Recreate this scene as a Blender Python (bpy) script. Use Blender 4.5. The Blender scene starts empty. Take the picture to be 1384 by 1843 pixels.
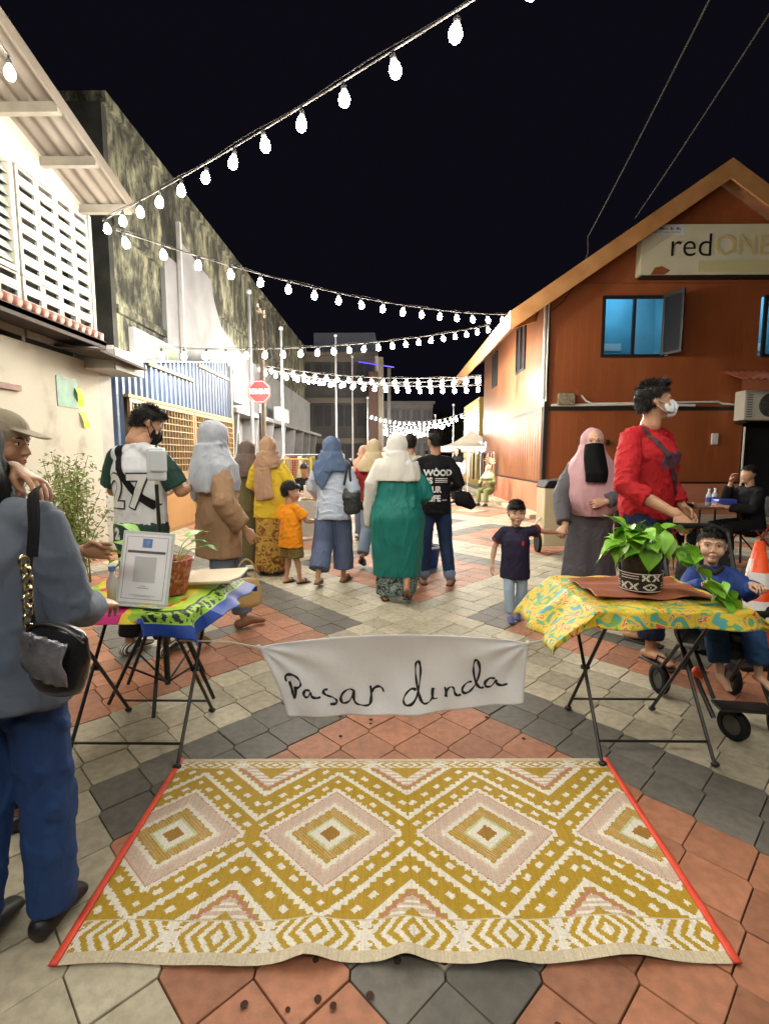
import bpy, bmesh, math, random
import numpy as np
from mathutils import Vector, Matrix, noise
from mathutils.bvhtree import BVHTree
random.seed(7); RNG = np.random.default_rng(7)
R = math.radians
scene = bpy.context.scene
C = scene.collection

# ------------------------------------------------------------------ camera
cam_d = bpy.data.cameras.new('camera'); cam = bpy.data.objects.new('camera', cam_d); C.objects.link(cam)
cam_d.sensor_fit = 'HORIZONTAL'; cam_d.sensor_width = 36.0; cam_d.lens = 36.0 * 920 / 1384
cam_d.clip_start = 0.05; cam_d.clip_end = 400
cam.location = (0, 0, 1.35)
cam.rotation_euler = (R(90 - 6.17), 0, R(0.685))
scene.camera = cam

# ------------------------------------------------------------------ night sky
world = bpy.data.worlds.new('World'); scene.world = world; world.use_nodes = True
wn = world.node_tree.nodes; wl = world.node_tree.links
bg = wn['Background']
sky = wn.new('ShaderNodeTexSky'); sky.sky_type = 'NISHITA'; sky.sun_disc = False
sky.sun_elevation = R(-6.0); sky.sun_rotation = R(200); sky.altitude = 0; sky.air_density = 1.0; sky.dust_density = 2.0
wl.new(sky.outputs[0], bg.inputs[0]); bg.inputs[1].default_value = 0.1
# faint city glow that the night sky itself gives back
bg2 = wn.new('ShaderNodeBackground'); bg2.inputs[0].default_value = (.0036, .0031, .0058, 1); bg2.inputs[1].default_value = 1.0
add = wn.new('ShaderNodeAddShader'); wl.new(bg.outputs[0], add.inputs[0]); wl.new(bg2.outputs[0], add.inputs[1]); wl.new(add.outputs[0], wn['World Output'].inputs[0])

# ------------------------------------------------------------------ render settings
scene.render.engine = 'CYCLES'
cy = scene.cycles
cy.use_denoising = True; cy.max_bounces = 6; cy.diffuse_bounces = 3; cy.glossy_bounces = 3
cy.transmission_bounces = 4; cy.transparent_max_bounces = 8
cy.sample_clamp_indirect = 4.0; cy.sample_clamp_direct = 0
cy.caustics_reflective = False; cy.caustics_refractive = False
cy.use_light_tree = True
vs = scene.view_settings
vs.view_transform = 'Standard'; vs.look = 'None'; vs.gamma = 1.0; vs.exposure = 0.12
BULB = 370.0        # radiance of a lit bulb

# ------------------------------------------------------------------ materials
MATS = {}
def mat(name, c1, c2=None, scale=6.0, rough=0.6, bump=0.0, bscale=60.0, metal=0.0, stretch=(1, 1, 1), spec=0.5,
        contrast=(0.35, 0.65), detail=4.0, coat=0.0, sheen=0.0, emit=None, estr=0.0, bdist=0.01):
    if name in MATS: return MATS[name]
    m = bpy.data.materials.new(name); m.use_nodes = True
    n = m.node_tree.nodes; l = m.node_tree.links; b = n['Principled BSDF']
    b.inputs['Roughness'].default_value = rough; b.inputs['Metallic'].default_value = metal
    b.inputs['Specular IOR Level'].default_value = spec
    b.inputs['Coat Weight'].default_value = coat
    b.inputs['Sheen Weight'].default_value = sheen
    b.inputs['Base Color'].default_value = (*c1, 1)
    if c2 is not None or bump:
        tc = n.new('ShaderNodeTexCoord'); mp = n.new('ShaderNodeMapping'); mp.inputs['Scale'].default_value = stretch
        l.new(tc.outputs['Object'], mp.inputs[0])
    if c2 is not None:
        t = n.new('ShaderNodeTexNoise'); t.inputs['Scale'].default_value = scale; t.inputs['Detail'].default_value = detail
        l.new(mp.outputs[0], t.inputs['Vector'])
        r = n.new('ShaderNodeValToRGB'); r.color_ramp.elements[0].position = contrast[0]; r.color_ramp.elements[1].position = contrast[1]
        r.color_ramp.elements[0].color = (*c1, 1); r.color_ramp.elements[1].color = (*c2, 1)
        l.new(t.outputs['Fac'], r.inputs[0]); l.new(r.outputs[0], b.inputs['Base Color'])
        mr = n.new('ShaderNodeMapRange'); mr.inputs['To Min'].default_value = max(0, rough - .12); mr.inputs['To Max'].default_value = min(1, rough + .12)
        l.new(t.outputs['Fac'], mr.inputs[0]); l.new(mr.outputs[0], b.inputs['Roughness'])
    if bump:
        t2 = n.new('ShaderNodeTexNoise'); t2.inputs['Scale'].default_value = bscale; t2.inputs['Detail'].default_value = 5.0
        l.new(mp.outputs[0], t2.inputs['Vector'])
        bp = n.new('ShaderNodeBump'); bp.inputs['Strength'].default_value = bump; bp.inputs['Distance'].default_value = bdist
        l.new(t2.outputs['Fac'], bp.inputs['Height']); l.new(bp.outputs[0], b.inputs['Normal'])
    if emit is not None:
        b.inputs['Emission Color'].default_value = (*emit, 1); b.inputs['Emission Strength'].default_value = estr
    MATS[name] = m
    return m
def nodes(m): return m.node_tree.nodes, m.node_tree.links, m.node_tree.nodes['Principled BSDF']
def attr_mat(name, rough=0.6, bump=0.0, bscale=200., attr='Col', spec=.4, dirt=0.0):
    m = mat(name, (.5, .5, .5), rough=rough, bump=bump, bscale=bscale, spec=spec)
    n, l, b = nodes(m)
    a = n.new('ShaderNodeAttribute'); a.attribute_name = attr
    if dirt:
        t = n.new('ShaderNodeTexNoise'); t.inputs['Scale'].default_value = 9; t.inputs['Detail'].default_value = 6
        mr = n.new('ShaderNodeMapRange'); mr.inputs[1].default_value = .3; mr.inputs[2].default_value = .7
        mr.inputs[3].default_value = 1 - dirt; mr.inputs[4].default_value = 1
        mx = n.new('ShaderNodeMix'); mx.data_type = 'RGBA'; mx.blend_type = 'MULTIPLY'; mx.inputs[0].default_value = 1
        l.new(t.outputs['Fac'], mr.inputs[0]); l.new(a.outputs['Color'], mx.inputs[6]); l.new(mr.outputs[0], mx.inputs[7])
        l.new(mx.outputs[2], b.inputs['Base Color'])
    else:
        l.new(a.outputs['Color'], b.inputs['Base Color'])
    return m
def ramp_mat(name, stops, tex='NOISE', scale=8., rough=.7, stretch=(1, 1, 1), bump=0., bscale=80., detail=5., distort=0., interp='LINEAR', metric=None):
    m = mat(name, (.5, .5, .5), rough=rough, bump=bump, bscale=bscale)
    n, l, b = nodes(m)
    tc = n.new('ShaderNodeTexCoord'); mp = n.new('ShaderNodeMapping'); mp.inputs['Scale'].default_value = stretch
    l.new(tc.outputs['Object'], mp.inputs[0])
    if tex == 'NOISE':
        t = n.new('ShaderNodeTexNoise'); t.inputs['Detail'].default_value = detail; t.inputs['Distortion'].default_value = distort; out = t.outputs['Fac']
    elif tex == 'VORONOI':
        t = n.new('ShaderNodeTexVoronoi'); out = t.outputs['Distance']
        if metric: t.distance = metric
    elif tex == 'CELL':
        t = n.new('ShaderNodeTexVoronoi'); s = n.new('ShaderNodeSeparateColor'); l.new(t.outputs['Color'], s.inputs[0]); out = s.outputs[0]
    elif tex == 'WAVE':
        t = n.new('ShaderNodeTexWave'); t.inputs['Distortion'].default_value = distort; t.inputs['Detail'].default_value = detail; out = t.outputs['Fac']
    t.inputs['Scale'].default_value = scale
    l.new(mp.outputs[0], t.inputs['Vector'])
    r = n.new('ShaderNodeValToRGB'); cr = r.color_ramp; cr.interpolation = interp
    while len(cr.elements) < len(stops): cr.elements.new(.5)
    for e, (p, c) in zip(cr.elements, stops): e.position = p; e.color = (*c, 1)
    l.new(out, r.inputs[0]); l.new(r.outputs[0], b.inputs['Base Color'])
    return m
def srgb(r, g, b):
    f = lambda v: ((v / 255 + .055) / 1.055) ** 2.4 if v > 10 else v / 255 / 12.92
    return (f(r), f(g), f(b))

# ------------------------------------------------------------------ mesh helpers
class MB:
    """collects simple shapes into one mesh"""
    def __init__(s): s.v = []; s.f = []; s.mi = []
    def add(s, vs, fs, mi=0):
        o = len(s.v); s.v += [tuple(x) for x in vs]; s.f += [tuple(i + o for i in f) for f in fs]; s.mi += [mi] * len(fs); return s
    def box(s, x0, x1, y0, y1, z0, z1, mi=0, M=None):
        v = [(x0, y0, z0), (x1, y0, z0), (x1, y1, z0), (x0, y1, z0), (x0, y0, z1), (x1, y0, z1), (x1, y1, z1), (x0, y1, z1)]
        if M is not None: v = [M @ Vector(p) for p in v]
        return s.add(v, [(0, 3, 2, 1), (4, 5, 6, 7), (0, 1, 5, 4), (1, 2, 6, 5), (2, 3, 7, 6), (3, 0, 4, 7)], mi)
    def poly(s, pts, mi=0): return s.add(pts, [tuple(range(len(pts)))], mi)
    def prism(s, pts, d, mi=0):
        n = len(pts); d = Vector(d); a = [Vector(p) for p in pts]; b = [p + d for p in a]
        fs = [tuple(range(n))[::-1], tuple(range(n, 2 * n))] + [(i, (i + 1) % n, n + (i + 1) % n, n + i) for i in range(n)]
        return s.add(a + b, fs, mi)
    def tube(s, pts, r, n=8, mi=0, cap=True, side=None, closed=False):
        pts = [Vector(p) for p in pts]; m = len(pts)
        rs = r if isinstance(r, (list, tuple)) else [r] * m
        prev = None; rings = []
        for i in range(m):
            if closed: t = pts[(i + 1) % m] - pts[i - 1]
            else: t = pts[min(i + 1, m - 1)] - pts[max(i - 1, 0)]
            t = t.normalized() if t.length > 1e-9 else Vector((0, 0, 1))
            if prev is None:
                h = Vector(side) if side else (Vector((1, 0, 0)) if abs(t.x) < .8 else Vector((0, 1, 0)))
            else: h = prev
            a = (h - t * h.dot(t)); a = a.normalized() if a.length > 1e-6 else t.orthogonal().normalized()
            prev = a; b = t.cross(a)
            ra, rb = rs[i] if isinstance(rs[i], (list, tuple)) else (rs[i], rs[i])
            rings.append([pts[i] + a * ra * math.cos(2 * math.pi * k / n) + b * rb * math.sin(2 * math.pi * k / n) for k in range(n)])
        v = [p for q in rings for p in q]; f = []
        for i in range(m - 1 + (1 if closed else 0)):
            j = (i + 1) % m
            f += [(i * n + k, i * n + (k + 1) % n, j * n + (k + 1) % n, j * n + k) for k in range(n)]
        if cap and not closed: f += [tuple(range(n))[::-1], tuple(range((m - 1) * n, m * n))]
        return s.add(v, f, mi)
    def lathe(s, prof, n=24, c=(0, 0, 0), mi=0, M=None, cap=True):
        v = []; f = []
        for r, z in prof:
            for k in range(n):
                a = 2 * math.pi * k / n; p = Vector((r * math.cos(a), r * math.sin(a), z))
                if M is not None: p = M @ p
                v.append(p + Vector(c))
        m = len(prof)
        for i in range(m - 1): f += [(i * n + k, i * n + (k + 1) % n, (i + 1) * n + (k + 1) % n, (i + 1) * n + k) for k in range(n)]
        if cap: f += [tuple(range(n))[::-1], tuple(range((m - 1) * n, m * n))]
        return s.add(v, f, mi)
    def sphere(s, c, r, nu=16, nv=10, mi=0):
        rx, ry, rz = r if isinstance(r, (tuple, list)) else (r, r, r)
        v = [(c[0], c[1], c[2] + rz)]; f = []
        for j in range(1, nv):
            p = math.pi * j / nv
            for k in range(nu):
                a = 2 * math.pi * k / nu
                v.append((c[0] + rx * math.sin(p) * math.cos(a), c[1] + ry * math.sin(p) * math.sin(a), c[2] + rz * math.cos(p)))
        v.append((c[0], c[1], c[2] - rz)); L = len(v) - 1
        for k in range(nu):
            f.append((0, 1 + k, 1 + (k + 1) % nu)); f.append((L, 1 + (nv - 2) * nu + (k + 1) % nu, 1 + (nv - 2) * nu + k))
        for j in range(nv - 2):
            f += [(1 + j * nu + k, 1 + (j + 1) * nu + k, 1 + (j + 1) * nu + (k + 1) % nu, 1 + j * nu + (k + 1) % nu) for k in range(nu)]
        return s.add(v, f, mi)
    def grid(s, P, mi=0, closed_u=False):
        """P[i][j] points"""
        a, b = len(P), len(P[0]); v = [p for q in P for p in q]
        f = [(i * b + j, i * b + (j + 1) % b, (i + 1) * b + (j + 1) % b, (i + 1) * b + j) for i in range(a - 1) for j in range(b - (0 if closed_u else 1))]
        return s.add(v, f, mi)
    def xf(s, M):
        s.v = [tuple(M @ Vector(p)) for p in s.v]; return s
    def join(s, o, M=None):
        return s.add([M @ Vector(p) for p in o.v] if M is not None else o.v, o.f)
    def mesh(s, name, smooth=False):
        me = bpy.data.meshes.new(name); me.from_pydata(s.v, [], s.f); me.update()
        if len(set(s.mi)) > 1: me.polygons.foreach_set('material_index', s.mi)
        if smooth: me.polygons.foreach_set('use_smooth', [True] * len(s.f))
        return me
    def build(s, name, m, parent=None, smooth=False, bevel=0, loc=None):
        return link(name, s.mesh(name, smooth), m, parent, bevel, loc)

def link(name, me, m=None, parent=None, bevel=0, loc=None):
    o = bpy.data.objects.new(name, me); C.objects.link(o)
    if m is not None:
        for q in (m if isinstance(m, (list, tuple)) else [m]): me.materials.append(q)
    if parent is not None: o.parent = parent
    if loc is not None: o.location = loc
    if bevel:
        b = o.modifiers.new('bevel', 'BEVEL'); b.width = bevel; b.segments = 2; b.limit_method = 'ANGLE'
    return o
def tag(o, label=None, cat=None, group=None, kind=None):
    if label: o['label'] = label
    if cat: o['category'] = cat
    if group: o['group'] = group
    if kind: o['kind'] = kind
    return o
def empty(name, label=None, cat=None, loc=(0, 0, 0), rz=0, group=None, kind=None):
    o = bpy.data.objects.new(name, None); C.objects.link(o); o.location = loc; o.rotation_euler = (0, 0, rz); o.empty_display_size = .1
    return tag(o, label, cat, group, kind)
def text_mesh(body, size=1.0, weight=0.0, extrude=0.0, align='CENTER', spacing=1.0):
    cu = bpy.data.curves.new('lettering', 'FONT'); cu.body = body; cu.size = size; cu.offset = weight; cu.extrude = extrude
    cu.align_x = align; cu.align_y = 'CENTER'; cu.space_character = spacing; cu.resolution_u = 4
    o = bpy.data.objects.new('lettering', cu); C.objects.link(o)
    dg = bpy.context.evaluated_depsgraph_get(); dg.update()
    me = bpy.data.meshes.new_from_object(o.evaluated_get(dg)); bpy.data.objects.remove(o); bpy.data.curves.remove(cu)
    me.name = 'lettering'; me.materials.clear()
    return me
def text_obj(body, M, m, parent=None, size=1.0, weight=0., extrude=.001, name='lettering', **k):
    me = text_mesh(body, size, weight, extrude, **k); me.transform(M); return link(name, me, m, parent)
def smooth(me): me.polygons.foreach_set('use_smooth', [True] * len(me.polygons)); return me
def frame_M(o, ex, ey):
    """matrix with x axis ex, y axis ey, z = ex x ey, origin o"""
    ex = Vector(ex).normalized(); ey = Vector(ey).normalized(); ez = ex.cross(ey)
    M = Matrix((ex, ey, ez)).transposed().to_4x4(); M.translation = Vector(o); return M
# ================================================================== THE GROUND
m_joint = mat('joint_sand', (.035, .03, .024), (.07, .06, .05), scale=9, rough=.95, bump=.3)
def paver_mat(name, c1, c2):
    m = mat(name, c1, c2, scale=2.2, rough=.62, bump=.35, bscale=140, contrast=(.25, .75), detail=8, bdist=.004)
    n, l, b = nodes(m)
    # each piece keeps its own tone; dark speckle of grime lies over all of them
    oi = n.new('ShaderNodeAttribute'); oi.attribute_name = 'tone'
    tc = n.new('ShaderNodeTexCoord')
    t = n.new('ShaderNodeTexNoise'); t.inputs['Scale'].default_value = 26; t.inputs['Detail'].default_value = 8
    geo = n.new('ShaderNodeNewGeometry'); l.new(geo.outputs['Position'], t.inputs['Vector'])
    mr = n.new('ShaderNodeMapRange'); mr.inputs[1].default_value = .36; mr.inputs[2].default_value = .62; mr.inputs[3].default_value = .80; mr.inputs[4].default_value = 1.05
    l.new(t.outputs['Fac'], mr.inputs[0])
    mu = n.new('ShaderNodeMath'); mu.operation = 'MULTIPLY'; l.new(mr.outputs[0], mu.inputs[0]); l.new(oi.outputs['Fac'], mu.inputs[1])
    mx = n.new('ShaderNodeMix'); mx.data_type = 'RGBA'; mx.blend_type = 'MULTIPLY'; mx.inputs[0].default_value = 1
    t3 = n.new('ShaderNodeTexNoise'); t3.inputs['Scale'].default_value = 1.7; t3.inputs['Detail'].default_value = 9; t3.inputs['Roughness'].default_value = .65; l.new(geo.outputs['Position'], t3.inputs['Vector'])
    m3 = n.new('ShaderNodeMapRange'); m3.inputs[1].default_value = .35; m3.inputs[2].default_value = .62; m3.inputs[3].default_value = .82; m3.inputs[4].default_value = 1.06; l.new(t3.outputs['Fac'], m3.inputs[0])
    mu3 = n.new('ShaderNodeMath'); mu3.operation = 'MULTIPLY'; l.new(mu.outputs[0], mu3.inputs[0]); l.new(m3.outputs[0], mu3.inputs[1]); mu = mu3
    old = b.inputs['Base Color'].links[0].from_socket
    l.new(old, mx.inputs[6]); l.new(mu.outputs[0], mx.inputs[7]); l.new(mx.outputs[2], b.inputs['Base Color'])
    return m
PAVE = [paver_mat('paver_red', (.37, .15, .08), (.46, .20, .115)),
        paver_mat('paver_grey', (.115, .106, .093), (.165, .153, .132)),
        paver_mat('paver_sand', (.41, .365, .265), (.52, .47, .355))]
ground = MB().poly([(-60, -12, -.022), (60, -12, -.022), (60, 150, -.022), (-60, 150, -.022)]).build('ground', m_joint)
tag(ground, kind='structure')
HB, HC, HA = .125, .0125, .1375
def hexpts(x, y, inset, z, jit=0):
    k = 1 - inset / HB
    return [(x, y + HA * k, z), (x - HB * k, y + HC * k, z), (x - HB * k, y - HC * k, z), (x, y - HA * k, z), (x + HB * k, y - HC * k, z), (x + HB * k, y + HC * k, z)]
def paver_colour(x, y):
    u = x / .25 + y / .3; v = y / .3 - x / .25
    bu = (u - 12.45) % 15.0; bv = (v - 11.45) % 15.0
    if bu < 3.75 or bv < 3.45: return 2
    if bu > 13.0 or bv > 13.0: return 1
    cu, cv = bu - 8.4, bv - 8.4
    if max(abs(cu), abs(cv)) < 1.6: return 2
    if max(abs(cu), abs(cv)) < 2.6 and (cu < -1.5 or cv < -1.5): return 1
    return 0
def paver_geo(mb, x, y, rr, mi=0, at=(0, 0, 0)):
    z = rr.uniform(-.0018, .0018); tx = rr.uniform(-.008, .008); ty = rr.uniform(-.008, .008)
    top = hexpts(0, 0, .0045, 0); mid = hexpts(0, 0, .0024, -.0022); bot = hexpts(0, 0, .0024, -.02)
    f = lambda p: (p[0] + at[0], p[1] + at[1], p[2] + z + p[0] * tx + p[1] * ty)
    v = [f(p) for p in top + mid + bot]
    fs = [(0, 1, 2, 3, 4, 5)] + [(i, 6 + i, 6 + (i + 1) % 6, (i + 1) % 6) for i in range(6)] + [(6 + i, 12 + i, 12 + (i + 1) % 6, 6 + (i + 1) % 6) for i in range(6)]
    mb.add(v, fs, mi)
rr = random.Random(3)
cells = []
for j in range(4, 190):
    y = j * .15
    for i in range(-34, 34):
        x = .02 + i * .25 + (.125 if j % 2 else 0)
        if x < -3.98 or x > 3.05 and y > 11.2 or x > 8.3: continue
        if abs(x) > .86 * y + .5: continue
        cells.append((x, y))
def seen_size(c): return (c[1] + .35) * (1 + .12 * abs(c[0]) / c[1])
def under_mat(c): return abs(c[0] - .02) < .8 and 1.33 < c[1] < 2.03
cells.sort(key=seen_size)
vis = [c for c in cells if not under_mat(c) and abs(c[0]) < .79 * c[1] + .1 and c[1] > .93]
near = set(vis[:300]); shapes = []
for k in range(5):
    mb = MB(); paver_geo(mb, 0, 0, rr); shapes.append(mb)
variants = {}
for c in near:
    ci = paver_colour(*c); k = rr.randrange(5); tn = rr.randrange(5)
    key = (ci, k, tn)
    if key not in variants:
        me = shapes[k].mesh('paver'); me.materials.append(PAVE[ci])
        a = me.attributes.new('tone', 'FLOAT', 'FACE'); a.data.foreach_set('value', [.80 + .09 * tn] * len(me.polygons))
        variants[key] = me
    o = bpy.data.objects.new('paver', variants[key]); C.objects.link(o); o.parent = ground; o.location = (c[0], c[1], 0)
rest = MB(); tones = []
for c in cells:
    if c in near: continue
    n0 = len(rest.f); paver_geo(rest, 0, 0, rr, paver_colour(*c), at=(c[0], c[1], 0)); tones += [.80 + .09 * rr.randrange(5)] * (len(rest.f) - n0)
me = rest.mesh('paving'); a = me.attributes.new('tone', 'FLOAT', 'FACE'); a.data.foreach_set('value', tones)
o = link('paving', me, PAVE, ground); o['kind'] = 'stuff'
# far paving, too fine to see the pieces
m_far = ramp_mat('paving_far', [(.0, (.30, .13, .07)), (.35, (.30, .13, .07)), (.42, (.12, .11, .095)), (.5, (.34, .3, .22)), (1, (.34, .3, .22))], tex='WAVE', scale=.35, rough=.65, distort=1.5, detail=1)
tag(MB().poly([(-30, 28.4, -.004), (30, 28.4, -.004), (30, 140, -.004), (-30, 140, -.004)]).build('street', m_far), kind='structure')
# spilled blots on the pavers in front of the mat
m_blot = mat('blot', (.07, .04, .03), rough=1.0, spec=.0)
stains = empty('pavement_stain', 'dark gum and drip stains on the red pavers in front of the mat', 'stain')
for (x, y, r) in [(x_, y_, r_ * .75) for (x_, y_, r_) in [(-.36, 1.12, .012), (-.18, 1.135, .012), (-.14, 1.12, .011), (-.05, 1.145, .013), (.02, 1.235, .014), (.145, 1.235, .014), (-.2, 1.235, .011), (.4, 1.08, .012), (-.25, 1.11, .008),
                  (-.26, 2.53, .014), (-.1, 2.5, .013), (-.1, 2.46, .010), (.5, 2.53, .013), (.64, 2.33, .013), (-.24, 2.34, .012), (.05, 2.58, .01)]]:
    mb = MB(); k = 14; mb.poly([(x + r * math.cos(2 * math.pi * i / k) * (1 + .12 * rr.random()), y + r * 1.1 * math.sin(2 * math.pi * i / k) * (1 + .12 * rr.random()), .0042) for i in range(k)])
    mb.build('blot', m_blot, stains)

# kerb and raised walkway along the timber building
m_kerb = mat('kerb_concrete', (.42, .33, .22), (.55, .45, .32), scale=3, rough=.8, bump=.3)
tag(MB().box(3.02, 3.34, 11.1, 24, -.05, .10).build('kerb', m_kerb, bevel=.02), kind='structure')
m_apron = mat('apron_concrete', (.30, .26, .21), (.40, .35, .29), scale=2, rough=.8, bump=.3)
tag(MB().box(3.345, 9.5, 10.4, 11.40, -.05, .08).build('pavement', m_apron, bevel=.02), kind='structure')

# ================================================================== LEFT: HOUSE WITH VENT BLOCKS
m_plaster = ramp_mat('old_white_plaster', [(.25, (.30, .265, .205)), (.42, (.48, .445, .365)), (1, (.54, .505, .42))], scale=2.3, rough=.85, bump=.25, bscale=35, detail=9)
m_white = mat('white_paint', (.31, .30, .27), (.36, .35, .32), scale=4, rough=.7, bump=.15, bscale=60)
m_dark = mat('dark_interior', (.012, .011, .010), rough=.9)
house = empty('vent_block_house', 'cream two-storey house with rows of slotted vent blocks and rusty corrugated eave', 'house', (-4, 5, 0))
def hp(mb, name, m, **k):      # part placed in world coordinates under the house
    mb.xf(Matrix.Translation((4, -5, 0))); return mb.build(name, m, house, **k)
hp(MB().box(-4.3, -4.0, 1.5, 7.12, -.05, 2.60), 'lower_wall', m_plaster)
hp(MB().box(-4.3, -4.0, 7.121, 7.42, -.05, 2.55), 'pillar', m_white)
hp(MB().prism([(-4.0, 1.5, 4.52), (-4.0, 7.12, 4.52), (-4.0, 7.12, 4.70), (-4.0, 1.5, 6.05)], (-.3, 0, 0)), 'gable_wall', m_plaster)
hp(MB().box(-4.3, -4.0, 1.5, 4.30, 2.6, 4.52), 'plain_wall', m_plaster)
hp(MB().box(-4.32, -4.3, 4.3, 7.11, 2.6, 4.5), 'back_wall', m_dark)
hp(MB().box(-4.3, -4.02, 5.70, 5.745, 2.6, 4.45).box(-4.3, -3.985, 7.06, 7.12, 2.6, 4.52).box(-4.3, -4.01, 4.3, 7.06, 4.47, 4.52), 'mullion', m_white)
# vent blocks: one shared mesh, each block its own piece
bw, bh = .326, .163
mb = MB(); x1, x0 = 0, -.028
oy0, oy1, oz0, oz1 = .004, bw - .004, .003, bh - .003
sy0, sy1, sz0, sz1 = .045, bw - .042, .078, .140
O = [(oy0, oz0), (oy1, oz0), (oy1, oz1), (oy0, oz1)]; I = [(sy0, sz0), (sy1, sz0), (sy1, sz1), (sy0, sz1)]
mb.v = [(x1, a, b) for a, b in O] + [(x1, a, b) for a, b in I] + [(x0, a, b) for a, b in O] + [(x0, a, b) for a, b in I]
for i in range(4):
    j = (i + 1) % 4
    mb.f += [(i, j, 4 + j, 4 + i), (4 + i, 4 + j, 12 + j, 12 + i), (i, 8 + i, 8 + j, j)]
mb.mi = [0] * len(mb.f)
vme = mb.mesh('vent_block'); vme.materials.append(m_white)
def vent(y, z):
    o = bpy.data.objects.new('vent_block', vme); C.objects.link(o); o.parent = house; o.location = (-4.0 + 4 + random.uniform(-.003, .003), y - 5, z)
for c in range(4):
    for r_ in range(11): vent(5.75 + c * bw, 2.66 + r_ * bh)
for c in range(4):
    for r_ in range(4): vent(4.392 + c * bw, 2.66 + r_ * bh)
# louvre window
m_frame = mat('window_frame_cream', (.6, .58, .5), rough=.6)
m_louvre = mat('louvre_glass', (.32, .36, .33), (.42, .45, .42), scale=3, rough=.25)
w = hp(MB().box(-4.06, -3.985, 4.31, 4.36, 3.32, 4.46).box(-4.06, -3.985, 5.64, 5.69, 3.32, 4.46).box(-4.06, -3.985, 4.36, 5.64, 3.32, 3.37).box(-4.06, -3.985, 4.36, 5.64, 4.41, 4.46).box(-4.06, -3.99, 4.98, 5.01, 3.37, 4.41), 'window_frame', m_frame)
for k in range(9):
    z = 3.40 + k * .112
    M = Matrix.Translation((-4.03 + 4, 5.0 - 5, z + .05)) @ Matrix.Rotation(R(-28), 4, 'Y')
    b = MB().box(-.004, .004, -.63, .63, -.055, .055); b.xf(M); b.build('louvre_blade', m_louvre, w)
# roof: corrugated sheet falling away from the camera, with purlins and barge edge
m_rusty = ramp_mat('rusty_corrugated', [(.2, (.10, .072, .055)), (.5, (.19, .16, .13)), (1, (.24, .215, .185))], scale=2.0, rough=.6, stretch=(3, .4, 1), detail=6)
m_beam = mat('weathered_beam', (.27, .245, .20), (.20, .18, .15), scale=4, rough=.8, bump=.2)
def roof_z(y): return 4.60 + (6.95 - y) * .245
P = []
for iy in range(2):
    y = [1.2, 6.98][iy]; row = []
    for k in range(131):
        x = -4.9 + 1.56 * k / 130; row.append((x, y, roof_z(y) + .022 * math.sin(x * 2 * math.pi / .16)))
    P.append(row)
rf = hp(MB().grid(P), 'roof_sheet', m_rusty, smooth=True)
for y in (2.2, 3.5, 4.6, 5.55, 6.2, 6.93):
    z = roof_z(y) - .03
    b = MB().box(-4.9, -3.36, y - .035, y + .035, z - .10, z - .002); b.xf(Matrix.Translation((4, -5, 0))); b.build('purlin', m_beam, house)
b = MB().prism([(-3.335, 1.2, roof_z(1.2) - .09), (-3.335, 6.98, roof_z(6.98) - .09), (-3.335, 6.98, roof_z(6.98) + .04), (-3.335, 1.2, roof_z(1.2) + .04)], (-.02, 0, 0))
hp(b, 'barge_board', m_rusty)
# little tiled awning over the lower wall
m_tile = ramp_mat('brown_roof_tile', [(.2, (.10, .03, .02)), (.6, (.22, .07, .04)), (1, (.30, .11, .07))], scale=5, rough=.55, bump=.3)
aw = hp(MB().prism([(-4.0, 4.0, 3.0), (-4.0, 6.6, 3.0), (-3.62, 6.6, 2.82), (-3.62, 4.0, 2.82)], (0, 0, -.02)), 'awning_roof', m_tile)
tl = MB().tube([(-.012, 0, 0), (.19, 0, -.09), (.40, 0, -.185)], [.062, .066, .07], n=10); tme = tl.mesh('roof_tile', True); tme.materials.append(m_tile)
for k in range(20):
    o = bpy.data.objects.new('roof_tile', tme); C.objects.link(o); o.parent = aw; o.location = (0, -.96 + k * .129, 3.0)
hp(MB().box(-4.0, -3.60, 4.0, 6.62, 2.74, 2.79).box(-3.63, -3.60, 4.0, 6.62, 2.70, 2.80), 'awning_beam', mat('dark_timber', (.03, .02, .016), (.06, .04, .03), scale=6, rough=.8))
hp(MB().prism([(-4.0, 6.2, 2.66), (-3.45, 6.2, 2.60), (-3.45, 7.38, 2.56), (-4.0, 7.38, 2.62)], (0, 0, .03)), 'gutter_sheet', MATS['dark_timber'])
hp(MB().box(-4.0, -3.96, 4.2, 5.55, 2.05, 2.11), 'rusty_ledge', m_tile)
m_green = ramp_mat('green_board', [(.3, (.01, .09, .04)), (.7, (.02, .22, .10))], scale=7, rough=.5)
gw = hp(MB().box(-4.02, -3.992, 6.19, 6.60, 1.96, 2.32), 'window_board', m_green)
m_lime = mat('lime_cloth', (.55, .75, .02), (.62, .8, .08), scale=5, rough=.7)
P = [[(-3.985 + 4 + .02 * math.sin(i * 1.3), 6.53 + .12 * j + .02 * i - 5, 2.22 - .07 * i) for j in range(2)] for i in range(8)]
MB().grid(P).build('lime_strip', m_lime, house)
# signboard box by the corner
m_grey = mat('grey_sheet_metal', (.42, .40, .40), (.5, .48, .47), scale=3, rough=.5, bump=.1)
sb = empty('sign_box', 'blank grey metal sign box on the corner above the blue shed', 'sign box', (-3.75, 7.0, 2.50))
MB().box(-.36, .14, -.2, .55, 0, .26).build('case', m_grey, sb, bevel=.01)
MB().box(.141, .165, -.21, .56, -.012, .272).build('rim', m_white, sb)
for y in (-.05, .35): MB().box(-.3, .05, y, y + .03, .261, .33).build('bracket', m_grey, sb)

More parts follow.
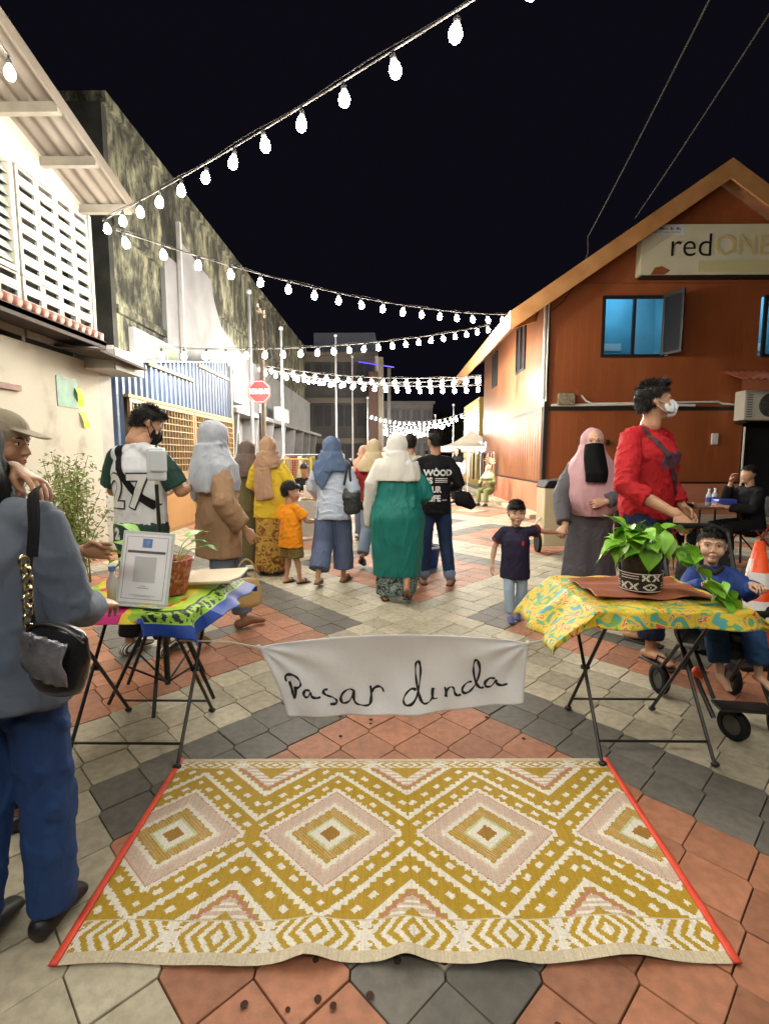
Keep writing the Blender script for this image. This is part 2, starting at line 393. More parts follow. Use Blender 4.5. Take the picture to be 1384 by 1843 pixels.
# ================================================================== BLUE CORRUGATED SHED WITH GRILLE GATES
m_blue = ramp_mat('blue_corrugated_paint', [(.2, (.026, .05, .10)), (.5, (.048, .09, .175)), (1, (.07, .12, .21))], scale=2.5, rough=.42, stretch=(1, 2, .5), detail=6)
shed = empty('blue_shed', 'shed of blue corrugated sheets with yellow lattice gates', 'shed', (-4, 8, 0))
def sp(mb, name, m, **k): mb.xf(Matrix.Translation((4, -8, 0))); return mb.build(name, m, shed, **k)
def shed_top(y): return 2.74 + (y - 7.5) * .175
def corr_x(y): return -4.06 + .028 * max(-.8, min(.8, 1.6 * math.sin(y * 2 * math.pi / .19)))
def corr(y0, y1, zb, zt):
    P = [[], []]; k = int((y1 - y0) / .0095)
    for i in range(k + 1):
        y = y0 + (y1 - y0) * i / k
        P[0].append((corr_x(y), y, zb(y))); P[1].append((corr_x(y), y, zt(y)))
    return MB().grid(P)
sp(corr(7.43, 7.82, lambda y: -.05, shed_top), 'corrugated_sheet', m_blue)
sp(corr(7.82, 13.0, lambda y: 2.27, shed_top), 'corrugated_sheet', m_blue)
sp(MB().prism([(-4.6, 7.43, shed_top(7.43) + .005), (-4.6, 13.1, shed_top(13.1) + .005), (-3.85, 13.1, shed_top(13.1) - .03), (-3.85, 7.9, shed_top(7.9) - .03)], (0, 0, .025)), 'roof_sheet', mat('pale_blue_sheet', (.22, .30, .36), (.3, .38, .44), scale=2, rough=.45))
m_tan = mat('tan_timber', (.30, .17, .06), (.42, .26, .11), scale=5, rough=.6, stretch=(1, 1, .2), bump=.2)
sp(MB().box(-4.025, -3.99, 8.6, 10.6, 2.86, 2.92).box(-4.025, -3.99, 10.9, 12.9, 3.22, 3.28), 'timber_strip', m_tan)
sp(MB().box(-4.02, -3.95, 7.80, 13.0, 2.25, 2.30), 'gate_header', m_tan)
m_yel = mat('yellow_grille_paint', (.23, .13, .035), (.31, .185, .055), scale=6, rough=.45)
m_ply = mat('orange_plywood', (.34, .165, .045), (.41, .215, .07), scale=2, rough=.5, stretch=(1, 1, .3), detail=7)
for (y0, y1) in ((7.84, 10.38), (10.42, 12.97)):
    g = sp(MB().box(-4.0, -3.955, y0, y0 + .06, 0, 2.24).box(-4.0, -3.955, y1 - .06, y1, 0, 2.24).box(-4.0, -3.955, y0 + .06, y1 - .06, 2.18, 2.24).box(-4.0, -3.955, y0 + .06, y1 - .06, 1.02, 1.08).box(-4.0, -3.955, y0 + .06, y1 - .06, .0, .06), 'gate_frame', m_yel)
    bars = MB(); n = int((y1 - y0) / .125)
    for k in range(1, n):
        y = y0 + (y1 - y0) * k / n; bars.box(-3.985, -3.965, y - .009, y + .009, 1.08, 2.18)
    for k in range(1, 9):
        z = 1.08 + 1.1 * k / 9; bars.box(-3.964, -3.95, y0 + .06, y1 - .06, z - .009, z + .009)
    b = bars; b.xf(Matrix.Translation((4, -8, 0))); b.build('lattice', m_yel, g)
    b = MB().box(-3.985, -3.965, y0 + .061, y1 - .061, .061, 1.019); b.xf(Matrix.Translation((4, -8, 0))); b.build('lower_panel', m_ply, g)
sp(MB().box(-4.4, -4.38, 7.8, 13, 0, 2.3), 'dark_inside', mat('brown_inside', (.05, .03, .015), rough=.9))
sp(MB().box(-4.4, -3.99, 12.99, 13.12, -.05, 3.6), 'end_post', m_white)

# ================================================================== STAINED BUILDING BEHIND, WITH WHITE LOWER FLOOR
m_stain = mat('mouldy_render', (.3, .3, .2), rough=.9, bump=.4, bscale=14)
n, l, b = nodes(m_stain)
tc = n.new('ShaderNodeTexCoord')
def nz(scale, st, det=7, dist=0.):
    mp = n.new('ShaderNodeMapping'); mp.inputs['Scale'].default_value = st; l.new(tc.outputs['Object'], mp.inputs[0])
    t = n.new('ShaderNodeTexNoise'); t.inputs['Scale'].default_value = scale; t.inputs['Detail'].default_value = det; t.inputs['Distortion'].default_value = dist; t.inputs['Roughness'].default_value = .72
    l.new(mp.outputs[0], t.inputs['Vector']); return t.outputs['Fac']
r1 = n.new('ShaderNodeValToRGB'); r1.color_ramp.elements[0].position = .42; r1.color_ramp.elements[1].position = .60
r1.color_ramp.elements[0].color = (.022, .022, .017, 1); r1.color_ramp.elements[1].color = (.27, .265, .175, 1)
l.new(nz(3.6, (1, 1, .40), 14, .35), r1.inputs[0])
r2 = n.new('ShaderNodeValToRGB'); r2.color_ramp.elements[0].position = .43; r2.color_ramp.elements[1].position = .57
r2.color_ramp.elements[0].color = (.13, .13, .11, 1); r2.color_ramp.elements[1].color = (1, 1, 1, 1)
l.new(nz(1.1, (1, 1, .55), 10, .4), r2.inputs[0])
mx = n.new('ShaderNodeMix'); mx.data_type = 'RGBA'; mx.blend_type = 'MULTIPLY'; mx.inputs[0].default_value = 1
l.new(r1.outputs[0], mx.inputs[6]); l.new(r2.outputs[0], mx.inputs[7]); l.new(mx.outputs[2], b.inputs['Base Color'])
m_blackmould = mat('black_mould', (.012, .012, .010), (.035, .035, .028), scale=3, rough=.95, bump=.3)
big = empty('stained_building', 'tall flat-roofed building streaked with black mould behind the blue shed', 'building', (-4.6, 9, 0))
def bp(mb, name, m, **k): mb.xf(Matrix.Translation((4.6, -9, 0))); return mb.build(name, m, big, **k)
bp(MB().box(-12, -4.6, 8.75, 28, -.05, 6.95), 'facade', m_stain)
bp(MB().box(-12.1, -4.52, 8.7, 28.1, 6.95, 7.12), 'parapet', m_stain)
bp(MB().box(-9, -4.55, 8.60, 8.74, -.05, 6.90), 'end_wall', m_blackmould)
for z in (3.75, 5.1): bp(MB().box(-4.599, -4.52, 8.76, 28, z, z + .13), 'ledge_band', m_stain)
m_white2 = ramp_mat('fresh_white_render', [(.3, (.16, .16, .165)), (.6, (.215, .215, .225)), (1, (.24, .24, .25))], scale=1.4, rough=.75, bump=.1)
bp(MB().prism([(-4.598, 10.6, 2.6), (-4.598, 29, 2.6), (-4.598, 29, 4.35), (-4.598, 17.6, 4.40), (-4.598, 15.4, 4.50), (-4.598, 14.0, 4.8), (-4.598, 13.5, 5.3), (-4.598, 13.3, 5.75), (-4.598, 11.45, 5.95), (-4.598, 11.4, 5.4), (-4.598, 10.6, 5.4)], (.09, 0, 0)), 'white_render', m_white2)
bp(MB().box(-4.5, -4.42, 11.22, 11.30, 3.0, 6.25), 'drain_pipe', m_grey)
m_glassd = mat('dark_glass', (.02, .025, .03), rough=.12)
for k, y in enumerate((9.2, 9.85, 10.5)):
    f = bp(MB().box(-4.6, -4.50, y, y + .58, 2.98, 3.62), 'window', m_grey)
    b = MB().box(-4.499, -4.49, y + .06, y + .52, 3.03, 3.57); b.xf(Matrix.Translation((4.6, -9, 0))); b.build('pane', mat('pale_glass', (.30, .33, .24), rough=.3), f)
# ledge canopy and columns of the ground floor
annex = empty('white_annex', 'white ground floor with long concrete canopy and slanted fins past the blue shed', 'building', (-4, 14, 0))
def ap(mb, name, m, **k): mb.xf(Matrix.Translation((4, -14, 0))); return mb.build(name, m, annex, **k)
ap(MB().box(-4.499, -3.9, 13.13, 29, 2.48, 2.60), 'canopy', m_white2)
ap(MB().box(-4.52, -4.42, 13.13, 29, -.05, 2.479), 'wall', m_white2)
for k in range(8):
    y = 13.4 + k * 2.0
    ap(MB().prism([(-4.41, y, 0), (-4.2, y, 0), (-3.95, y, 2.478), (-4.41, y, 2.478)], (0, .12, 0)), 'fin', m_white2)
    d = ap(MB().box(-4.415, -4.38, y + .35, y + 1.5, .9, 2.1), 'window', m_grey)
    b = MB().box(-4.379, -4.37, y + .42, y + 1.43, .97, 2.03); b.xf(Matrix.Translation((4, -14, 0))); b.build('pane', m_glassd, d)
m_box = mat('cool_grey_box', (.42, .45, .47), rough=.45)
ap(MB().box(-4.42, -3.98, 13.25, 14.2, 2.75, 3.55), 'switch_box', m_box, bevel=.02)
for k in range(3): ap(MB().box(-4.2, -3.95, 18.6 + .55 * k, 19.0 + .55 * k, 2.62, 3.15), 'condenser', m_box, bevel=.02)

# ================================================================== RIGHT: TIMBER BUILDING
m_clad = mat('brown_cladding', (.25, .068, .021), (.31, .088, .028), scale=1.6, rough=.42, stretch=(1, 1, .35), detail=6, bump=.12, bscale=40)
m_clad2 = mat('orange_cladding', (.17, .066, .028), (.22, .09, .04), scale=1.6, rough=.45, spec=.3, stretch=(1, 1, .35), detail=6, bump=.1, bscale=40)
m_trim = mat('black_trim', (.012, .010, .009), rough=.5)
m_fascia = mat('orange_fascia', (.42, .19, .065), (.52, .26, .10), scale=3, rough=.5, bump=.15)
m_plinth = mat('terracotta_plinth', (.40, .14, .075), (.46, .18, .10), scale=2, rough=.6, bump=.1)
tim = empty('timber_building', 'two-storey orange-brown building with ribbed cladding and steep gable', 'building', (3.35, 11.42, 0))
def tp(mb, name, m, **k): mb.xf(Matrix.Translation((-3.35, -11.42, 0))); return mb.build(name, m, tim, **k)
AX, AZ, EX = 6.74, 7.15, 3.35; EZ = AZ - .677 * (AX - EX)
def gab(x): return AZ - .08 - abs(x - AX) * .677
def ribs(x0, x1, zb, zt, pitch, depth, horizontal_axis='X', y=0, holes=()):
    """ribbed sheet: flat boards with narrow recessed grooves; holes = (a0,a1,z0,z1) left open"""
    mb = MB(); x = x0
    while x < x1 - 1e-4:
        xe = min(x + pitch, x1); g = pitch * .07
        segs = [(zb(x), zt((x + xe) / 2))]
        for (a0, a1, z0, z1) in holes:
            if x + .001 < a1 and xe - .001 > a0:
                segs = [s for q in segs for s in ((q[0], min(q[1], z0)), (max(q[0], z1), q[1])) if s[1] - s[0] > .01]
        for (b0, b1) in segs:
            full = b1 > zt((x + xe) / 2) - .001
            tA, tB = (zt(x), zt(xe)) if full else (b1, b1)
            if horizontal_axis == 'X':
                p = [(x, y - depth, b0), (x + g, y - depth, b0), (x + g * 1.6, y - depth * 2, b0), (xe, y - depth * 2, b0)]
                q = [(x, y - depth, tA), (x + g, y - depth, tA), (x + g * 1.6, y - depth * 2, tA), (xe, y - depth * 2, tB)]
                p += [(xe, y, b0)]; q += [(xe, y, tB)]
            else:
                p = [(y - depth, x, b0), (y - depth, x + g, b0), (y - depth * 2, x + g * 1.6, b0), (y - depth * 2, xe, b0), (y, xe, b0)]
                q = [(y - depth, x, tA), (y - depth, x + g, tA), (y - depth * 2, x + g * 1.6, tA), (y - depth * 2, xe, tB), (y, xe, tB)]
            mb.add(p + q, [(i, i + 1, 6 + i, 5 + i) for i in range(4)])
        x = xe
    return mb
YF = 11.42
W1 = (4.56, 5.86, 3.52, 4.74); W2 = (8.0, 9.3, 3.52, 4.74)
tp(ribs(3.42, 10.1, lambda x: 2.44, gab, .16, .0012, 'X', YF, (W1, W2)), 'upper_cladding', m_clad)
tp(ribs(3.42, 7.70, lambda x: .80, lambda x: 2.36, .16, .0012, 'X', YF), 'lower_cladding', m_clad)
tp(ribs(9.0, 11.0, lambda x: .80, lambda x: 2.36, .16, .0012, 'X', YF), 'lower_cladding', m_clad)
tp(MB().box(3.40, 7.70, YF - .03, YF, -.05, .76).box(9.0, 11, YF - .03, YF, -.05, .76), 'plinth', m_plinth)
tp(MB().box(3.42, 11, YF - .03, YF, 2.36, 2.44).box(3.42, 7.7, YF - .035, YF - .001, .76, .80), 'trim_band', m_trim)
tp(MB().box(3.45, 10, YF - .022, YF - .009, 5.02, 5.05), 'trim_strip', m_clad2)
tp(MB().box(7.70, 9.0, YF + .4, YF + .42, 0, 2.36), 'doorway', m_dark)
tp(MB().box(3.34, 3.42, YF - .06, YF + .02, -.05, 4.75), 'corner_post', m_trim)
WS1 = (13.1, 13.95, 3.52, 4.70); WS2 = (16.55, 17.2, 3.58, 4.66)
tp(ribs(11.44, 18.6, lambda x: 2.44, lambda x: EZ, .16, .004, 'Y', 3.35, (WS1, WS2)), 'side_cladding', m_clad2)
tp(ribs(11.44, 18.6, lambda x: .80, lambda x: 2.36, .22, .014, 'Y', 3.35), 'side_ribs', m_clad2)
for k in range(5): tp(MB().box(3.315, 3.349, 11.45 + k * 1.44, 11.45 + k * 1.44 + 1.425, -.05, .755), 'plinth_panel', m_plinth)
tp(MB().box(3.32, 3.349, 11.44, 18.6, .757, .80).box(3.32, 3.349, 11.44, 18.6, 2.361, 2.44), 'side_band', m_trim)
tp(MB().box(3.35, 11, 18.6, 18.75, -.05, 5.0), 'back_wall', m_clad)
# roof
m_roof = mat('roof_sheet_dark', (.10, .055, .035), (.16, .09, .06), scale=2, rough=.6)
sl = (AZ - EZ) / (AX - EX)
def rz(x): return AZ - abs(x - AX) * sl
for s, (xa, xb) in enumerate(((2.48, AX), (AX, 11.0))):
    b = MB(); P = [[], []]; k = 60
    for yi, y in enumerate((10.86, 19.3)):
        for i in range(k + 1):
            x = xa + (xb - xa) * i / k; P[yi].append((x, y, rz(x) + .05))
    tp(MB().grid(P), 'roof_slope', m_roof)
    tp(MB().grid([[(xa, 10.9, rz(xa) - .06), (xb, 10.9, rz(xb) - .06)], [(xa, 19.3, rz(xa) - .06), (xb, 19.3, rz(xb) - .06)]]), 'soffit', mat('soffit_board', (.30, .13, .06), (.36, .17, .09), scale=3, rough=.6))
def rake(xa, xb): return MB().prism([(xa, 10.84, rz(xa) - .31), (xb, 10.84, rz(xb) - .31), (xb, 10.84, rz(xb) + .07), (xa, 10.84, rz(xa) + .07)], (0, .04, 0))
tp(rake(2.48, AX), 'rake_board', m_fascia); tp(rake(AX, 11.0), 'rake_board', m_fascia)
tp(MB().box(2.44, 2.48, 10.84, 19.3, rz(2.48) - .3, rz(2.48) + .06), 'eave_board', m_fascia)
tp(MB().prism([(2.52, 12.2, rz(2.5) - .08), (3.34, 12.2, 4.45), (3.34, 12.2, 4.8), (2.52, 12.2, rz(2.5) - .05)], (0, .06, 0)), 'eave_bracket', m_fascia)
# windows
m_glass = bpy.data.materials.new('window_glass'); m_glass.use_nodes = True
n, l, b = nodes(m_glass); n.remove(b)
tr = n.new('ShaderNodeBsdfTransparent'); tr.inputs[0].default_value = (.8, .92, .97, 1); gl = n.new('ShaderNodeBsdfGlossy'); gl.inputs['Roughness'].default_value = .05
ms = n.new('ShaderNodeMixShader'); ms.inputs[0].default_value = .07
l.new(tr.outputs[0], ms.inputs[1]); l.new(gl.outputs[0], ms.inputs[2]); l.new(ms.outputs[0], n['Material Output'].inputs[0])
m_room = mat('room_blue_wall', (.10, .36, .52), (.13, .42, .58), scale=2, rough=.8)
m_tube = mat('lit_tube_lamp', (1, 1, 1), emit=(.75, .92, 1), estr=75)
def gwin(W, shutter):
    x0, x1, z0, z1 = W; xm = (x0 + x1) / 2
    f = tp(MB().box(x0 - .03, x0 + .03, YF - .05, YF + .02, z0 - .03, z1 + .03).box(x1 - .03, x1 + .03, YF - .05, YF + .02, z0 - .03, z1 + .03).box(x0 + .03, x1 - .03, YF - .05, YF + .02, z0 - .03, z0 + .03).box(x0 + .03, x1 - .03, YF - .05, YF + .02, z1 - .03, z1 + .03).box(xm - .03, xm + .03, YF - .045, YF + .015, z0 + .03, z1 - .03), 'window_frame', m_trim)
    def fp(mb, nm, m): mb.xf(Matrix.Translation((-3.35, -11.42, 0))); return mb.build(nm, m, f)
    fp(MB().box(x0 + .03, xm - .03, YF - .012, YF - .006, z0 + .03, z1 - .03), 'pane', m_glass)
    fp(MB().box(x0 - .6, x1 + .6, YF + 1.6, YF + 1.62, z0 - .4, z1 + .5).box(x0 - .62, x0 - .6, YF + .05, YF + 1.6, z0 - .4, z1 + .5).box(x1 + .6, x1 + .62, YF + .05, YF + 1.6, z0 - .4, z1 + .5), 'room_wall', m_room)
    fp(MB().box(x0 - .6, x1 + .6, YF + .05, YF + 1.6, z1 + .5, z1 + .52), 'room_ceiling', mat('room_ceiling', (.3, .45, .55), rough=.8))
    fp(MB().box(x0 + .1, x1 - .2, YF + 1.58, YF + 1.599, z0 + .42, z0 + .60), 'shelf', mat('room_pale', (.55, .7, .75), rough=.7))
    fp(MB().tube([(x0 + .1, YF + .9, z1 + .42), (x1 - .1, YF + .9, z1 + .42)], .02, 8), 'tube_lamp', m_tube)
    if shutter:
        M = Matrix.Translation((x1 - .05, YF - .055, 0)) @ Matrix.Rotation(R(-62), 4, 'Z')
        sh = MB().box(0, .46, -.02, .02, z0 + .0, z0 + .05).box(0, .46, -.02, .02, z1 - .02, z1 + .05).box(0, .05, -.02, .02, z0 + .05, z1 - .02).box(.41, .46, -.02, .02, z0 + .05, z1 - .02); sh.xf(M)
        fp(sh, 'casement', m_trim)
        sh = MB().box(.05, .41, -.004, .004, z0 + .05, z1 - .02); sh.xf(M); fp(sh, 'pane', m_glassd)
gwin(W1, True); gwin(W2, False)
for W in (WS1, WS2):
    y0, y1, z0, z1 = W; ym = (y0 + y1) / 2
    f = tp(MB().box(3.31, 3.37, y0 - .03, y0 + .03, z0, z1).box(3.31, 3.37, y1 - .03, y1 + .03, z0, z1).box(3.31, 3.37, y0 + .03, y1 - .03, z0, z0 + .05).box(3.31, 3.37, y0 + .03, y1 - .03, z1 - .05, z1).box(3.31, 3.37, ym - .025, ym + .025, z0 + .05, z1 - .05), 'window_frame', m_trim)
    b = MB().box(3.335, 3.345, y0 + .03, ym - .025, z0 + .05, z1 - .05).box(3.335, 3.345, ym + .025, y1 - .03, z0 + .05, z1 - .05); b.xf(Matrix.Translation((-3.35, -11.42, 0))); b.build('pane', m_glassd, f)
    tp(MB().box(3.37, 3.40, y0 - .1, y1 + .1, z0 - .1, z1 + .1), 'dark_inside', m_dark)
# pipes and boxes on the front
m_pvc = mat('white_pvc', (.66, .64, .6), rough=.4)
tp(MB().tube([(3.30, YF - .05, 4.6), (3.31, YF - .06, 2.6)], .03).tube([(3.37, YF - .08, 4.95), (3.36, YF - .09, 3.0), (3.37, YF - .08, 2.55)], .018), 'downpipe', m_pvc)
tp(MB().tube([(4.15, YF - .05, 2.68), (4.25, YF - .05, 2.56), (4.4, YF - .05, 2.50), (7.1, YF - .05, 2.54), (7.2, YF - .05, 2.5), (7.45, YF - .05, 2.48)], .022).tube([(3.5, YF - .045, 2.47), (4.0, YF - .05, 2.47), (5.3, YF - .06, 2.49), (6.6, YF - .06, 2.46)], .028), 'conduit', m_pvc)
tp(MB().box(3.62, 3.98, YF - .14, YF - .03, 2.47, 2.72), 'meter_box', mat('old_meter_box', (.12, .09, .06), (.3, .25, .18), scale=14, rough=.6), bevel=.01)
tp(MB().tube([(7.72, YF - .05, 0), (7.72, YF - .05, 2.0)], .022), 'pipe', m_pvc)
tp(MB().box(7.02, 7.16, YF - .06, YF - .009, 1.62, 1.86), 'switch_plate', m_pvc, bevel=.01)
tp(MB().box(4.72, 4.80, YF - .06, YF - .009, 1.6, 1.72), 'hook_plate', m_trim)
# zinc awning over the door
m_zinc = mat('red_zinc', (.34, .10, .05), (.42, .14, .07), scale=3, rough=.5)
P = [[(x, YF - .01, 3.18 + .025 * math.sin(x * 40)) for x in np.linspace(7.12, 9.4, 120)], [(x, YF - .75, 2.92 + .025 * math.sin(x * 40)) for x in np.linspace(7.12, 9.4, 120)]]
tp(MB().grid(P), 'door_awning', m_zinc, smooth=True)
tp(MB().grid([[(x, YF - .752, 2.90 + .02 * math.sin(x * 40)) for x in np.linspace(7.12, 9.4, 120)], [(x, YF - .752, 2.70) for x in np.linspace(7.12, 9.4, 120)]]), 'awning_edge', m_zinc)
# air conditioner
m_ac = mat('ac_cream', (.52, .50, .43), (.58, .56, .5), scale=3, rough=.5)
ac = empty('air_conditioner', 'cream outdoor air-conditioner unit on the brown wall under the red awning', 'air conditioner', (7.42, YF - .42, 2.12))
MB().box(0, 1.0, 0, .32, 0, .62).build('case', m_ac, ac, bevel=.02)
m_grid = mat('fan_grille', (.10, .10, .09), rough=.5)
f = MB(); Mf = Matrix.Translation((.55, -.012, .31)) @ Matrix.Rotation(R(90), 4, 'X')
f.lathe([(.25, 0), (.25, .012)], 28, M=Mf); f.build('fan_recess', m_trim, ac)
g = MB()
for k in range(6): g.tube([Mf @ Vector(((.05 + .038 * k) * math.cos(a), (.05 + .038 * k) * math.sin(a), .022)) for a in np.linspace(0, 2 * math.pi, 25)[:-1]], .006, 5, closed=True)
for k in range(8): g.tube([Mf @ Vector((.04 * math.cos(k * math.pi / 4), .04 * math.sin(k * math.pi / 4), .022)), Mf @ Vector((.25 * math.cos(k * math.pi / 4 + .5), .25 * math.sin(k * math.pi / 4 + .5), .022))], .006, 5)
g.build('fan_guard', m_grid, ac)
MB().lathe([(.045, 0), (.045, .03)], 14, M=Mf).build('hub', m_pvc, ac)
for k in range(10): MB().box(.05 + 0, .17, -.012, -.002, .06 + k * .05, .08 + k * .05).build('slat', m_grid, ac)
for x in (.1, .85): MB().box(x, x + .04, .05, .41, -.05, -.002).build('bracket', m_trim, ac)
# signboard "red ONE"
m_sign = mat('faded_sign_face', (.56, .52, .36), (.64, .60, .45), scale=1.2, rough=.35)
sg = empty('shop_sign', 'faded cream signboard lettered red ONE hung in the gable', 'sign', (5.18, YF - .25, 5.12))
MB().box(0, 3.4, 0, .22, 0, 1.0).build('sign_box', [m_sign], sg, bevel=.01)
MB().box(1.2, 3.4, -.006, -.001, .05, .28).build('sign_stripe', mat('sign_yellow_stripe', (.58, .52, .28), rough=.4), sg)
MB().box(.02, .86, -.008, -.001, .80, .985).build('sign_sticker', mat('sign_white_sticker', (.66, .66, .7), rough=.4), sg)
MB().prism([(.22, -.01, .0), (.50, -.01, .0), (.62, -.01, .08), (.44, -.01, .17), (.30, -.01, .14)], (0, .008, 0)).build('torn_corner', m_clad, sg)
def front_M(x, z, y=-.014): return Matrix.Translation((x, y, z)) @ Matrix.Rotation(R(90), 4, 'X')
m_ink = mat('sign_ink', (.015, .013, .012), rough=.5)
text_obj('red', front_M(1.02, .56), m_ink, sg, size=.66, weight=-.004)
text_obj('ONE', front_M(2.08, .56), mat('sign_orange', (.58, .45, .20), rough=.5), sg, size=.56, weight=.004, spacing=1.0)
m_ink2 = mat('sign_ink_grey', (.2, .2, .24), rough=.5)
for (x, wd) in ((.12, .1), (.25, .05), (.33, .2), (.56, .09), (.68, .12)): MB().box(x, x + wd, -.0105, -.0085, .885, .905).box(x + .02, x + wd * .6, -.0105, -.0085, .905, .935).build('small_script', m_ink2, sg)
text_obj('redONE NETWORK SDN BHD', Matrix.Translation((.46, -.0095, .835)) @ Matrix.Rotation(R(90), 4, 'X'), m_ink2, sg, size=.05)
MB().box(.05, 3.35, .02, .2, -.04, -.001).build('under_rail', m_trim, sg)
# overhead service cables landing on the timber building
m_cable = mat('black_cable', (.05, .05, .05), rough=.6)
for i, (pts, end, lb) in enumerate(((((3.42, YF - .1, 4.45), (3.62, 11.2, 4.60), (3.84, 11.0, 4.95), (3.94, 10.92, 5.3), (3.95, 10.79, 5.42), (3.93, 10.78, 5.72)), (2.75, 4.5, 5.55), 'service cable looping from the corner of the timber building up to the sky'), (((4.86, 10.80, 6.08),), (3.70, 5.0, 5.95), 'second service cable rising from the orange rake board'))):
    pts = [Vector(p) for p in pts]; a = pts[-1]; e = Vector(end); e2 = a + (e - a) * 1.9
    pts += [a.lerp(e2, t) - Vector((0, 0, .5 * t * (1 - t))) for t in np.linspace(.04, 1, 26)]
    tag(MB().tube(pts, .012, 6).build('service_cable', mat('grey_cable', (.035, .034, .032), rough=1.0, spec=.0), smooth=True), lb, 'cable')
# yellow louvre building next along
ylb = empty('yellow_building', 'narrow yellow louvred building beyond the timber one', 'building', (4.3, 24, 0))
m_yl = mat('yellow_louvre', (.32, .20, .03), (.38, .25, .05), scale=3, rough=.5)
MB().box(-.2, 4, 0, 5, -.05, 4.1).build('wall', m_yl, ylb)
for k in range(24): MB().box(-.26, .6, -.06, -.003, .9 + k * .13, .98 + k * .13).build('slat', m_yl, ylb)
MB().tube([(-.75, -4.5, 0), (-.75, -4.5, 4.6)], .06).build('corner_pipe', m_pvc, ylb)
# ================================================================== FAR BUILDINGS
m_far_grey = mat('far_render', (.075, .07, .072), (.11, .105, .105), scale=.6, rough=.85)
m_far_beige = mat('far_beige', (.17, .145, .12), (.21, .185, .155), scale=.6, rough=.85)
m_far_dark = mat('far_dark', (.03, .03, .04), (.05, .05, .06), scale=.6, rough=.7)
def block(name, label, x0, x1, y0, d, h, floors, bays, mw, mg, band, roofbox=False):
    e = empty(name, label, 'building', ((x0 + x1) / 2, y0, 0)); w = x1 - x0
    MB().box(-w / 2, w / 2, 0, d, -.05, h).build('wall', mw, e)
    fh = h / floors
    for f in range(floors):
        MB().box(-w / 2, w / 2, -.35, -.002, f * fh - .05 + fh * .88, f * fh + fh * .995).build('floor_band', band, e)
        for b in range(bays):
            xa = -w / 2 + w * (b + .08) / bays; xb = -w / 2 + w * (b + .92) / bays
            wdw = MB().box(xa, xb, -.08, -.003, f * fh + fh * .28, f * fh + fh * .84).build('window', mw, e)
            MB().box(xa + .06, (xa + xb) / 2 - .03, -.10, -.081, f * fh + fh * .30, f * fh + fh * .82).build('pane', mg, wdw)
            MB().box((xa + xb) / 2 + .03, xb - .06, -.10, -.081, f * fh + fh * .30, f * fh + fh * .82).build('pane', mg, wdw)
    MB().box(-w / 2 - .2, w / 2 + .2, -.4, d, h, h + .25).build('roof_slab', band, e)
    if roofbox: MB().box(-w / 4, w / 2, .5, 3, h + .25, h + 1.6).build('roof_room', mat('blue_roof_room', (.10, .11, .16), rough=.7), e)
    return e
block('office_block', 'dim grey three-storey block closing the far left side of the street', -6.2, -1.0, 33, 8, 7.6, 3, 4, m_far_grey, m_far_dark, m_far_beige, True)
block('column_block', 'far pale building with tall columns beside the dim grey block', -1.2, 4.2, 52, 8, 6.6, 2, 5, m_far_grey, m_far_dark, m_far_grey)
e = empty('brown_building', 'narrow brown-sided building at the far end behind the flagpoles', 'building', (-1.0, 31, 0))
MB().box(-.3, .25, 0, 1.6, -.05, 6.4).build('wall', mat('far_brown', (.09, .05, .04), rough=.8), e); MB().box(.26, .55, -.1, 1.6, -.05, 7.2).build('pilaster', m_far_beige, e); MB().box(.8, 1.0, 0, .4, -.05, 6.6).build('pilaster', m_far_grey, e)
led = MB().tube([(-2.0, 32.4, 7.2), (.2, 32.3, 6.85)], .035, 6).build('led_strip', mat('violet_led', (.1, .1, .4), emit=(.12, .08, 1.0), estr=1.6)); tag(led, 'violet lit strip along the far roof edge', 'light strip')
# dark hill of trees under the far sky
mb = MB(); rr2 = random.Random(11); m_tree = mat('night_tree', (.02, .03, .015), (.05, .06, .03), scale=2, rough=.9)
def leaf_cloud(mb, cx, cy, cz, rx, ry, rz, n, s, rr_):
    for _ in range(n):
        while True:
            a, b, c = rr_.uniform(-1, 1), rr_.uniform(-1, 1), rr_.uniform(-1, 1)
            if a * a + b * b + c * c < 1: break
        p = Vector((cx + a * rx, cy + b * ry, cz + c * rz)); d = Vector((rr_.gauss(0, 1), rr_.gauss(0, 1), rr_.gauss(0, .6))).normalized(); u = d.orthogonal().normalized(); w = d.cross(u)
        k = s * rr_.uniform(.6, 1.3)
        mb.add([p - d * k, p + u * k * .4, p + d * k, p - u * k * .4], [(0, 1, 2, 3)])
for i, (x, y, h, lb) in enumerate(((5.2, 68, 8.0, 'tall dark tree at the end of the street above the lamps'), (8.8, 62, 6.2, 'dark rounded tree behind the yellow louvred building'), (1.8, 72, 7.2, 'dark tree behind the far row of string lights'))):
    t = empty('street_tree', lb, 'tree', (x, y, 0), group='trees at the end of the street')
    MB().tube([(0, 0, -.05), (.1, 0, h * .35), (-.1, .1, h * .6)], [.22, .16, .1], 8).build('trunk', mat('bark', (.06, .045, .03), rough=.9), t)
    mb = MB(); 
    for k in range(9): leaf_cloud(mb, rr2.uniform(-2, 2), rr2.uniform(-1, 1), h * .62 + rr2.uniform(-1.2, 1.6), 1.5, 1.3, 1.1, 240, .22, rr2)
    mb.build('crown', m_tree, t)

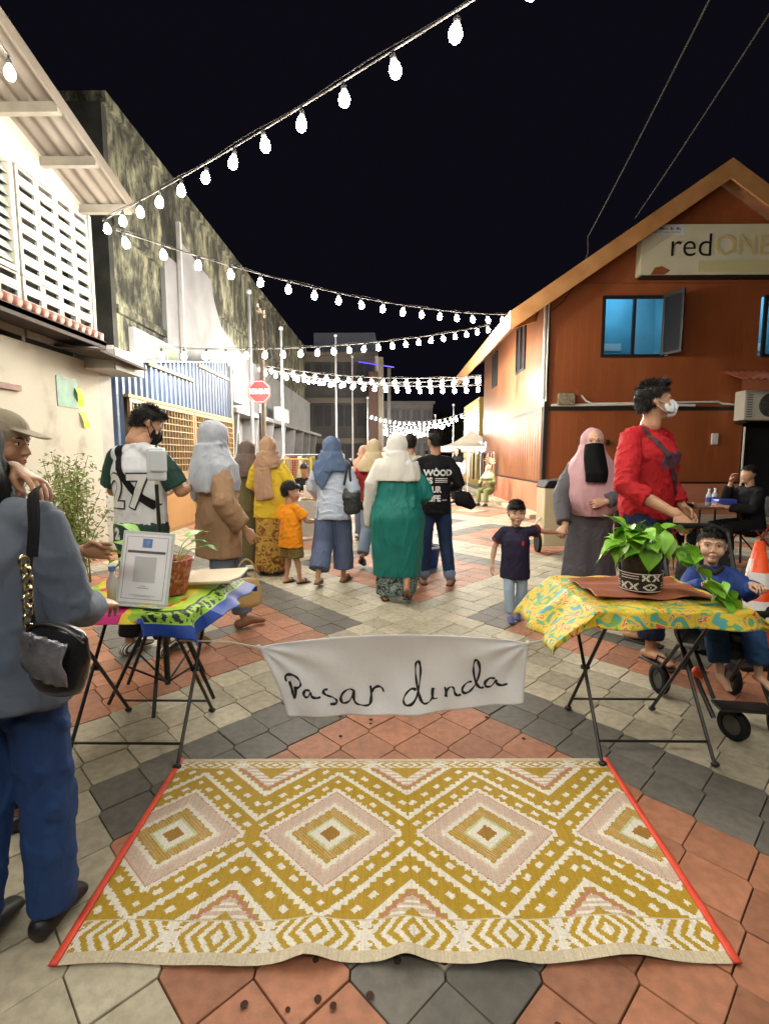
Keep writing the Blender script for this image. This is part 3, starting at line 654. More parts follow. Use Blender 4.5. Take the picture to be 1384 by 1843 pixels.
# ================================================================== POLES, STOP SIGN, LAMPS
m_pole = mat('grey_pole', (.5, .5, .52), (.58, .58, .6), scale=5, rough=.45)
for (x, y, h, r, lb) in [(-2.1, 20, 5.9, .045, 'tall white flagpole, the left of the pair past the canopy'), (-1.62, 22, 5.5, .04, 'slim white flagpole, the right of the pair past the canopy'), (-3.55, 17, 5.45, .05, 'pale pole rising before the canopy condensers'), (-3.70, 13.8, 5.6, .05, 'pale pole beside the stop sign'),
                    (3.75, 31, 4.4, .05, 'white post at the right end of the far string lights'), (3.1, 36, 4.2, .05, 'farthest white post holding the far string lights'), (-1.3, 29, 4.6, .05, 'grey post at the left end of the far string lights')]:
    p = empty('light_pole', lb, 'pole', (x, y, 0), group='poles along the street')
    MB().tube([(0, 0, -.02), (0, 0, h)], [r, r * .8], 10).build('shaft', m_pole, p, smooth=True); MB().sphere((0, 0, h + .03), r * 1.5, 10, 6).build('finial', m_pole, p, smooth=True)
    MB().box(-r * 2.2, r * 2.2, -r * 2.2, r * 2.2, -.01, .03).build('base_plate', m_pole, p)
up = empty('utility_pole', 'brown utility pole with crossarm standing behind the stop sign', 'utility pole', (-3.3, 13.4, 0))
m_upole = mat('pole_brown', (.10, .07, .05), (.16, .12, .09), scale=5, rough=.8)
MB().tube([(0, 0, -.02), (0, 0, 5.3)], [.075, .06], 10).build('shaft', m_upole, up, smooth=True)
MB().box(-.04, .04, -.35, .35, 4.95, 5.03).build('crossarm', m_upole, up)
MB().tube([(.05, 0, 4.9), (.25, -.1, 4.2), (.3, -.1, 3.4), (.05, -.1, 3.1)], .012, 5).tube([(-.05, .1, 4.9), (.15, -.12, 4.4), (.4, -.12, 3.9)], .012, 5).build('hanging_wire', m_cable, up)
for y in (-.3, .3): MB().lathe([(.02, 0), (.035, .03), (.02, .06), (.03, .09)], 8, c=(0, y, 5.03)).build('insulator', m_pvc, up)
# stop sign BERHENTI
st = empty('stop_sign', 'red octagonal stop sign lettered BERHENTI on a slim post', 'sign', (-3.0, 11.9, 0))
MB().tube([(0, 0, -.02), (0, 0, 2.55)], .028, 10).build('post', m_pole, st, smooth=True)
MB().tube([(0, 0, 1.7), (0, 0, 2.35)], .031, 10).build('post_band', m_trim, st)
oc = [(.275 * math.cos(R(22.5 + 45 * k)), -.04, 2.83 + .275 * math.sin(R(22.5 + 45 * k))) for k in range(8)]
MB().prism(oc, (0, .012, 0)).build('plate', mat('sign_red', (.55, .02, .025), rough=.35), st)
m_wht = mat('sign_white', (.8, .8, .8), rough=.4)
rim = MB()
o1 = [(.255 * math.cos(R(22.5 + 45 * k)), 2.83 + .255 * math.sin(R(22.5 + 45 * k))) for k in range(8)]; o2 = [(.243 * math.cos(R(22.5 + 45 * k)), 2.83 + .243 * math.sin(R(22.5 + 45 * k))) for k in range(8)]
for k in range(8):
    a, b_, c, d = o1[k], o1[(k + 1) % 8], o2[(k + 1) % 8], o2[k]; rim.poly([(a[0], -.043, a[1]), (b_[0], -.043, b_[1]), (c[0], -.043, c[1]), (d[0], -.043, d[1])])
rim.build('border', m_wht, st)
text_obj('BERHENTI', Matrix.Translation((0, -.044, 2.83)) @ Matrix.Rotation(R(90), 4, 'X') @ Matrix.Diagonal((.72, 1.25, 1, 1)), m_wht, st, size=.135, weight=.004)
# far street lamps (lit, orange)
m_sod = mat('sodium_lamp', (1, .8, .5), emit=(1, .52, .12), estr=60)
for i, (x, y) in enumerate(((5.3, 44), (5.9, 48))):
    sl_ = empty('street_lamp', ('nearer', 'farther')[i] + ' orange street lamp glowing beyond the white tent', 'street lamp', (x, y, 0), group='orange lamps beyond the tent')
    MB().tube([(0, 0, 0), (0, 0, 2.2)], .05, 8).build('post', m_pole, sl_); MB().sphere((0, 0, 2.32), .17, 12, 8).build('globe', m_sod, sl_, smooth=True)

# ================================================================== STRING LIGHTS
m_bulb = mat('lit_bulb', (1, 1, 1), emit=(1.0, .935, .80), estr=BULB)
m_sock = mat('bulb_socket', (.03, .03, .03), rough=.5)
m_wire = mat('string_cable', (.06, .056, .052), rough=.8, spec=.15)
bulb_me = MB().lathe([(.004, -.064), (.022, -.060), (.034, -.044), (.0385, -.022), (.035, 0), (.024, .024), (.014, .04)], 10).mesh('bulb', True); bulb_me.materials.append(m_bulb)
sock_me = MB().lathe([(.017, .04), (.020, .046), (.020, .076), (.008, .084), (.004, .10)], 8).mesh('socket', True); sock_me.materials.append(m_sock)
def string_light(label, A, B, sag, spacing, group='festoon string lights across the street', first=.25, count=None, scale=1.0):
    A = Vector(A); B = Vector(B); L = (B - A).length
    s = empty('string_light', label, 'string lights', tuple(A), group=group)
    f = lambda t: A.lerp(B, t) - Vector((0, 0, 4 * sag * t * (1 - t)))
    MB().tube([f(t) + Vector((0, 0, .10)) - A for t in np.linspace(0, 1, 28)], .006 * scale, 5).build('cable', m_wire, s)
    MB().tube([f(t) + Vector((0, 0, .122 + .012 * math.sin(40 * t))) - A for t in np.linspace(0, 1, 28)], .004 * scale, 5).build('guy_wire', m_wire, s)
    n_ = int((L - first) / spacing) + 1
    if count: n_ = count; spacing = (L - 2 * first) / (count - 1)
    for k in range(n_):
        t = (first + k * spacing) / L
        b = bpy.data.objects.new('bulb', bulb_me); C.objects.link(b); b.parent = s; b.location = f(t) - A; b.scale = (scale,) * 3
        b.rotation_euler = (random.uniform(-.22, .22), random.uniform(-.22, .22), 0)
        if scale <= 1.25:
            q = bpy.data.objects.new('socket', sock_me); C.objects.link(q); q.parent = b
string_light('nearest string of bulbs climbing from the rusty eave over the mat', (-3.40, 6.32, 4.02), (2.9, .9, 3.62), .10, .44, first=.12)
string_light('second string of bulbs from the rusty eave to the orange gable corner', (-3.34, 6.5, 3.99), (2.44, 11.0, 4.18), .235, .44, first=.1, scale=1.15)
string_light('third string of bulbs from the orange eave down to the blue shed roof', (2.46, 13, 4.48), (-3.80, 8.6, 3.02), .19, .365, first=.1, scale=1.2)
string_light('fourth string of bulbs, upper of the cluster above the canopy', (-3.8, 14.3, 3.80), (2.30, 13.3, 3.30), .20, .31, scale=1.3)
string_light('fifth string of bulbs, lower of the cluster above the canopy', (-3.75, 14.6, 3.75), (2.42, 13.9, 3.15), .22, .31, scale=1.3)
string_light('sixth string of bulbs, shortest of the cluster above the canopy', (-3.5, 16.2, 3.9), (2.40, 14.2, 3.40), .25, .33, scale=1.3)
for k, (y, lb) in enumerate(((27, 'first of the far strings near the yellow louvres'), (31, 'second of the far strings, just under the first'), (35, 'third of the far strings, midway down the far cluster'), (39, 'fourth of the far strings in the bright far cluster'), (43, 'fifth of the far strings low in the bright cluster'), (47, 'farthest and lowest string of bulbs in the bright cluster'))):
    string_light(lb, (-1.25, y + 1, 3.55 + .02 * k), (3.75, y - 2, 3.42), .45, .29, group='far strings of the bright cluster', scale=1.3)
# the same festoon goes on behind the photographer
string_light('string of bulbs overhead, one of its bulbs just under the rusty eave', (-2.985, 4.33, 4.35), (-1.2, -2.3, 4.2), .1, .5, first=.03)
string_light('string of bulbs crossing overhead behind the photographer', (-2.9, -.9, 3.9), (3.4, -1.8, 3.9), .25, .5)

# ================================================================== WOVEN MAT
NX, NY = 370, 190
Pn, Pf = (Vector((-.893, 1.205, 0)), Vector((.925, 1.240, 0))), (Vector((-.930, 2.136, 0)), Vector((.960, 2.165, 0)))
s_ = np.linspace(0, 1, NX + 1); t_ = np.linspace(0, 1, NY + 1)
S, T = np.meshgrid(s_, t_, indexing='ij')
X = (Pn[0].x * (1 - S) + Pn[1].x * S) * (1 - T) + (Pf[0].x * (1 - S) + Pf[1].x * S) * T
Y = (Pn[0].y * (1 - S) + Pn[1].y * S) * (1 - T) + (Pf[0].y * (1 - S) + Pf[1].y * S) * T
Z = .0065 + 0 * S
for (c, w_, h_) in ((.37, .035, .030), (.515, .028, .026), (.66, .035, .020), (.85, .05, .015), (.22, .04, .006)):
    Z += h_ * np.exp(-((S - c) / w_) ** 2) * np.exp(-(T / .16) ** 2)
Z += .003 * np.sin(S * 25 + 2 * T) * np.exp(-(T / .35) ** 2) + .0016 * np.sin(S * 9.0) * np.sin(T * 7) + .0018
Y += .006 * np.sin(S * 17) * np.exp(-(T / .2) ** 2)
for c in (.245, .365, .465, .70): Z += .0022 * np.exp(-((S - c) / .003) ** 2)
sc_ = (s_[:-1] + s_[1:]) / 2; tc_ = (t_[:-1] + t_[1:]) / 2
U, V = np.meshgrid(sc_ * 1.855 - .895, tc_ * .93, indexing='ij')       # metres across, metres from the near edge
jit = RNG.normal(0, .004, (NX, 1)) + RNG.normal(0, .002, (NX, NY))
def tri(a): return np.abs((a % 1.0) * 2 - 1)
WH = np.array((.76, .72, .64)); OL = np.array((.43, .275, .024)); PK = np.array((.60, .46, .37)); GR = np.array((.52, .58, .32)); RD = np.array((.50, .20, .15)); BR = np.array((.34, .18, .03)); BG = np.array((.60, .52, .38))
col = np.zeros((NX, NY, 3)) + OL
dx = ((U + .196 + .28) % .56) - .28; dy = V - .475
e1 = (np.abs(dx) - np.abs(dy)); d = np.abs(dx) / .28 + np.abs(dy) / .27 + jit
saw = .06 * tri(e1 / .042)
def put(mask, c): col[mask] = c
def dot(c): return (np.abs(d - c) < .050) & (tri(e1 / .10) > .60)
put(d > 1.98, WH); put((d > 1.93) & (d < 2.16) & (tri(V / .022) > .5), PK); put(d > 2.16, OL)
put((d > 1.75) & (d < 1.83 + saw), WH); put((d > 1.90) & (d < 1.95), RD)
put(dot(1.53), WH); put(dot(1.075), WH)
put((d > 1.24) & (d < 1.315 + saw), WH)
put(d < .965 - saw, WH); put(d < .85, RD); put(d < .835, PK); put(d < .64 + .03 * tri(e1 / .04), PK * 1.1)
put(d < .61 - .5 * saw, WH); put(d < .49 + .5 * saw, OL); put((d < .48) & (tri((V + U) / .014) > .5), np.array((.55, .36, .18)))
put(d < .31, GR); put(d < .265, WH); put(d < .14, BR)
# border bands
for (v0, v1, flip) in ((.030, .128, 0), (.865, .905, 1)):
    m_ = (V > v0) & (V < v1); vc = (v0 + v1) / 2; hw = (v1 - v0) / 2
    du = ((U + .196 + .14) % .28) - .14; de = np.abs(du) / .05 + np.abs(V - vc) / hw * .75 + jit * 2
    ring = (de * 2.6).astype(int) % 2
    c_ = np.where(ring[..., None] == 0, WH, OL * 1.05)
    c_ = np.where((np.abs(du) > .112 + .02 * tri(V / .02))[..., None], WH, c_)
    col[m_] = c_[m_]
    put((np.abs(V - v0) < .0026) | (np.abs(V - v1) < .0026), BG)
put(V < .028, BG); put(V > .908, BG)
col *= (1 + RNG.normal(0, .04, (NX, 1, 1)) + RNG.normal(0, .05, (NX, NY, 1)))
col *= np.where((np.arange(NX) % 2 == 0)[:, None, None], 1.0, .95)
verts = np.stack([X, Y, Z], -1).reshape(-1, 3)
idx = np.arange((NX + 1) * (NY + 1)).reshape(NX + 1, NY + 1)
faces = np.stack([idx[:-1, :-1], idx[1:, :-1], idx[1:, 1:], idx[:-1, 1:]], -1).reshape(-1, 4)
me = bpy.data.meshes.new('woven_field'); me.from_pydata(verts.tolist(), [], faces.tolist()); smooth(me)
a = me.attributes.new('Col', 'FLOAT_COLOR', 'FACE'); a.data.foreach_set('color', np.concatenate([np.clip(col.reshape(-1, 3), 0, 1), np.ones((NX * NY, 1))], 1).ravel().astype(np.float32))
rug = empty('floor_mat', 'woven ochre and white diamond-patterned floor mat with red side binding', 'mat', (0, 0, 0))
m_mat = attr_mat('woven_mat', rough=.55, bump=.2, bscale=260, dirt=.05, spec=.2)
link('woven_field', me, m_mat, rug)
m_bind = mat('red_binding', (.72, .055, .03), (.80, .09, .04), scale=8, rough=.5, bump=.2)
for side in (0, NX):
    pts = [(X[side, j], Y[side, j], Z[side, j] + .002) for j in range(0, NY + 1, 5)]
    MB().tube(pts, (.0105,) and [(.0125, .0045)] * len(pts), 8, side=(1, 0, 0)).build('side_binding', m_bind, rug, smooth=True)

# ================================================================== FOLDING TABLES
m_black = mat('black_steel', (.012, .012, .012), (.02, .02, .02), scale=12, rough=.38)
m_wood = mat('table_wood', (.22, .10, .05), (.30, .15, .08), scale=4, rough=.45, stretch=(4, .5, 1))
def folding_table(label, cx, cy, w=.49, dpt=.5, h=.70, rz=0):
    t = empty('folding_table', label, 'table', (cx, cy, 0), rz, group='black-legged folding tables')
    for k in range(6): MB().box(-.31 + k * .104, -.31 + k * .104 + .098, -.30, .30, h - .022, h).build('tabletop_slat', m_wood, t)
    for sx in (-1, 1):
        x = sx * w / 2
        MB().tube([(x, -dpt / 2, .012), (x, dpt / 2 - .02, h - .022)], .0085, 8).build('leg', m_black, t)
        x2 = x - sx * .022
        MB().tube([(x2, dpt / 2, .012), (x2, -dpt / 2 + .02, h - .022)], .0085, 8).build('leg', m_black, t)
        MB().tube([(x - sx * .025, 0, h / 2 - .005), (x + sx * .012, 0, h / 2 - .005)], .012, 8).build('pivot', m_black, t)
        for yy in (-dpt / 2, dpt / 2): MB().sphere((x if yy < 0 else x2, yy - .005, .013), (.02, .016, .0125), 10, 6).build('foot_cap', m_black, t, smooth=True)
    for yy, z, wd in ((-dpt / 2 + .05, .085, w / 2), (dpt / 2 - .05, .085, w / 2 - .02)): MB().tube([(-wd, yy, z), (wd, yy, z)], .006, 8).build('crossbar', m_black, t)
    return t
folding_table('folding table under the flapping yellow batik cloth and potted pothos', 1.175, 2.375)
folding_table('folding table under the blue-edged batik cloth and framed notice', -1.17, 2.33)

def cloth(name, m, hw, hd, cx, cy, z0, tx, ty, drop, n=72, hems=None, parent=None, thick=.0025, colour=None, lift=None, amp=1.0, seed=0):
    """sheet over a table top of half size tx,ty; overhang falls along drop(u,v)"""
    r_ = random.Random(seed); ph = [r_.uniform(0, 6.28) for _ in range(8)]
    P = []
    for i in range(n + 1):
        row = []
        for j in range(n + 1):
            u = -hw + 2 * hw * i / n; v = -hd + 2 * hd * j / n
            ox = max(0, abs(u) - tx); oy = max(0, abs(v) - ty); o = math.hypot(ox, oy)
            hang = min(1, o / .04)
            x = math.copysign(min(abs(u), tx) + ox * .32, u); y = math.copysign(min(abs(v), ty) + oy * .28, v)
            z = -o * .93
            a = math.atan2(v / hd, u / hw); wv = math.sin(a * 9 + ph[0]) + .6 * math.sin(a * 15 + ph[1])
            x += .018 * amp * wv * min(1, o / .1) * math.copysign(1, u) * (1 if ox > 0 else 0); y += .018 * amp * wv * min(1, o / .1) * math.copysign(1, v) * (1 if oy > 0 else 0)
            z += (1 - hang) * (.004 * math.sin(u * 31 + ph[2] + 9 * v) + .003 * math.sin(v * 43 + ph[3]) + .005)
            p = Vector((x, y, z))
            if lift: p = lift(u, v, p, o)
            row.append((cx + p.x, cy + p.y, z0 + p.z))
        P.append(row)
    mb = MB().grid(P); me = mb.mesh(name, True)
    if colour:
        cs = []
        for i in range(n):
            for j in range(n):
                u = -hw + 2 * hw * (i + .5) / n; v = -hd + 2 * hd * (j + .5) / n; cs += [*colour(u, v), 1]
        a = me.attributes.new('Col', 'FLOAT_COLOR', 'FACE'); a.data.foreach_set('color', np.array(cs, np.float32))
    o = link(name, me, m, parent)
    sd = o.modifiers.new('solid', 'SOLIDIFY'); sd.thickness = thick; sd.offset = 1
    return o
# --- right: yellow batik cloth with brown runner
def nzc(u, v, s, k=0): return noise.noise(Vector((u * s + k, v * s - k * 1.7, k * .37)))
def batik1(u, v):
    a = nzc(u, v, 17, 3); b = nzc(u, v, 24, 8); c = nzc(u, v, 11, 15)
    if c > .40: return (.58, .03, .10)
    if a > .22: return (.10, .42, .45)
    if b > .34: return (.62, .56, .30)
    if a < -.30: return (.62, .30, .03)
    if b < -.26: return (.13, .33, .05)
    return (.62, .36, .02)
def lift1(u, v, p, o):
    if u < -.32:                                   # the wind catches the side towards the banner
        k = min(1, (-u - .32) / .2); p.x -= .11 * k; p.z += .03 * k * (1 - v); p.y -= .05 * k
    if u > .32 and v < .1:
        k = min(1, (u - .32) / .22); p.x += .15 * k; p.z += .05 * k
    if v < -.315: p.z *= .7
    return p
m_cl1 = ramp_mat('yellow_batik', [(0, (.06, .30, .33)), (.34, (.08, .33, .34)), (.37, (.14, .34, .05)), (.41, (.30, .42, .05)), (.44, (.62, .44, .03)), (.54, (.68, .52, .08)), (.575, (.60, .26, .02)), (.60, (.55, .03, .09)), (.63, (.60, .55, .30)), (.66, (.13, .33, .06))], scale=15, detail=1.6, distort=1.4, rough=.6, interp='CONSTANT', bump=.2, bscale=200)
tag(cloth('tablecloth', m_cl1, .54, .405, 1.175, 2.375, .708, .325, .315, None, n=90, lift=lift1, seed=2), 'yellow and teal batik cloth flapping over the table with the pothos', 'tablecloth')
m_brown = mat('brown_runner', (.26, .075, .03), (.32, .10, .045), scale=5, rough=.6, bump=.25, bscale=50)
def lift2(u, v, p, o): p.z += .012 * math.sin(u * 17 + v * 9) * math.sin(v * 13) ** 2 + .008; return p
tag(cloth('table_runner', m_brown, .262, .185, 1.17, 2.40, .722, .5, .5, None, n=48, lift=lift2, seed=5), 'plain rust-brown cloth square laid over the yellow batik', 'table runner')
# --- left: magenta, lime and blue-edged batik
def batik2(u, v):
    e = .43 - u if u < .12 else min(.43 - u, .41 + v)
    if e < .055: return (.015, .06, .34)
    if e < .062: return (.35, .6, .1)
    if e < .125:
        return (.02, .03, .03) if (nzc(u, v, 60, 4) > -.05 and not (abs((u + v) % .05 - .025) < .007)) else (.30, .52, .05)
    if e < .14: return (.02, .03, .02)
    if e < .19: return (.38, .58, .04)
    a = nzc(u, v, 8, 2); b = nzc(u, v, 13, 6)
    if u < .05 and v < -.22: return (.62, .02, .20)
    if a > .25: return (.60, .05, .05)
    if b > .2: return (.28, .5, .04)
    return (.72, .58, .03)
def lift3(u, v, p, o):
    if v < -.315 and u < .14: p.z *= .35
    if u > .335 and v > -.2: p.x += .07 * min(1, (u - .335) / .1); p.z += .05 * min(1, (u - .335) / .1)
    return p
tag(cloth('tablecloth', attr_mat('magenta_batik', rough=.55, bump=.2), .43, .41, -1.15, 2.335, .708, .335, .315, None, n=150, colour=batik2, lift=lift3, seed=9, amp=.8), 'lime and magenta batik cloth with broad blue border on the notice table', 'tablecloth')

# ================================================================== BANNER
m_sheet = mat('banner_sheet', (.74, .76, .82), (.80, .82, .86), scale=3, rough=.75, bump=.15, bscale=40)
n, l, b = nodes(m_sheet); b.inputs['Subsurface Weight'].default_value = 0
bn = empty('banner', 'white cloth banner hand-lettered Pasar dinda tied between the two tables', 'banner', (0, 2.3, 0))
def ban(u, v):     # u 0..1 left to right, v 0 top .. 1 bottom
    xl = -.617 + .137 * v ** .8; xr = .638 - .02 * v
    x = xl + (xr - xl) * u
    zt = .464 + .025 * u + .05 * math.sin(math.pi * u) ** .8; zb = .140 + .075 * u ** 2 - .012 * math.sin(math.pi * u)
    z = zt + (zb - zt) * v
    y = 0.03 * math.sin(math.pi * u) * math.sin(math.pi * min(1, v * 1.0)) + .012 * math.sin(u * 13 + 4 * v) * v + .006 * math.sin(u * 31 - 6 * v) * v
    cl = math.hypot(u * 3.2, v); cr = math.hypot((1 - u) * 3.2, v)
    y += .010 * math.sin(math.atan2(v, u * 3.2 + 1e-6) * 11) * math.exp(-cl * 1.6) * min(1, cl * 5) + .010 * math.sin(math.atan2(v, (1 - u) * 3.2 + 1e-6) * 11) * math.exp(-cr * 1.6) * min(1, cr * 5)
    return Vector((x, y - .02 * v, z))
o = MB().grid([[ban(i / 110, j / 44) for j in range(45)] for i in range(111)]).build('sheet', m_sheet, bn, smooth=True)
sd = o.modifiers.new('solid', 'SOLIDIFY'); sd.thickness = .002; sd.offset = -1
def ban_at(x, z):  # inverse of ban in x,z
    u, v = .5, .5
    for _ in range(25):
        p = ban(u, v); u += (x - p.x) / 1.2; v -= (z - p.z) / .35; 
    return u, v
STROKES = [
 [(163, 265), (158, 242), (178, 232), (205, 240), (224, 260), (228, 278), (215, 290), (196, 290)], [(176, 262), (186, 290), (193, 315), (199, 338)], [(204, 290), (206, 315), (200, 336)],
 [(272, 303), (252, 298), (243, 312), (250, 327), (264, 326), (274, 310), (280, 326), (300, 333), (320, 330)], [(352, 300), (334, 302), (333, 315), (350, 326), (376, 336), (392, 350), (386, 363), (362, 362)],
 [(470, 308), (448, 300), (422, 315), (410, 340), (418, 360), (442, 357), (462, 332), (471, 308), (468, 335), (478, 360), (500, 369), (530, 372), (545, 362), (549, 330), (545, 290)], [(548, 322), (562, 302), (582, 294), (598, 300), (607, 318)],
 [(755, 302), (733, 298), (708, 318), (696, 345), (708, 362), (735, 356), (758, 325), (770, 275), (775, 220), (770, 188), (761, 180), (752, 196), (753, 245), (762, 300), (776, 342), (792, 356), (812, 350), (828, 330), (832, 292), (826, 318), (834, 336), (852, 334)],
 [(884, 284), (888, 305), (889, 326), (893, 300), (908, 286), (924, 290), (930, 312), (942, 322), (958, 318)],
 [(1008, 266), (988, 270), (967, 290), (966, 308), (984, 314), (1010, 298), (1032, 262), (1043, 215), (1036, 178), (1024, 164), (1015, 182), (1016, 225), (1028, 272), (1046, 291), (1062, 288)],
 [(1112, 246), (1088, 246), (1068, 266), (1072, 284), (1096, 280), (1116, 254), (1120, 268), (1140, 276), (1168, 270)]]
m_paint = mat('banner_ink', (.012, .012, .014), rough=.7)
def catmull(p, k=6):
    q = [p[0]] + list(p) + [p[-1]]; out = []
    for i in range(1, len(q) - 2):
        for t in np.linspace(0, 1, k, endpoint=False):
            a, b_, c, d_ = (np.array(q[i + z], float) for z in (-1, 0, 1, 2))
            out.append(tuple(.5 * ((2 * b_) + (-a + c) * t + (2 * a - 5 * b_ + 4 * c - d_) * t * t + (-a + 3 * b_ - 3 * c + d_) * t ** 3)))
    out.append(tuple(p[-1])); return out
for st_ in STROKES:
    pts = []
    for (cx_, cy_) in catmull(st_):
        px = 450 + cx_ / 2.516; py = 1120 + cy_ / 2.516
        u, v = ban_at((px - 703) * .00259, .464 - (py - 1165) * .00272)
        p = ban(u, v); pts.append(p + Vector((0, -.0042, 0)))
    rs = [(.0058, .0016) if 0 < i < len(pts) - 1 else (.003, .0012) for i in range(len(pts))]
    # flat brush line: wide in the sheet, thin across it
    mb = MB(); L_ = []
    for i, p in enumerate(pts):
        t = (pts[min(i + 1, len(pts) - 1)] - pts[max(i - 1, 0)]); nrm = Vector((-t.z, 0, t.x)).normalized(); w_ = .0050 * (1 + .22 * math.sin(i * .7) + .3 * math.sin(i * .23 + len(pts))) * (1 if 0 < i < len(pts) - 1 else .5)
        L_.append([p + nrm * w_, p + nrm * w_ * .4 + Vector((0, -.0012, 0)), p - nrm * w_ * .4 + Vector((0, -.0012, 0)), p - nrm * w_])
    mb.grid(L_).build('brush_stroke', m_paint, bn)
m_rope = mat('white_rope', (.62, .6, .52), rough=.8)
MB().tube([ban(0, 0), ban(0, 0) + Vector((-.12, -.03, .035)), Vector((-.915, -.17, .56))], .004, 6).build('tie_rope', m_rope, bn)
MB().tube([ban(1, 0), ban(1, 0) + Vector((.1, -.02, .03)), Vector((.93, -.10, .61))], .004, 6).build('tie_rope', m_rope, bn)
for u in (0, 1): MB().sphere(tuple(ban(u, 0)), .013, 8, 6).build('knot', m_rope, bn)

# ================================================================== THINGS ON THE TABLES
m_leaf = mat('pothos_leaf', (.13, .36, .025), (.28, .56, .05), scale=14, rough=.35, detail=6, spec=.6)
m_leafd = mat('dark_leaf', (.06, .17, .03), (.12, .28, .05), scale=14, rough=.4)
def leaf_mesh(name, L, Wd, fold, droop, m):
    P = []
    for i in range(9):
        t = i / 8; w_ = Wd * (math.sin(math.pi * min(1, t * 1.02 + .10) ** .75) ** .8 if t < 1 else 0) * (1 - t ** 4)
        if i == 0: w_ = Wd * .55
        row = []
        for j in range(5):
            s = (j - 2) / 2; back = -.12 * L * abs(s) * (1 if i == 0 else 0)
            row.append((s * w_, t * L + back, fold * abs(s) * w_ - droop * t * t * L + .003 * math.sin(t * 9 + s * 4)))
        P.append(row)
    me = MB().grid(P).mesh(name, True); me.materials.append(m); return me
LEAVES = [leaf_mesh('leaf', .11, .045, .35, .25, m_leaf), leaf_mesh('leaf', .10, .04, .2, .5, m_leaf), leaf_mesh('leaf', .09, .042, .5, .35, m_leaf), leaf_mesh('leaf', .08, .032, .3, .3, m_leafd)]
def put_leaf(parent, p, yaw, pitch, roll, s, k):
    o = bpy.data.objects.new('leaf', LEAVES[k]); C.objects.link(o); o.parent = parent; o.location = p; o.scale = (s, s, s)
    o.rotation_euler = (Matrix.Rotation(yaw, 3, 'Z') @ Matrix.Rotation(pitch, 3, 'X') @ Matrix.Rotation(roll, 3, 'Y')).to_euler(); return o
m_pot = mat('black_pot', (.018, .013, .011), (.03, .022, .018), scale=9, rough=.4)
pp = empty('potted_plant', 'pothos in a black pot with tribal patterned white band on the batik table', 'potted plant', (1.17, 2.36, .734))
MB().lathe([(.075, 0), (.082, .06), (.088, .13), (.094, .165), (.094, .175), (.082, .175), (.078, .15)], 32, cap=False).lathe([(.0, .0005), (.075, .001)], 32, cap=False).build('pot', m_pot, pp, smooth=True)
MB().lathe([(.0, .150), (.08, .150)], 24, cap=False).build('soil', mat('soil', (.03, .02, .012), rough=.95), pp)
# patterned sleeve
K, Rr = 96, 22; P = [[(Vector((.0905 + .006 * i / Rr, 0, .005 + .085 * i / Rr)) @ Matrix.Rotation(-2 * math.pi * j / K, 3, 'Z')) for j in range(K)] for i in range(Rr + 1)]
mb = MB().grid(P, closed_u=True); me = mb.mesh('patterned_band', True); cs = []
for i in range(Rr):
    for j in range(K):
        a = (j % 16) / 16; r_ = i / Rr; blk = (j // 16 + (0 if r_ > .5 else 1)) % 3; rr_ = (r_ * 2) % 1
        if rr_ < .10 or i in (0, Rr - 1) or a < .07: w_ = i in (0, Rr - 1)
        elif blk == 0: w_ = (int(rr_ * 7) % 2 == 0)
        elif blk == 1: w_ = abs(abs(a * 2 % 1 - .5) - abs(rr_ - .5)) < .12
        else: w_ = abs(abs(a - .5) * 1.2 + abs(rr_ - .5) - .38) < .09 or abs(abs(a - .5) + abs(rr_ - .5)) < .1
        cs += [*((.72, .7, .64) if w_ else (.018, .016, .015)), 1]
a = me.attributes.new('Col', 'FLOAT_COLOR', 'FACE'); a.data.foreach_set('color', np.array(cs, np.float32))
link('patterned_band', me, attr_mat('pot_print', rough=.5), pp)
r_ = random.Random(21); m_stem = mat('green_stem', (.24, .42, .08), rough=.5)
def stem_leaf(parent, base, tip, s, k, yaw, pitch, roll=0):
    base, tip = Vector(base), Vector(tip); mid = (base + tip) / 2 + Vector((0, 0, .03))
    MB().tube([base, mid, tip], [.003, .0025, .002], 5).build('stem', m_stem, parent); put_leaf(parent, tip, yaw, pitch, roll, s, k)
for i in range(30):
    a = r_.uniform(0, 6.283); rad = r_.uniform(.02, .12); h = .215 + r_.uniform(-.03, .10) * (1 - rad * 3); t = Vector((rad * math.cos(a), rad * math.sin(a), h))
    stem_leaf(pp, (t.x * .25, t.y * .25, .15), t, r_.uniform(.8, 1.25), r_.randrange(3), a - math.pi / 2 + r_.uniform(-.5, .5), R(r_.uniform(-50, 40)), R(r_.uniform(-30, 30)))
for (x, y, z, yw, pt) in ((-.13, -.06, .22, 100, -5), (-.12, .0, .19, 80, -20), (-.07, -.08, .26, 140, 20), (-.1, -.02, .29, 60, 50), (.02, -.1, .27, 180, -35), (.05, -.08, .25, 200, -50), (-.02, -.1, .20, 170, -60), (.08, -.05, .29, -90, 10)):
    stem_leaf(pp, (x * .3, y * .3, .15), (x, y, z), 1.15, r_.randrange(3), R(yw), R(pt))
# vine trailing over the table edge to the right
path = [Vector(p) for p in ((.07, -.02, .17), (.12, -.04, .20), (.16, -.08, .18), (.19, -.12, .12), (.20, -.16, .07), (.22, -.19, .03), (.20, -.22, .0))]
MB().tube(path, .003, 5).build('vine', m_stem, pp)
for i in range(20):
    t = r_.uniform(0, len(path) - 1.01); p = path[int(t)].lerp(path[int(t) + 1], t % 1)
    q = p + Vector((r_.uniform(-.03, .05), r_.uniform(-.04, .02), r_.uniform(-.02, .05)))
    stem_leaf(pp, p, q, r_.uniform(.6, 1.0), r_.choice((0, 1, 2, 0)), R(r_.uniform(150, 300)), R(r_.uniform(-70, -10)), R(r_.uniform(-40, 40)))
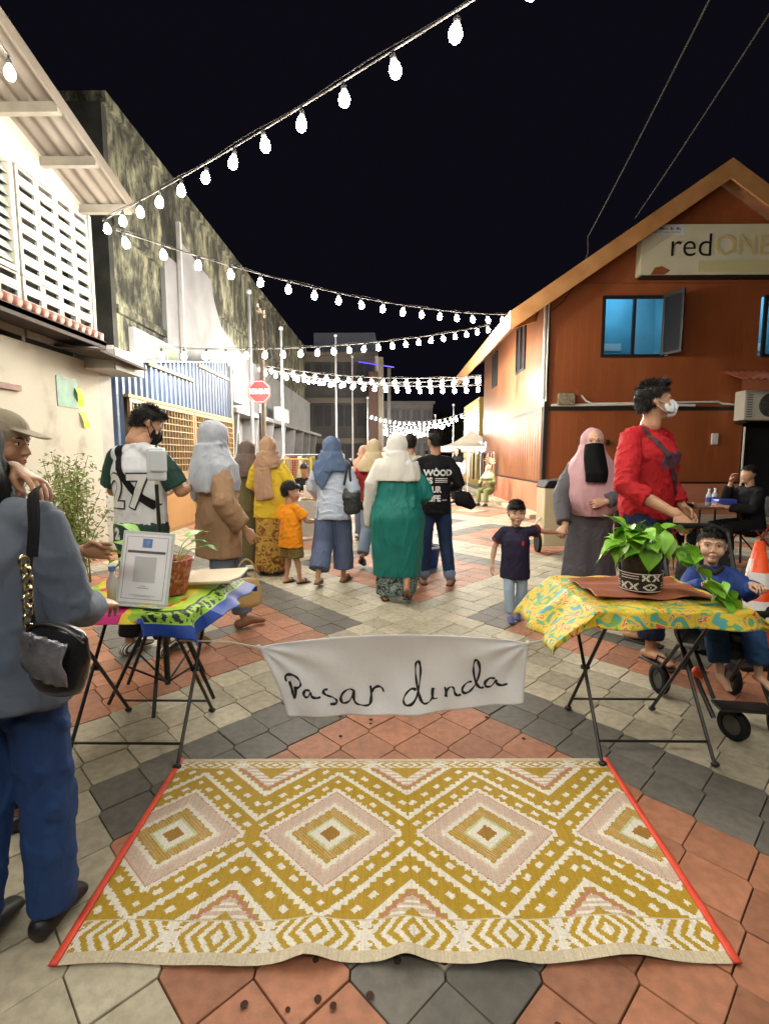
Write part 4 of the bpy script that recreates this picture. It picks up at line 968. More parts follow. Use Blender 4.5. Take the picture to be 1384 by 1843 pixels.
# left table: framed notice, red pot with plant, tray
m_acr = mat('acrylic_edge', (.62, .68, .68), rough=.12, spec=.7); m_paper = mat('notice_paper', (.84, .85, .90), rough=.5)
nt = empty('notice_stand', 'white A4 notice in a clear stand leaning on the left table', 'notice', (-1.075, 2.135, .716)); nt.rotation_euler = (R(-12), R(3), R(-5))
MB().box(-.118, .118, 0, .004, 0, .315).build('acrylic_sheet', m_acr, nt, bevel=.004)
MB().box(-.105, .105, -.0025, -.0005, .008, .302).build('paper', m_paper, nt)
MB().box(-.118, .118, -.07, .07, -.004, -.0005).build('stand_foot', m_acr, nt)
m_print = mat('print_grey', (.10, .10, .12), rough=.6); m_pblue = mat('print_blue', (.10, .20, .48), (.16, .28, .58), scale=20, rough=.5)
fr = MB()
for (x0, x1, z0, z1) in ((-.094, .094, .290, .2915), (-.094, .094, .022, .0235), (-.094, -.0925, .0235, .290), (.0925, .094, .0235, .290)): fr.box(x0, x1, -.0034, -.0028, z0, z1)
fr.build('printed_border', m_print, nt)
MB().box(-.022, .022, -.0036, -.0028, .245, .284).build('printed_icon', m_pblue, nt, bevel=.004)
MB().tube([(0.004, -.0042, .262), (.010, -.0042, .268), (.006, -.0042, .275), (-.002, -.0042, .270), (.0, -.0042, .256)], .0013, 5).build('icon_mark', mat('icon_pale', (.4, .5, .7), rough=.5), nt)
MB().box(-.086, .086, -.0036, -.0028, .220, .231).build('printed_bar', m_print, nt)
MB().box(-.05, .05, -.0033, -.0028, .095, .205).build('printed_panel', mat('print_pale_grey', (.52, .53, .56), rough=.6), nt)
for (z, w_, h_) in ((.080, .012, .002), (.072, .026, .003), (.040, .06, .0016), (.035, .04, .0012)): MB().box(-w_, w_, -.0034, -.0028, z - h_, z).build('printed_line', mat('print_mid_grey', (.3, .3, .33), rough=.6), nt)
m_terra = ramp_mat('red_woven_pot', [(.3, (.22, .03, .015)), (.5, (.42, .09, .05)), (.62, (.55, .28, .18))], scale=70, rough=.5, stretch=(1, 1, .5))
rp = empty('potted_plant', 'leafy plant in a red woven pot half hidden behind the notice', 'potted plant', (-1.02, 2.33, .716))
MB().lathe([(.06, 0), (.075, .07), (.095, .15), (.10, .165), (.088, .165), (.07, .08)], 24, cap=False).build('pot', m_terra, rp, smooth=True)
MB().lathe([(0, .14), (.085, .14)], 20, cap=False).build('soil', MATS['soil'], rp)
for (x, y, z, yw, pt, k) in ((-.16, -.02, .16, 100, -10, 0), (-.19, -.05, .10, 80, -40, 1), (-.20, .0, .22, 70, 20, 0), (-.17, -.06, .04, 120, -60, 2), (-.22, -.03, .16, 60, 10, 1), (-.16, .0, .28, 90, 40, 0), (.08, .06, .23, -70, 10, 3), (.13, .05, .21, -90, 0, 3), (.05, .1, .25, -40, 20, 0), (-.18, -.08, .0, 150, -70, 0), (-.05, .05, .24, 30, 30, 3), (-.21, -.07, .2, 130, 20, 2)):
    stem_leaf(rp, (x * .2, y * .2, .13), (x, y, z), 1.0, k, R(yw), R(pt))
m_cream = mat('cream_tray', (.58, .48, .34), (.64, .54, .40), scale=4, rough=.45)
tr_ = tag(MB().prism([(-.13, -.10, 0), (.13, -.13, 0), (.17, -.06, 0), (.16, .12, 0), (-.10, .14, 0), (-.15, .02, 0)], (0, 0, .014)).build('serving_tray', m_cream, bevel=.004), 'flat cream tray resting on the blue-edged batik cloth', 'tray'); tr_.location = (-.90, 2.49, .748); tr_.rotation_euler = (R(2), R(-4), 0)
bt = empty('spray_bottle', 'small white bottle tucked behind the notice', 'bottle', (-1.24, 2.22, .716)); MB().lathe([(.025, 0), (.027, .08), (.012, .11), (.012, .13)], 14).build('bottle_body', mat('white_plastic', (.7, .7, .7), rough=.35), bt, smooth=True); MB().lathe([(.015, .13), (.015, .15)], 12).build('cap', m_pblue, bt)

# ================================================================== PHONE TRIPOD
tp_ = empty('phone_tripod', 'black phone tripod with a white case standing behind the left table', 'tripod', (-1.27, 2.78, 0))
MB().tube([(0, 0, .06), (0, 0, .62)], .017, 10).build('centre_column', m_black, tp_)
MB().tube([(.0, 0, .62), (-.01, 0, 1.20)], [.012, .010], 10).build('extension_rod', m_black, tp_)
MB().lathe([(.035, .5), (.04, .54), (.04, .60), (.03, .64)], 14).build('collar', m_black, tp_)
for a in (-150, -80, -15, 70, 160):
    c, s = math.cos(R(a)), math.sin(R(a)); MB().tube([(.03 * c, .03 * s, .56), (.30 * c, .30 * s, .012)], [.012, .010], 8).build('leg', m_black, tp_); MB().tube([(.015 * c, .015 * s, .08), (.2 * c, .2 * s, .205)], .006, 6).build('brace', m_black, tp_)
ph = MB().box(-.055, .045, -.02, .02, 1.22, 1.40).build('phone_case', mat('white_device', (.62, .66, .74), rough=.35), tp_, bevel=.012)
MB().box(-.03, .065, -.035, -.021, 1.27, 1.385).build('device_back', MATS['white_device'], tp_, bevel=.01)
MB().tube([(-.01, 0, 1.19), (-.01, 0, 1.222)], .008, 8).build('mount', m_pvc, tp_)

# ================================================================== BUSH BY THE LEFT WALL
bush = empty('bush', 'thin leafy shrub growing against the cream wall', 'shrub', (-3.35, 5.3, 0))
r_ = random.Random(5); mbs = MB(); mbl = MB()
for i in range(34):
    a = r_.uniform(0, 6.28); hgt = r_.uniform(.5, 1.38); sp_ = r_.uniform(.1, .48)
    p0 = Vector((r_.uniform(-.12, .12), r_.uniform(-.12, .12), 0)); p2 = Vector((sp_ * math.cos(a), sp_ * math.sin(a), hgt)); p1 = (p0 + p2) / 2 + Vector((0, 0, .15))
    mbs.tube([p0, p1, p2], [.007, .005, .002], 5)
    for k in range(80):
        t = r_.uniform(.2, 1); p = (p0 * (1 - t) ** 2 + p1 * 2 * t * (1 - t) + p2 * t * t) + Vector((r_.gauss(0, .05), r_.gauss(0, .05), r_.gauss(0, .04)))
        d = Vector((r_.gauss(0, 1), r_.gauss(0, 1), r_.gauss(-.2, .6))).normalized(); u = d.orthogonal().normalized(); L_ = r_.uniform(.035, .08)
        mbl.add([p, p + d * L_ * .5 + u * L_ * .16, p + d * L_, p + d * L_ * .5 - u * L_ * .16], [(0, 1, 2, 3)])
mbs.build('stem', mat('shrub_stem', (.18, .16, .08), rough=.8), bush); mbl.build('foliage', mat('shrub_leaf', (.11, .18, .03), (.26, .30, .08), scale=6, rough=.55), bush)
# ================================================================== PEOPLE: BUILDERS
def fuse(mb, voxel, it=3, fac=.5):
    """melt overlapping closed shapes into one continuous skin"""
    me = mb.mesh('tmp'); o = bpy.data.objects.new('tmp', me); C.objects.link(o)
    r = o.modifiers.new('r', 'REMESH'); r.mode = 'VOXEL'; r.voxel_size = voxel; r.adaptivity = 0
    if it:
        s = o.modifiers.new('s', 'SMOOTH'); s.factor = fac; s.iterations = it
    dg = bpy.context.evaluated_depsgraph_get(); dg.update()
    out = bpy.data.meshes.new_from_object(o.evaluated_get(dg)); bpy.data.objects.remove(o); bpy.data.meshes.remove(me)
    return smooth(out)
def limb(mb, pts, rs, n=14, side=(1, 0, 0), flat=False):
    pts = [Vector(p) for p in pts]; rs = [r if isinstance(r, (tuple, list)) else (r, r) for r in rs]
    t0 = (pts[0] - pts[1]).normalized(); t1 = (pts[-1] - pts[-2]).normalized(); a, b = rs[0], rs[-1]; ma, mb_ = min(a), min(b)
    P = [pts[0] + t0 * ma * .85, pts[0] + t0 * ma * .5] + pts + [pts[-1] + t1 * mb_ * .5, pts[-1] + t1 * mb_ * .85]
    Q = [(a[0] * .45, a[1] * .45), (a[0] * .85, a[1] * .85)] + rs + [(b[0] * .85, b[1] * .85), (b[0] * .45, b[1] * .45)]
    if flat: P, Q = P[:-2], Q[:-2]
    mb.tube(P, Q, n, side=side)
def coords(me):
    a = np.empty(len(me.vertices) * 3, np.float32); me.vertices.foreach_get('co', a); return a.reshape(-1, 3)
def wrinkle(me, amp, freq=(9, 9, 5), seed=0, mask=None, k=9, sharp=True):
    co = coords(me); nr = np.empty(len(me.vertices) * 3, np.float32); me.vertex_normals.foreach_get('vector', nr); nr = nr.reshape(-1, 3)
    g = np.random.default_rng(seed); d = np.zeros(len(co)); f = np.array(freq) * 4.2
    warp = np.stack([np.sin(co @ (g.normal(0, 1, 3) * f * .6) + g.uniform(0, 6.28)) for _ in range(3)], 1) * .5 / f
    q = co + warp
    for i in range(k):
        w = g.normal(0, 1, 3) * f * (1 + i * .25); s = np.sin(q @ w + g.uniform(0, 6.28)); d += (1 - 2 * np.abs(s) if sharp and i % 2 == 0 else s) / (1 + i * .35)
    d = np.maximum(d * amp / 2.2, -.28 * amp)
    if mask is not None: d *= mask(co)
    co = co + nr * d[:, None]; me.vertices.foreach_set('co', co.astype(np.float32).ravel()); me.update(); return me
def rings(mb, R_, n=56, folds=0, depth=None, phase=0., seed=0):
    """closed form from rings (z, rx, ry, cx, cy); depth(z01) = fold depth as a share of radius"""
    g = random.Random(seed); ph = [g.uniform(0, 6.28) for _ in range(4)]; P = []; m = len(R_)
    zs = []
    for i in range(m - 1):
        k = max(2, int(abs(R_[i + 1][0] - R_[i][0]) / .02)); 
        for t in np.linspace(0, 1, k, endpoint=False): zs.append((i + t))
    zs.append(m - 1)
    for q in zs:
        i = min(int(q), m - 2); t = q - i
        A_, B_, C_, D_ = (R_[max(0, min(m - 1, i + o_))] for o_ in (-1, 0, 1, 2))
        z, rx, ry, cx, cy = ((B_[j] * (1 - t) + C_[j] * t) if j == 0 else .5 * (2 * B_[j] + (C_[j] - A_[j]) * t + (2 * A_[j] - 5 * B_[j] + 4 * C_[j] - D_[j]) * t * t + (3 * B_[j] - A_[j] - 3 * C_[j] + D_[j]) * t ** 3) for j in range(5)); zz = q / (m - 1); row = []
        dp = depth(zz) if depth else 0
        for k in range(n):
            th = 2 * math.pi * k / n; w = 1 + dp * (math.sin(folds * th + ph[0] + phase * zz) + .6 * math.sin((folds * 1.7 // 1) * th + ph[1] - 2 * zz) + .5 * math.sin(3 * th + ph[2] + 3 * zz))
            row.append((cx + rx * w * math.cos(th), cy + ry * w * math.sin(th), z))
        P.append(row)
    v0 = len(mb.v); mb.grid(P, closed_u=True); a = len(P)
    mb.f += [tuple(v0 + k for k in range(n))[::-1], tuple(v0 + (a - 1) * n + k for k in range(n))]; mb.mi += [0, 0]
ADULT = dict(pel=(0, 0, .93), wai=(0, .005, 1.07), che=(0, .01, 1.26), nec=(0, -.015, 1.435), hea=(0, .02, 1.585),
             rsh=(.158, -.015, 1.372), rel=(.225, -.03, 1.11), rwr=(.225, .05, .88), lsh=(-.158, -.015, 1.372), lel=(-.225, -.03, 1.11), lwr=(-.225, .05, .88),
             rhi=(.085, 0, .90), rkn=(.095, .02, .49), ran=(.10, -.02, .075), rto=(.12, .15, .03), lhi=(-.085, 0, .90), lkn=(-.095, .02, .49), lan=(-.10, -.02, .075), lto=(-.12, .15, .03))
CHILD = dict(pel=(0, 0, .79), wai=(0, .01, .93), che=(0, .01, 1.10), nec=(0, -.01, 1.285), hea=(0, .02, 1.48),
             rsh=(.165, -.01, 1.235), rel=(.235, -.02, .98), rwr=(.245, .05, .77), lsh=(-.165, -.01, 1.235), lel=(-.235, -.02, .98), lwr=(-.245, .05, .77),
             rhi=(.085, 0, .76), rkn=(.10, .02, .41), ran=(.105, -.02, .08), rto=(.125, .16, .035), lhi=(-.085, 0, .76), lkn=(-.10, .02, .41), lan=(-.105, -.02, .08), lto=(-.125, .16, .035))
class Fig: pass
def skeleton(H, pose=None, child=False):
    F = Fig(); k = H / 1.7; F.k = k; F.child = child
    d = dict(CHILD if child else ADULT); d.update(pose or {})
    F.J = {a: Vector(b) * k for a, b in d.items()}; F.hs = k * (1.42 if child else 1.0)
    return F
def build_head(F, yaw=0, pitch=0, roll=0, voxel=.0045, face=True, bald=False):
    """head with brow, nose, cheeks, jaw and ears in its own frame (face to +Y)"""
    mb = MB(); ch = F.child
    mb.sphere((0, -.012, .03), (.077, .096, .088), 24, 16)
    limb(mb, [(0, .02, .0), (0, .028, -.05), (0, .035, -.085)], [(.069, .07), (.060, .062), (.036, .040)] if not ch else [(.070, .068), (.066, .058), (.042, .038)], 18)
    mb.sphere((0, .066, -.092), (.024, .020, .019), 12, 8)
    if face:
        for s in (-1, 1):
            mb.sphere((s * .036, .057, -.034), (.028, .025, .030) if not ch else (.032, .029, .034), 12, 8)
            limb(mb, [(s * .012, .086 - .004 * ch, .020), (s * .048, .072, .021)], [.011, .009], 10)
            limb(mb, [(s * .078, -.012, .012), (s * .084, -.022, .0), (s * .078, -.008, -.03)], [(.006, .016), (.006, .018), (.005, .010)], 8)
            mb.sphere((s * .010, .094 - .005 * ch, -.034), (.009, .010, .008) if not ch else (.007, .008, .006), 10, 6)
            mb.sphere((s * .031, .066, .002), (.016, .016, .011), 10, 6)
        limb(mb, [(0, .086, .014), (0, .096, -.010), (0, .104, -.030)] if not ch else [(0, .082, .008), (0, .088, -.012), (0, .095, -.029)], [.007, .008, .0105] if not ch else [.0055, .0065, .0085], 10)
        limb(mb, [(-.014, .082, -.060), (0, .088, -.058), (.014, .082, -.060)], [.0065, .0085, .0065], 8); limb(mb, [(-.012, .081, -.071), (0, .086, -.073), (.012, .081, -.071)], [.006, .0085, .006], 8)
    limb(mb, [(0, -.02, -.05), (0, -.028, -.14)], [.052, .052] if not ch else [.042, .040], 14)
    me = fuse(mb, voxel, 2, .45)
    F.MH = Matrix.Translation(F.J['hea']) @ Matrix.Rotation(R(yaw), 4, 'Z') @ Matrix.Rotation(R(pitch), 4, 'X') @ Matrix.Rotation(R(roll), 4, 'Y') @ Matrix.Scale(F.hs, 4)
    me.transform(F.MH); return me
def build_hand(F, wrist, d, palm, thumb, curl=.5, voxel=.0036, spread=.06, grip=False):
    """palm, four unequal fingers and a thumb; d = pointing direction, palm = direction the palm faces, thumb = direction of the thumb side"""
    mb = MB(); k = F.k * (1.12 if F.child else 1)
    limb(mb, [(0, -.03, 0), (0, .0, 0), (0, .045, 0), (0, .082, .002)], [(.026, .021), (.028, .019), (.039, .0165), (.039, .014)], 14)
    for i, (x, L) in enumerate(((.033, .070), (.011, .080), (-.0115, .074), (-.033, .058))):
        p = Vector((x, .082, 0)); a = 0; pts = [p - Vector((0, .02, 0)), p]; c = curl * (1 + .08 * i)
        for sgm in (.45, .32, .23):
            a += c * (.75 if sgm == .45 else .9); p = p + Vector((x * spread * 8 * L * sgm / .07 * .12, math.cos(a), -math.sin(a))) * (L * sgm); pts.append(p)
        limb(mb, pts, [.0090, .0086, .0080, .0072, .0062], 9)
    t = min(1, curl); limb(mb, [(.022, .012, -.006), (.042, .042, -.014 - .012 * t), (.046 - .02 * t, .070, -.024 - .02 * t), (.040 - .03 * t, .090, -.032 - .02 * t)], [.0135, .0115, .0095, .0075], 9)
    me = fuse(mb, voxel, 1, .4)
    y = Vector(d).normalized(); z = -Vector(palm); z = (z - y * z.dot(y)).normalized(); x = y.cross(z)
    th = Vector(thumb)
    if x.dot(th) < 0: me.transform(Matrix.Diagonal((-1, 1, 1, 1))); me.flip_normals()
    M = Matrix((x, y, z)).transposed().to_4x4(); M.translation = Vector(wrist); me.transform(M @ Matrix.Scale(k, 4)); return me
def join_meshes(ms, name):
    V = []; Fs = []; o = 0
    for m in ms:
        V.append(coords(m)); ln = np.empty(len(m.polygons), np.int32); m.polygons.foreach_get('loop_total', ln); lv = np.empty(len(m.loops), np.int32); m.loops.foreach_get('vertex_index', lv)
        i = 0
        lv = (lv + o).tolist()
        for c in ln: Fs.append(lv[i:i + c]); i += c
        o += len(m.vertices)
    me = bpy.data.meshes.new(name); me.from_pydata(np.concatenate(V).tolist(), [], Fs); smooth(me)
    for m in ms: bpy.data.meshes.remove(m)
    return me
SKIN = {}
def skin(name, c1, c2): return mat(name, c1, c2, scale=9, rough=.5, bump=.05, bscale=160, spec=.4)
m_skin = skin('skin_tan', (.44, .235, .14), (.50, .28, .175)); m_skin2 = skin('skin_light', (.56, .34, .235), (.62, .39, .28)); m_skin3 = skin('skin_brown', (.33, .165, .095), (.38, .20, .12))
m_eye = mat('eye_white', (.62, .6, .57), rough=.25); m_iris = mat('eye_dark', (.012, .008, .006), rough=.15); m_lip = mat('lips', (.38, .13, .10), rough=.45); m_brow = mat('brow_hair', (.012, .009, .008), rough=.7)
m_hair = mat('black_hair', (.008, .007, .007), (.018, .015, .013), scale=60, rough=.5, stretch=(1, 1, .3), bump=.3, bscale=220, spec=.25)
def person(label, loc, face, F, skinm=None, group=None, head=(0, 0, 0), voxel=.0125, hv=.0075, face_detail=False, hands=None, name='person', barefoot=True, legs=True, feet=True, hand_voxel=.0042):
    J, k = F.J, F.k; mb = MB(); b = 1.0 if not F.child else 1.05
    pel, wai, che, nec = J['pel'], J['wai'], J['che'], J['nec']
    limb(mb, [pel - Vector((0, 0, .05 * k)), pel, wai, che, nec - Vector((0, 0, .07 * k))], [(.13 * k, .095 * k), (.135 * k, .095 * k), (.11 * k, .08 * k), (.13 * k, .085 * k), (.085 * k, .055 * k)], 18)
    limb(mb, [J['lsh'], nec - Vector((0, 0, .065 * k)), J['rsh']], [.036 * k, .042 * k, .036 * k], 14, side=(0, 1, 0))
    limb(mb, [nec - Vector((0, 0, .05 * k)), nec, J['hea'] - Vector((0, .0, .06 * k))], [.056 * k, .052 * k, .05 * k], 14)
    for s in 'lr':
        limb(mb, [J[s + 'sh'], (J[s + 'sh'] + J[s + 'el']) / 2, J[s + 'el']], [.038 * k * b, .042 * k * b, .037 * k * b], 12)
        limb(mb, [J[s + 'el'], J[s + 'el'].lerp(J[s + 'wr'], .35), J[s + 'wr']], [.039 * k * b, .040 * k * b, .026 * k * b], 12)
        if legs:
            limb(mb, [J[s + 'hi'], J[s + 'hi'].lerp(J[s + 'kn'], .5), J[s + 'kn']], [.082 * k, .072 * k, .052 * k], 14)
            kn, an = J[s + 'kn'], J[s + 'an']; back = (kn - an).cross(Vector((1, 0, 0))).normalized() * .014 * k
            limb(mb, [kn, kn.lerp(an, .3) + back, kn.lerp(an, .7) + back * .4, an], [.052 * k, .055 * k, .038 * k, .032 * k], 14)
            if feet:
                d = (J[s + 'to'] - an); d.z = 0 if abs(d.z) < .2 * k else d.z; toe = J[s + 'to']; heel = an - (toe - an).normalized() * .045 * k; heel.z = an.z - .045 * k if abs(toe.z - an.z) < .1 * k else heel.z
                limb(mb, [heel, an.lerp(toe, .45) + Vector((0, 0, -.005 * k)), toe], [(.032 * k, .030 * k), (.042 * k, .024 * k), (.034 * k, .014 * k)], 12)
    parts = [fuse(mb, voxel, 3)]
    parts.append(build_head(F, *head, voxel=hv * F.hs / k if False else hv, face=face_detail or hv < .006))
    for s in 'lr':
        h = (hands or {}).get(s, {}); w, e = J[s + 'wr'], J[s + 'el']; sx = 1 if s == 'r' else -1
        parts.append(build_hand(F, w, h.get('d', w - e), h.get('palm', (-sx, 0, 0)), h.get('thumb', (0, 1, 0)), h.get('curl', .45), hand_voxel))
    me = join_meshes(parts, name); sm = skinm or m_skin
    o = link(name, me, sm); o.location = loc if len(loc) == 3 else (*loc, 0); o.rotation_euler = (0, 0, R(face)); tag(o, label, 'person', group)
    F.o = o
    if face_detail:
        M = F.MH; yb = .0
        for s in (-1, 1):
            e = MB().sphere((s * .031, .0745, .003), (.0130, .0092, .0056), 12, 8); e.xf(M); e.build('eye', m_eye, o, smooth=True)
            e = MB().sphere((s * .031, .0808, .003), (.0060, .0044, .0054), 10, 6); e.xf(M); e.build('iris', m_iris, o, smooth=True)
            e = MB(); limb(e, [(s * .017, .080, .004), (s * .031, .0845, .0095), (s * .046, .074, .006)], [.0010, .0015, .0010], 6); e.xf(M); e.build('eyelid', m_brow, o)
            e = MB(); limb(e, [(s * .014, .0935, .023), (s * .031, .0905, .028), (s * .051, .076, .024)], [(.0024, .0014), (.003, .0016), (.0016, .0012)], 6); e.xf(M); e.build('eyebrow', m_brow, o)
        e = MB(); limb(e, [(-.017, .085, -.0670), (-.007, .0925, -.0620), (0, .0935, -.0635), (.007, .0925, -.0620), (.017, .085, -.0670)], [.002, .004, .004, .004, .002], 8); limb(e, [(-.014, .085, -.0685), (0, .0935, -.0710), (.014, .085, -.0685)], [.0025, .005, .0025], 8)
        e.xf(Matrix.Translation((0, 0, .004)) @ Matrix.Diagonal((.82, 1, .9, 1)) @ Matrix.Translation((0, 0, -.0075))); e.xf(M); e.build('lips', m_lip, o, smooth=True)
    return o
def hair(F, m=None, style='short', n=1500, seed=1, voxel=.005, length=.018, top=0.0):
    """hair shell over the skull, cut along the hairline, with loose tufts"""
    mb = MB(); mb.sphere((0, -.013, .031), (.0835, .103, .095), 26, 18)
    limb(mb, [(0, -.05, .02), (0, -.062, -.03), (0, -.052, -.06)], [(.072, .05), (.064, .042), (.05, .034)], 16)
    ys = [-.13, -.06, -.022, -.004, .03, .12]; zs = [-.062, -.058, -.035, .0, .046, .060]
    if style == 'bowl':
        zs = [-.055, -.05, -.015, .004, .032, .040]; limb(mb, [(-.045, .062, .062), (0, .078, .066), (.045, .062, .062)], [.022, .024, .022], 12)
    if style == 'quiff':
        limb(mb, [(-.035, .045, .098), (0, .06, .104), (.035, .045, .098)], [.026, .030, .026], 12); limb(mb, [(0, .04, .108), (0, -.04, .112)], [(.055, .026), (.058, .022)], 14); zs = [-.05, -.05, -.03, .005, .05, .066]
    me = fuse(mb, voxel, 2, .4); wrinkle(me, .0022, (14, 10, 6), seed)
    co = coords(me); nr = np.empty(len(me.vertices) * 3, np.float32); me.vertex_normals.foreach_get('vector', nr); nr = nr.reshape(-1, 3)
    g = np.random.default_rng(seed); keep = co[:, 2] > np.interp(co[:, 1], ys, zs) + g.normal(0, .0025, len(co))
    ear = (np.abs(co[:, 0]) > .07) & (np.abs(co[:, 1] + .012) < .026) & (co[:, 2] < .018); keep &= ~ear
    out = MB(); out.v = co.tolist(); out.f = [tuple(p.vertices) for p in me.polygons if all(keep[i] for i in p.vertices)]; out.mi = [0] * len(out.f)
    ids = g.choice(np.nonzero(keep)[0], n)
    for i in ids:
        p, q = Vector(co[i]), Vector(nr[i])
        fw = .5 if p.y > .02 else -.2
        d = (q * .38 + Vector((g.normal(0, .25), fw + g.normal(0, .25), -.5 if p.z < .085 else -.12 + top * .6))).normalized(); L = length * g.uniform(.6, 1.3); u = d.cross(q); u = u.normalized() if u.length > 1e-4 else Vector((1, 0, 0))
        out.add([p - u * .0025 - q * .002, p + u * .0025 - q * .002, p + d * L], [(0, 1, 2)])
    bpy.data.meshes.remove(me); out.xf(F.MH); return out.build('hair', m or m_hair, F.o, smooth=True)
def garment(F, name, m, build, voxel=.010, wr=.006, wf=(10, 10, 5), seed=0, it=3, mask=None, parent=None):
    mb = MB(); build(mb); me = fuse(mb, voxel, it); 
    if wr: wrinkle(me, wr * F.k, wf, seed, mask)
    me.name = name; return link(name, me, m, parent or F.o)
def sleeve(mb, F, s, to=1.0, r0=.066, r1=.055, r2=.045, ins=.55):
    """to: 0..1 shoulder to elbow, 1..2 elbow to wrist"""
    J, k = F.J, F.k; sh, el, wr_ = J[s + 'sh'], J[s + 'el'], J[s + 'wr']; p0 = (J['nec'] - Vector((0, 0, .10 * k))).lerp(sh, ins); dn = Vector((0, 0, -.012 * k))
    if to <= 1: limb(mb, [p0, sh + dn, sh.lerp(el, to * .5), sh.lerp(el, to)], [.055 * k, .060 * k, (min(r0, .072) * .5 + r1 * .5) * k, r1 * k], flat=True)
    else: limb(mb, [p0, sh + dn, sh.lerp(el, .45), el, el.lerp(wr_, (to - 1) * .55), el.lerp(wr_, to - 1)], [.055 * k, .060 * k, min(r0, .078) * k, r1 * k, (r1 + r2) / 2 * k, r2 * k], flat=True)
def torso(mb, F, hem, rs=(.175, .165, .15, .165, .185), ds=(.125, .12, .115, .125, .135), hy=0):
    """upper garment body from the neck to hem height; rs/ds = widths at shoulder, chest, waist, hip, hem"""
    J, k = F.J, F.k; nec, che, wai, pel = J['nec'], J['che'], J['wai'], J['pel']
    limb(mb, [nec - Vector((0, 0, .035 * k)), nec - Vector((0, 0, .10 * k)), che, wai, pel, Vector((pel.x, pel.y + hy * k, hem * k))], [(.085 * k, .065 * k), (rs[0] * .86 * k, ds[0] * .82 * k), (rs[1] * k, ds[1] * k), (rs[2] * k, ds[2] * k), (rs[3] * k, ds[3] * k), (rs[4] * k, ds[4] * k)], 22, flat=True)
    limb(mb, [J['lsh'] + Vector((.02 * k, 0, -.005 * k)), nec - Vector((0, 0, .055 * k)), J['rsh'] + Vector((-.02 * k, 0, -.005 * k))], [.060 * k, .066 * k, .060 * k], 14, side=(0, 1, 0))
def trousers(mb, F, hem=.95, rt=.095, rk=.075, rh=.07, hip=(.155, .125), top=1.02, up=None):
    J, k = F.J, F.k; pel = J['pel']
    limb(mb, [pel - Vector((0, 0, .06 * k)), pel, pel.lerp(J['wai'], .6)], [(hip[0] * k, hip[1] * k), (hip[0] * k, hip[1] * k), (hip[0] * .88 * k, hip[1] * .88 * k)], 20)
    for s in 'lr':
        hi, kn, an = J[s + 'hi'], J[s + 'kn'], J[s + 'an']
        if hem <= .5: limb(mb, [hi, hi.lerp(kn, .5), hi.lerp(kn, hem * 2)], [rt * k, (rt + rk) / 2 * k, rk * k], 16, flat=True)
        else:
            h = kn.lerp(an, (hem - .5) * 2); limb(mb, [hi, hi.lerp(kn, .5), kn, kn.lerp(h, .5), h], [rt * k, (rt * .6 + rk * .4) * k, rk * k, (rk + rh) / 2 * k, rh * k], 16, flat=True)
def footwear(F, s, m, kind='sandal', name=None, sole=None):
    J, k = F.J, F.k; an, to = J[s + 'an'], J[s + 'to']; d = (to - an); f = Vector((d.x, d.y, 0)).normalized() if Vector((d.x, d.y, 0)).length > .02 else Vector((0, 1, 0)); flat = to.z < .06 * k and an.z < .11 * k
    mb = MB()
    if kind == 'shoe':
        heel = an - f * .05 * k; heel.z = an.z - .035 * k; limb(mb, [heel, an.lerp(to, .4), to + f * .01], [(.040 * k, .042 * k), (.048 * k, .040 * k), (.040 * k, .024 * k)], 14)
        me = fuse(mb, .007, 2); 
        if flat:
            co = coords(me); co[:, 2] = np.maximum(co[:, 2], .006); me.vertices.foreach_set('co', co.ravel()); me.update()
        o = link(name or 'shoe', me, m, F.o)
    else:
        # thong sandal: sole plate under the foot and a strap over it
        ez = Vector((0, 0, 1)) if flat else (d.cross(Vector((0, 0, 1)).cross(f) if True else f)).normalized()
        if ez.z < 0 and not flat: ez = -ez
        ex = f.cross(Vector((0, 0, 1))).normalized(); c0 = an - f * .05 * k; c0.z = an.z - .07 * k
        if flat: c0.z = .008
        c1 = to + f * .025 * k; c1.z = .008 if flat else to.z - .014 * k
        limb(mb, [c0, c0.lerp(c1, .5), c1], [(.038 * k, .010 * k), (.044 * k, .010 * k), (.042 * k, .009 * k)], 14, side=tuple(ex))
        mid = an.lerp(to, .55)
        for sx in (-1, 1): limb(mb, [mid + ex * .045 * k * sx - Vector((0, 0, .02 * k)), mid + ex * .03 * k * sx + Vector((0, 0, .018 * k)), to.lerp(mid, .35) + Vector((0, 0, .016 * k))], [(.009 * k, .005 * k)] * 3, 8)
        o = mb.build(name or 'sandal', m, F.o, smooth=True)
    return o
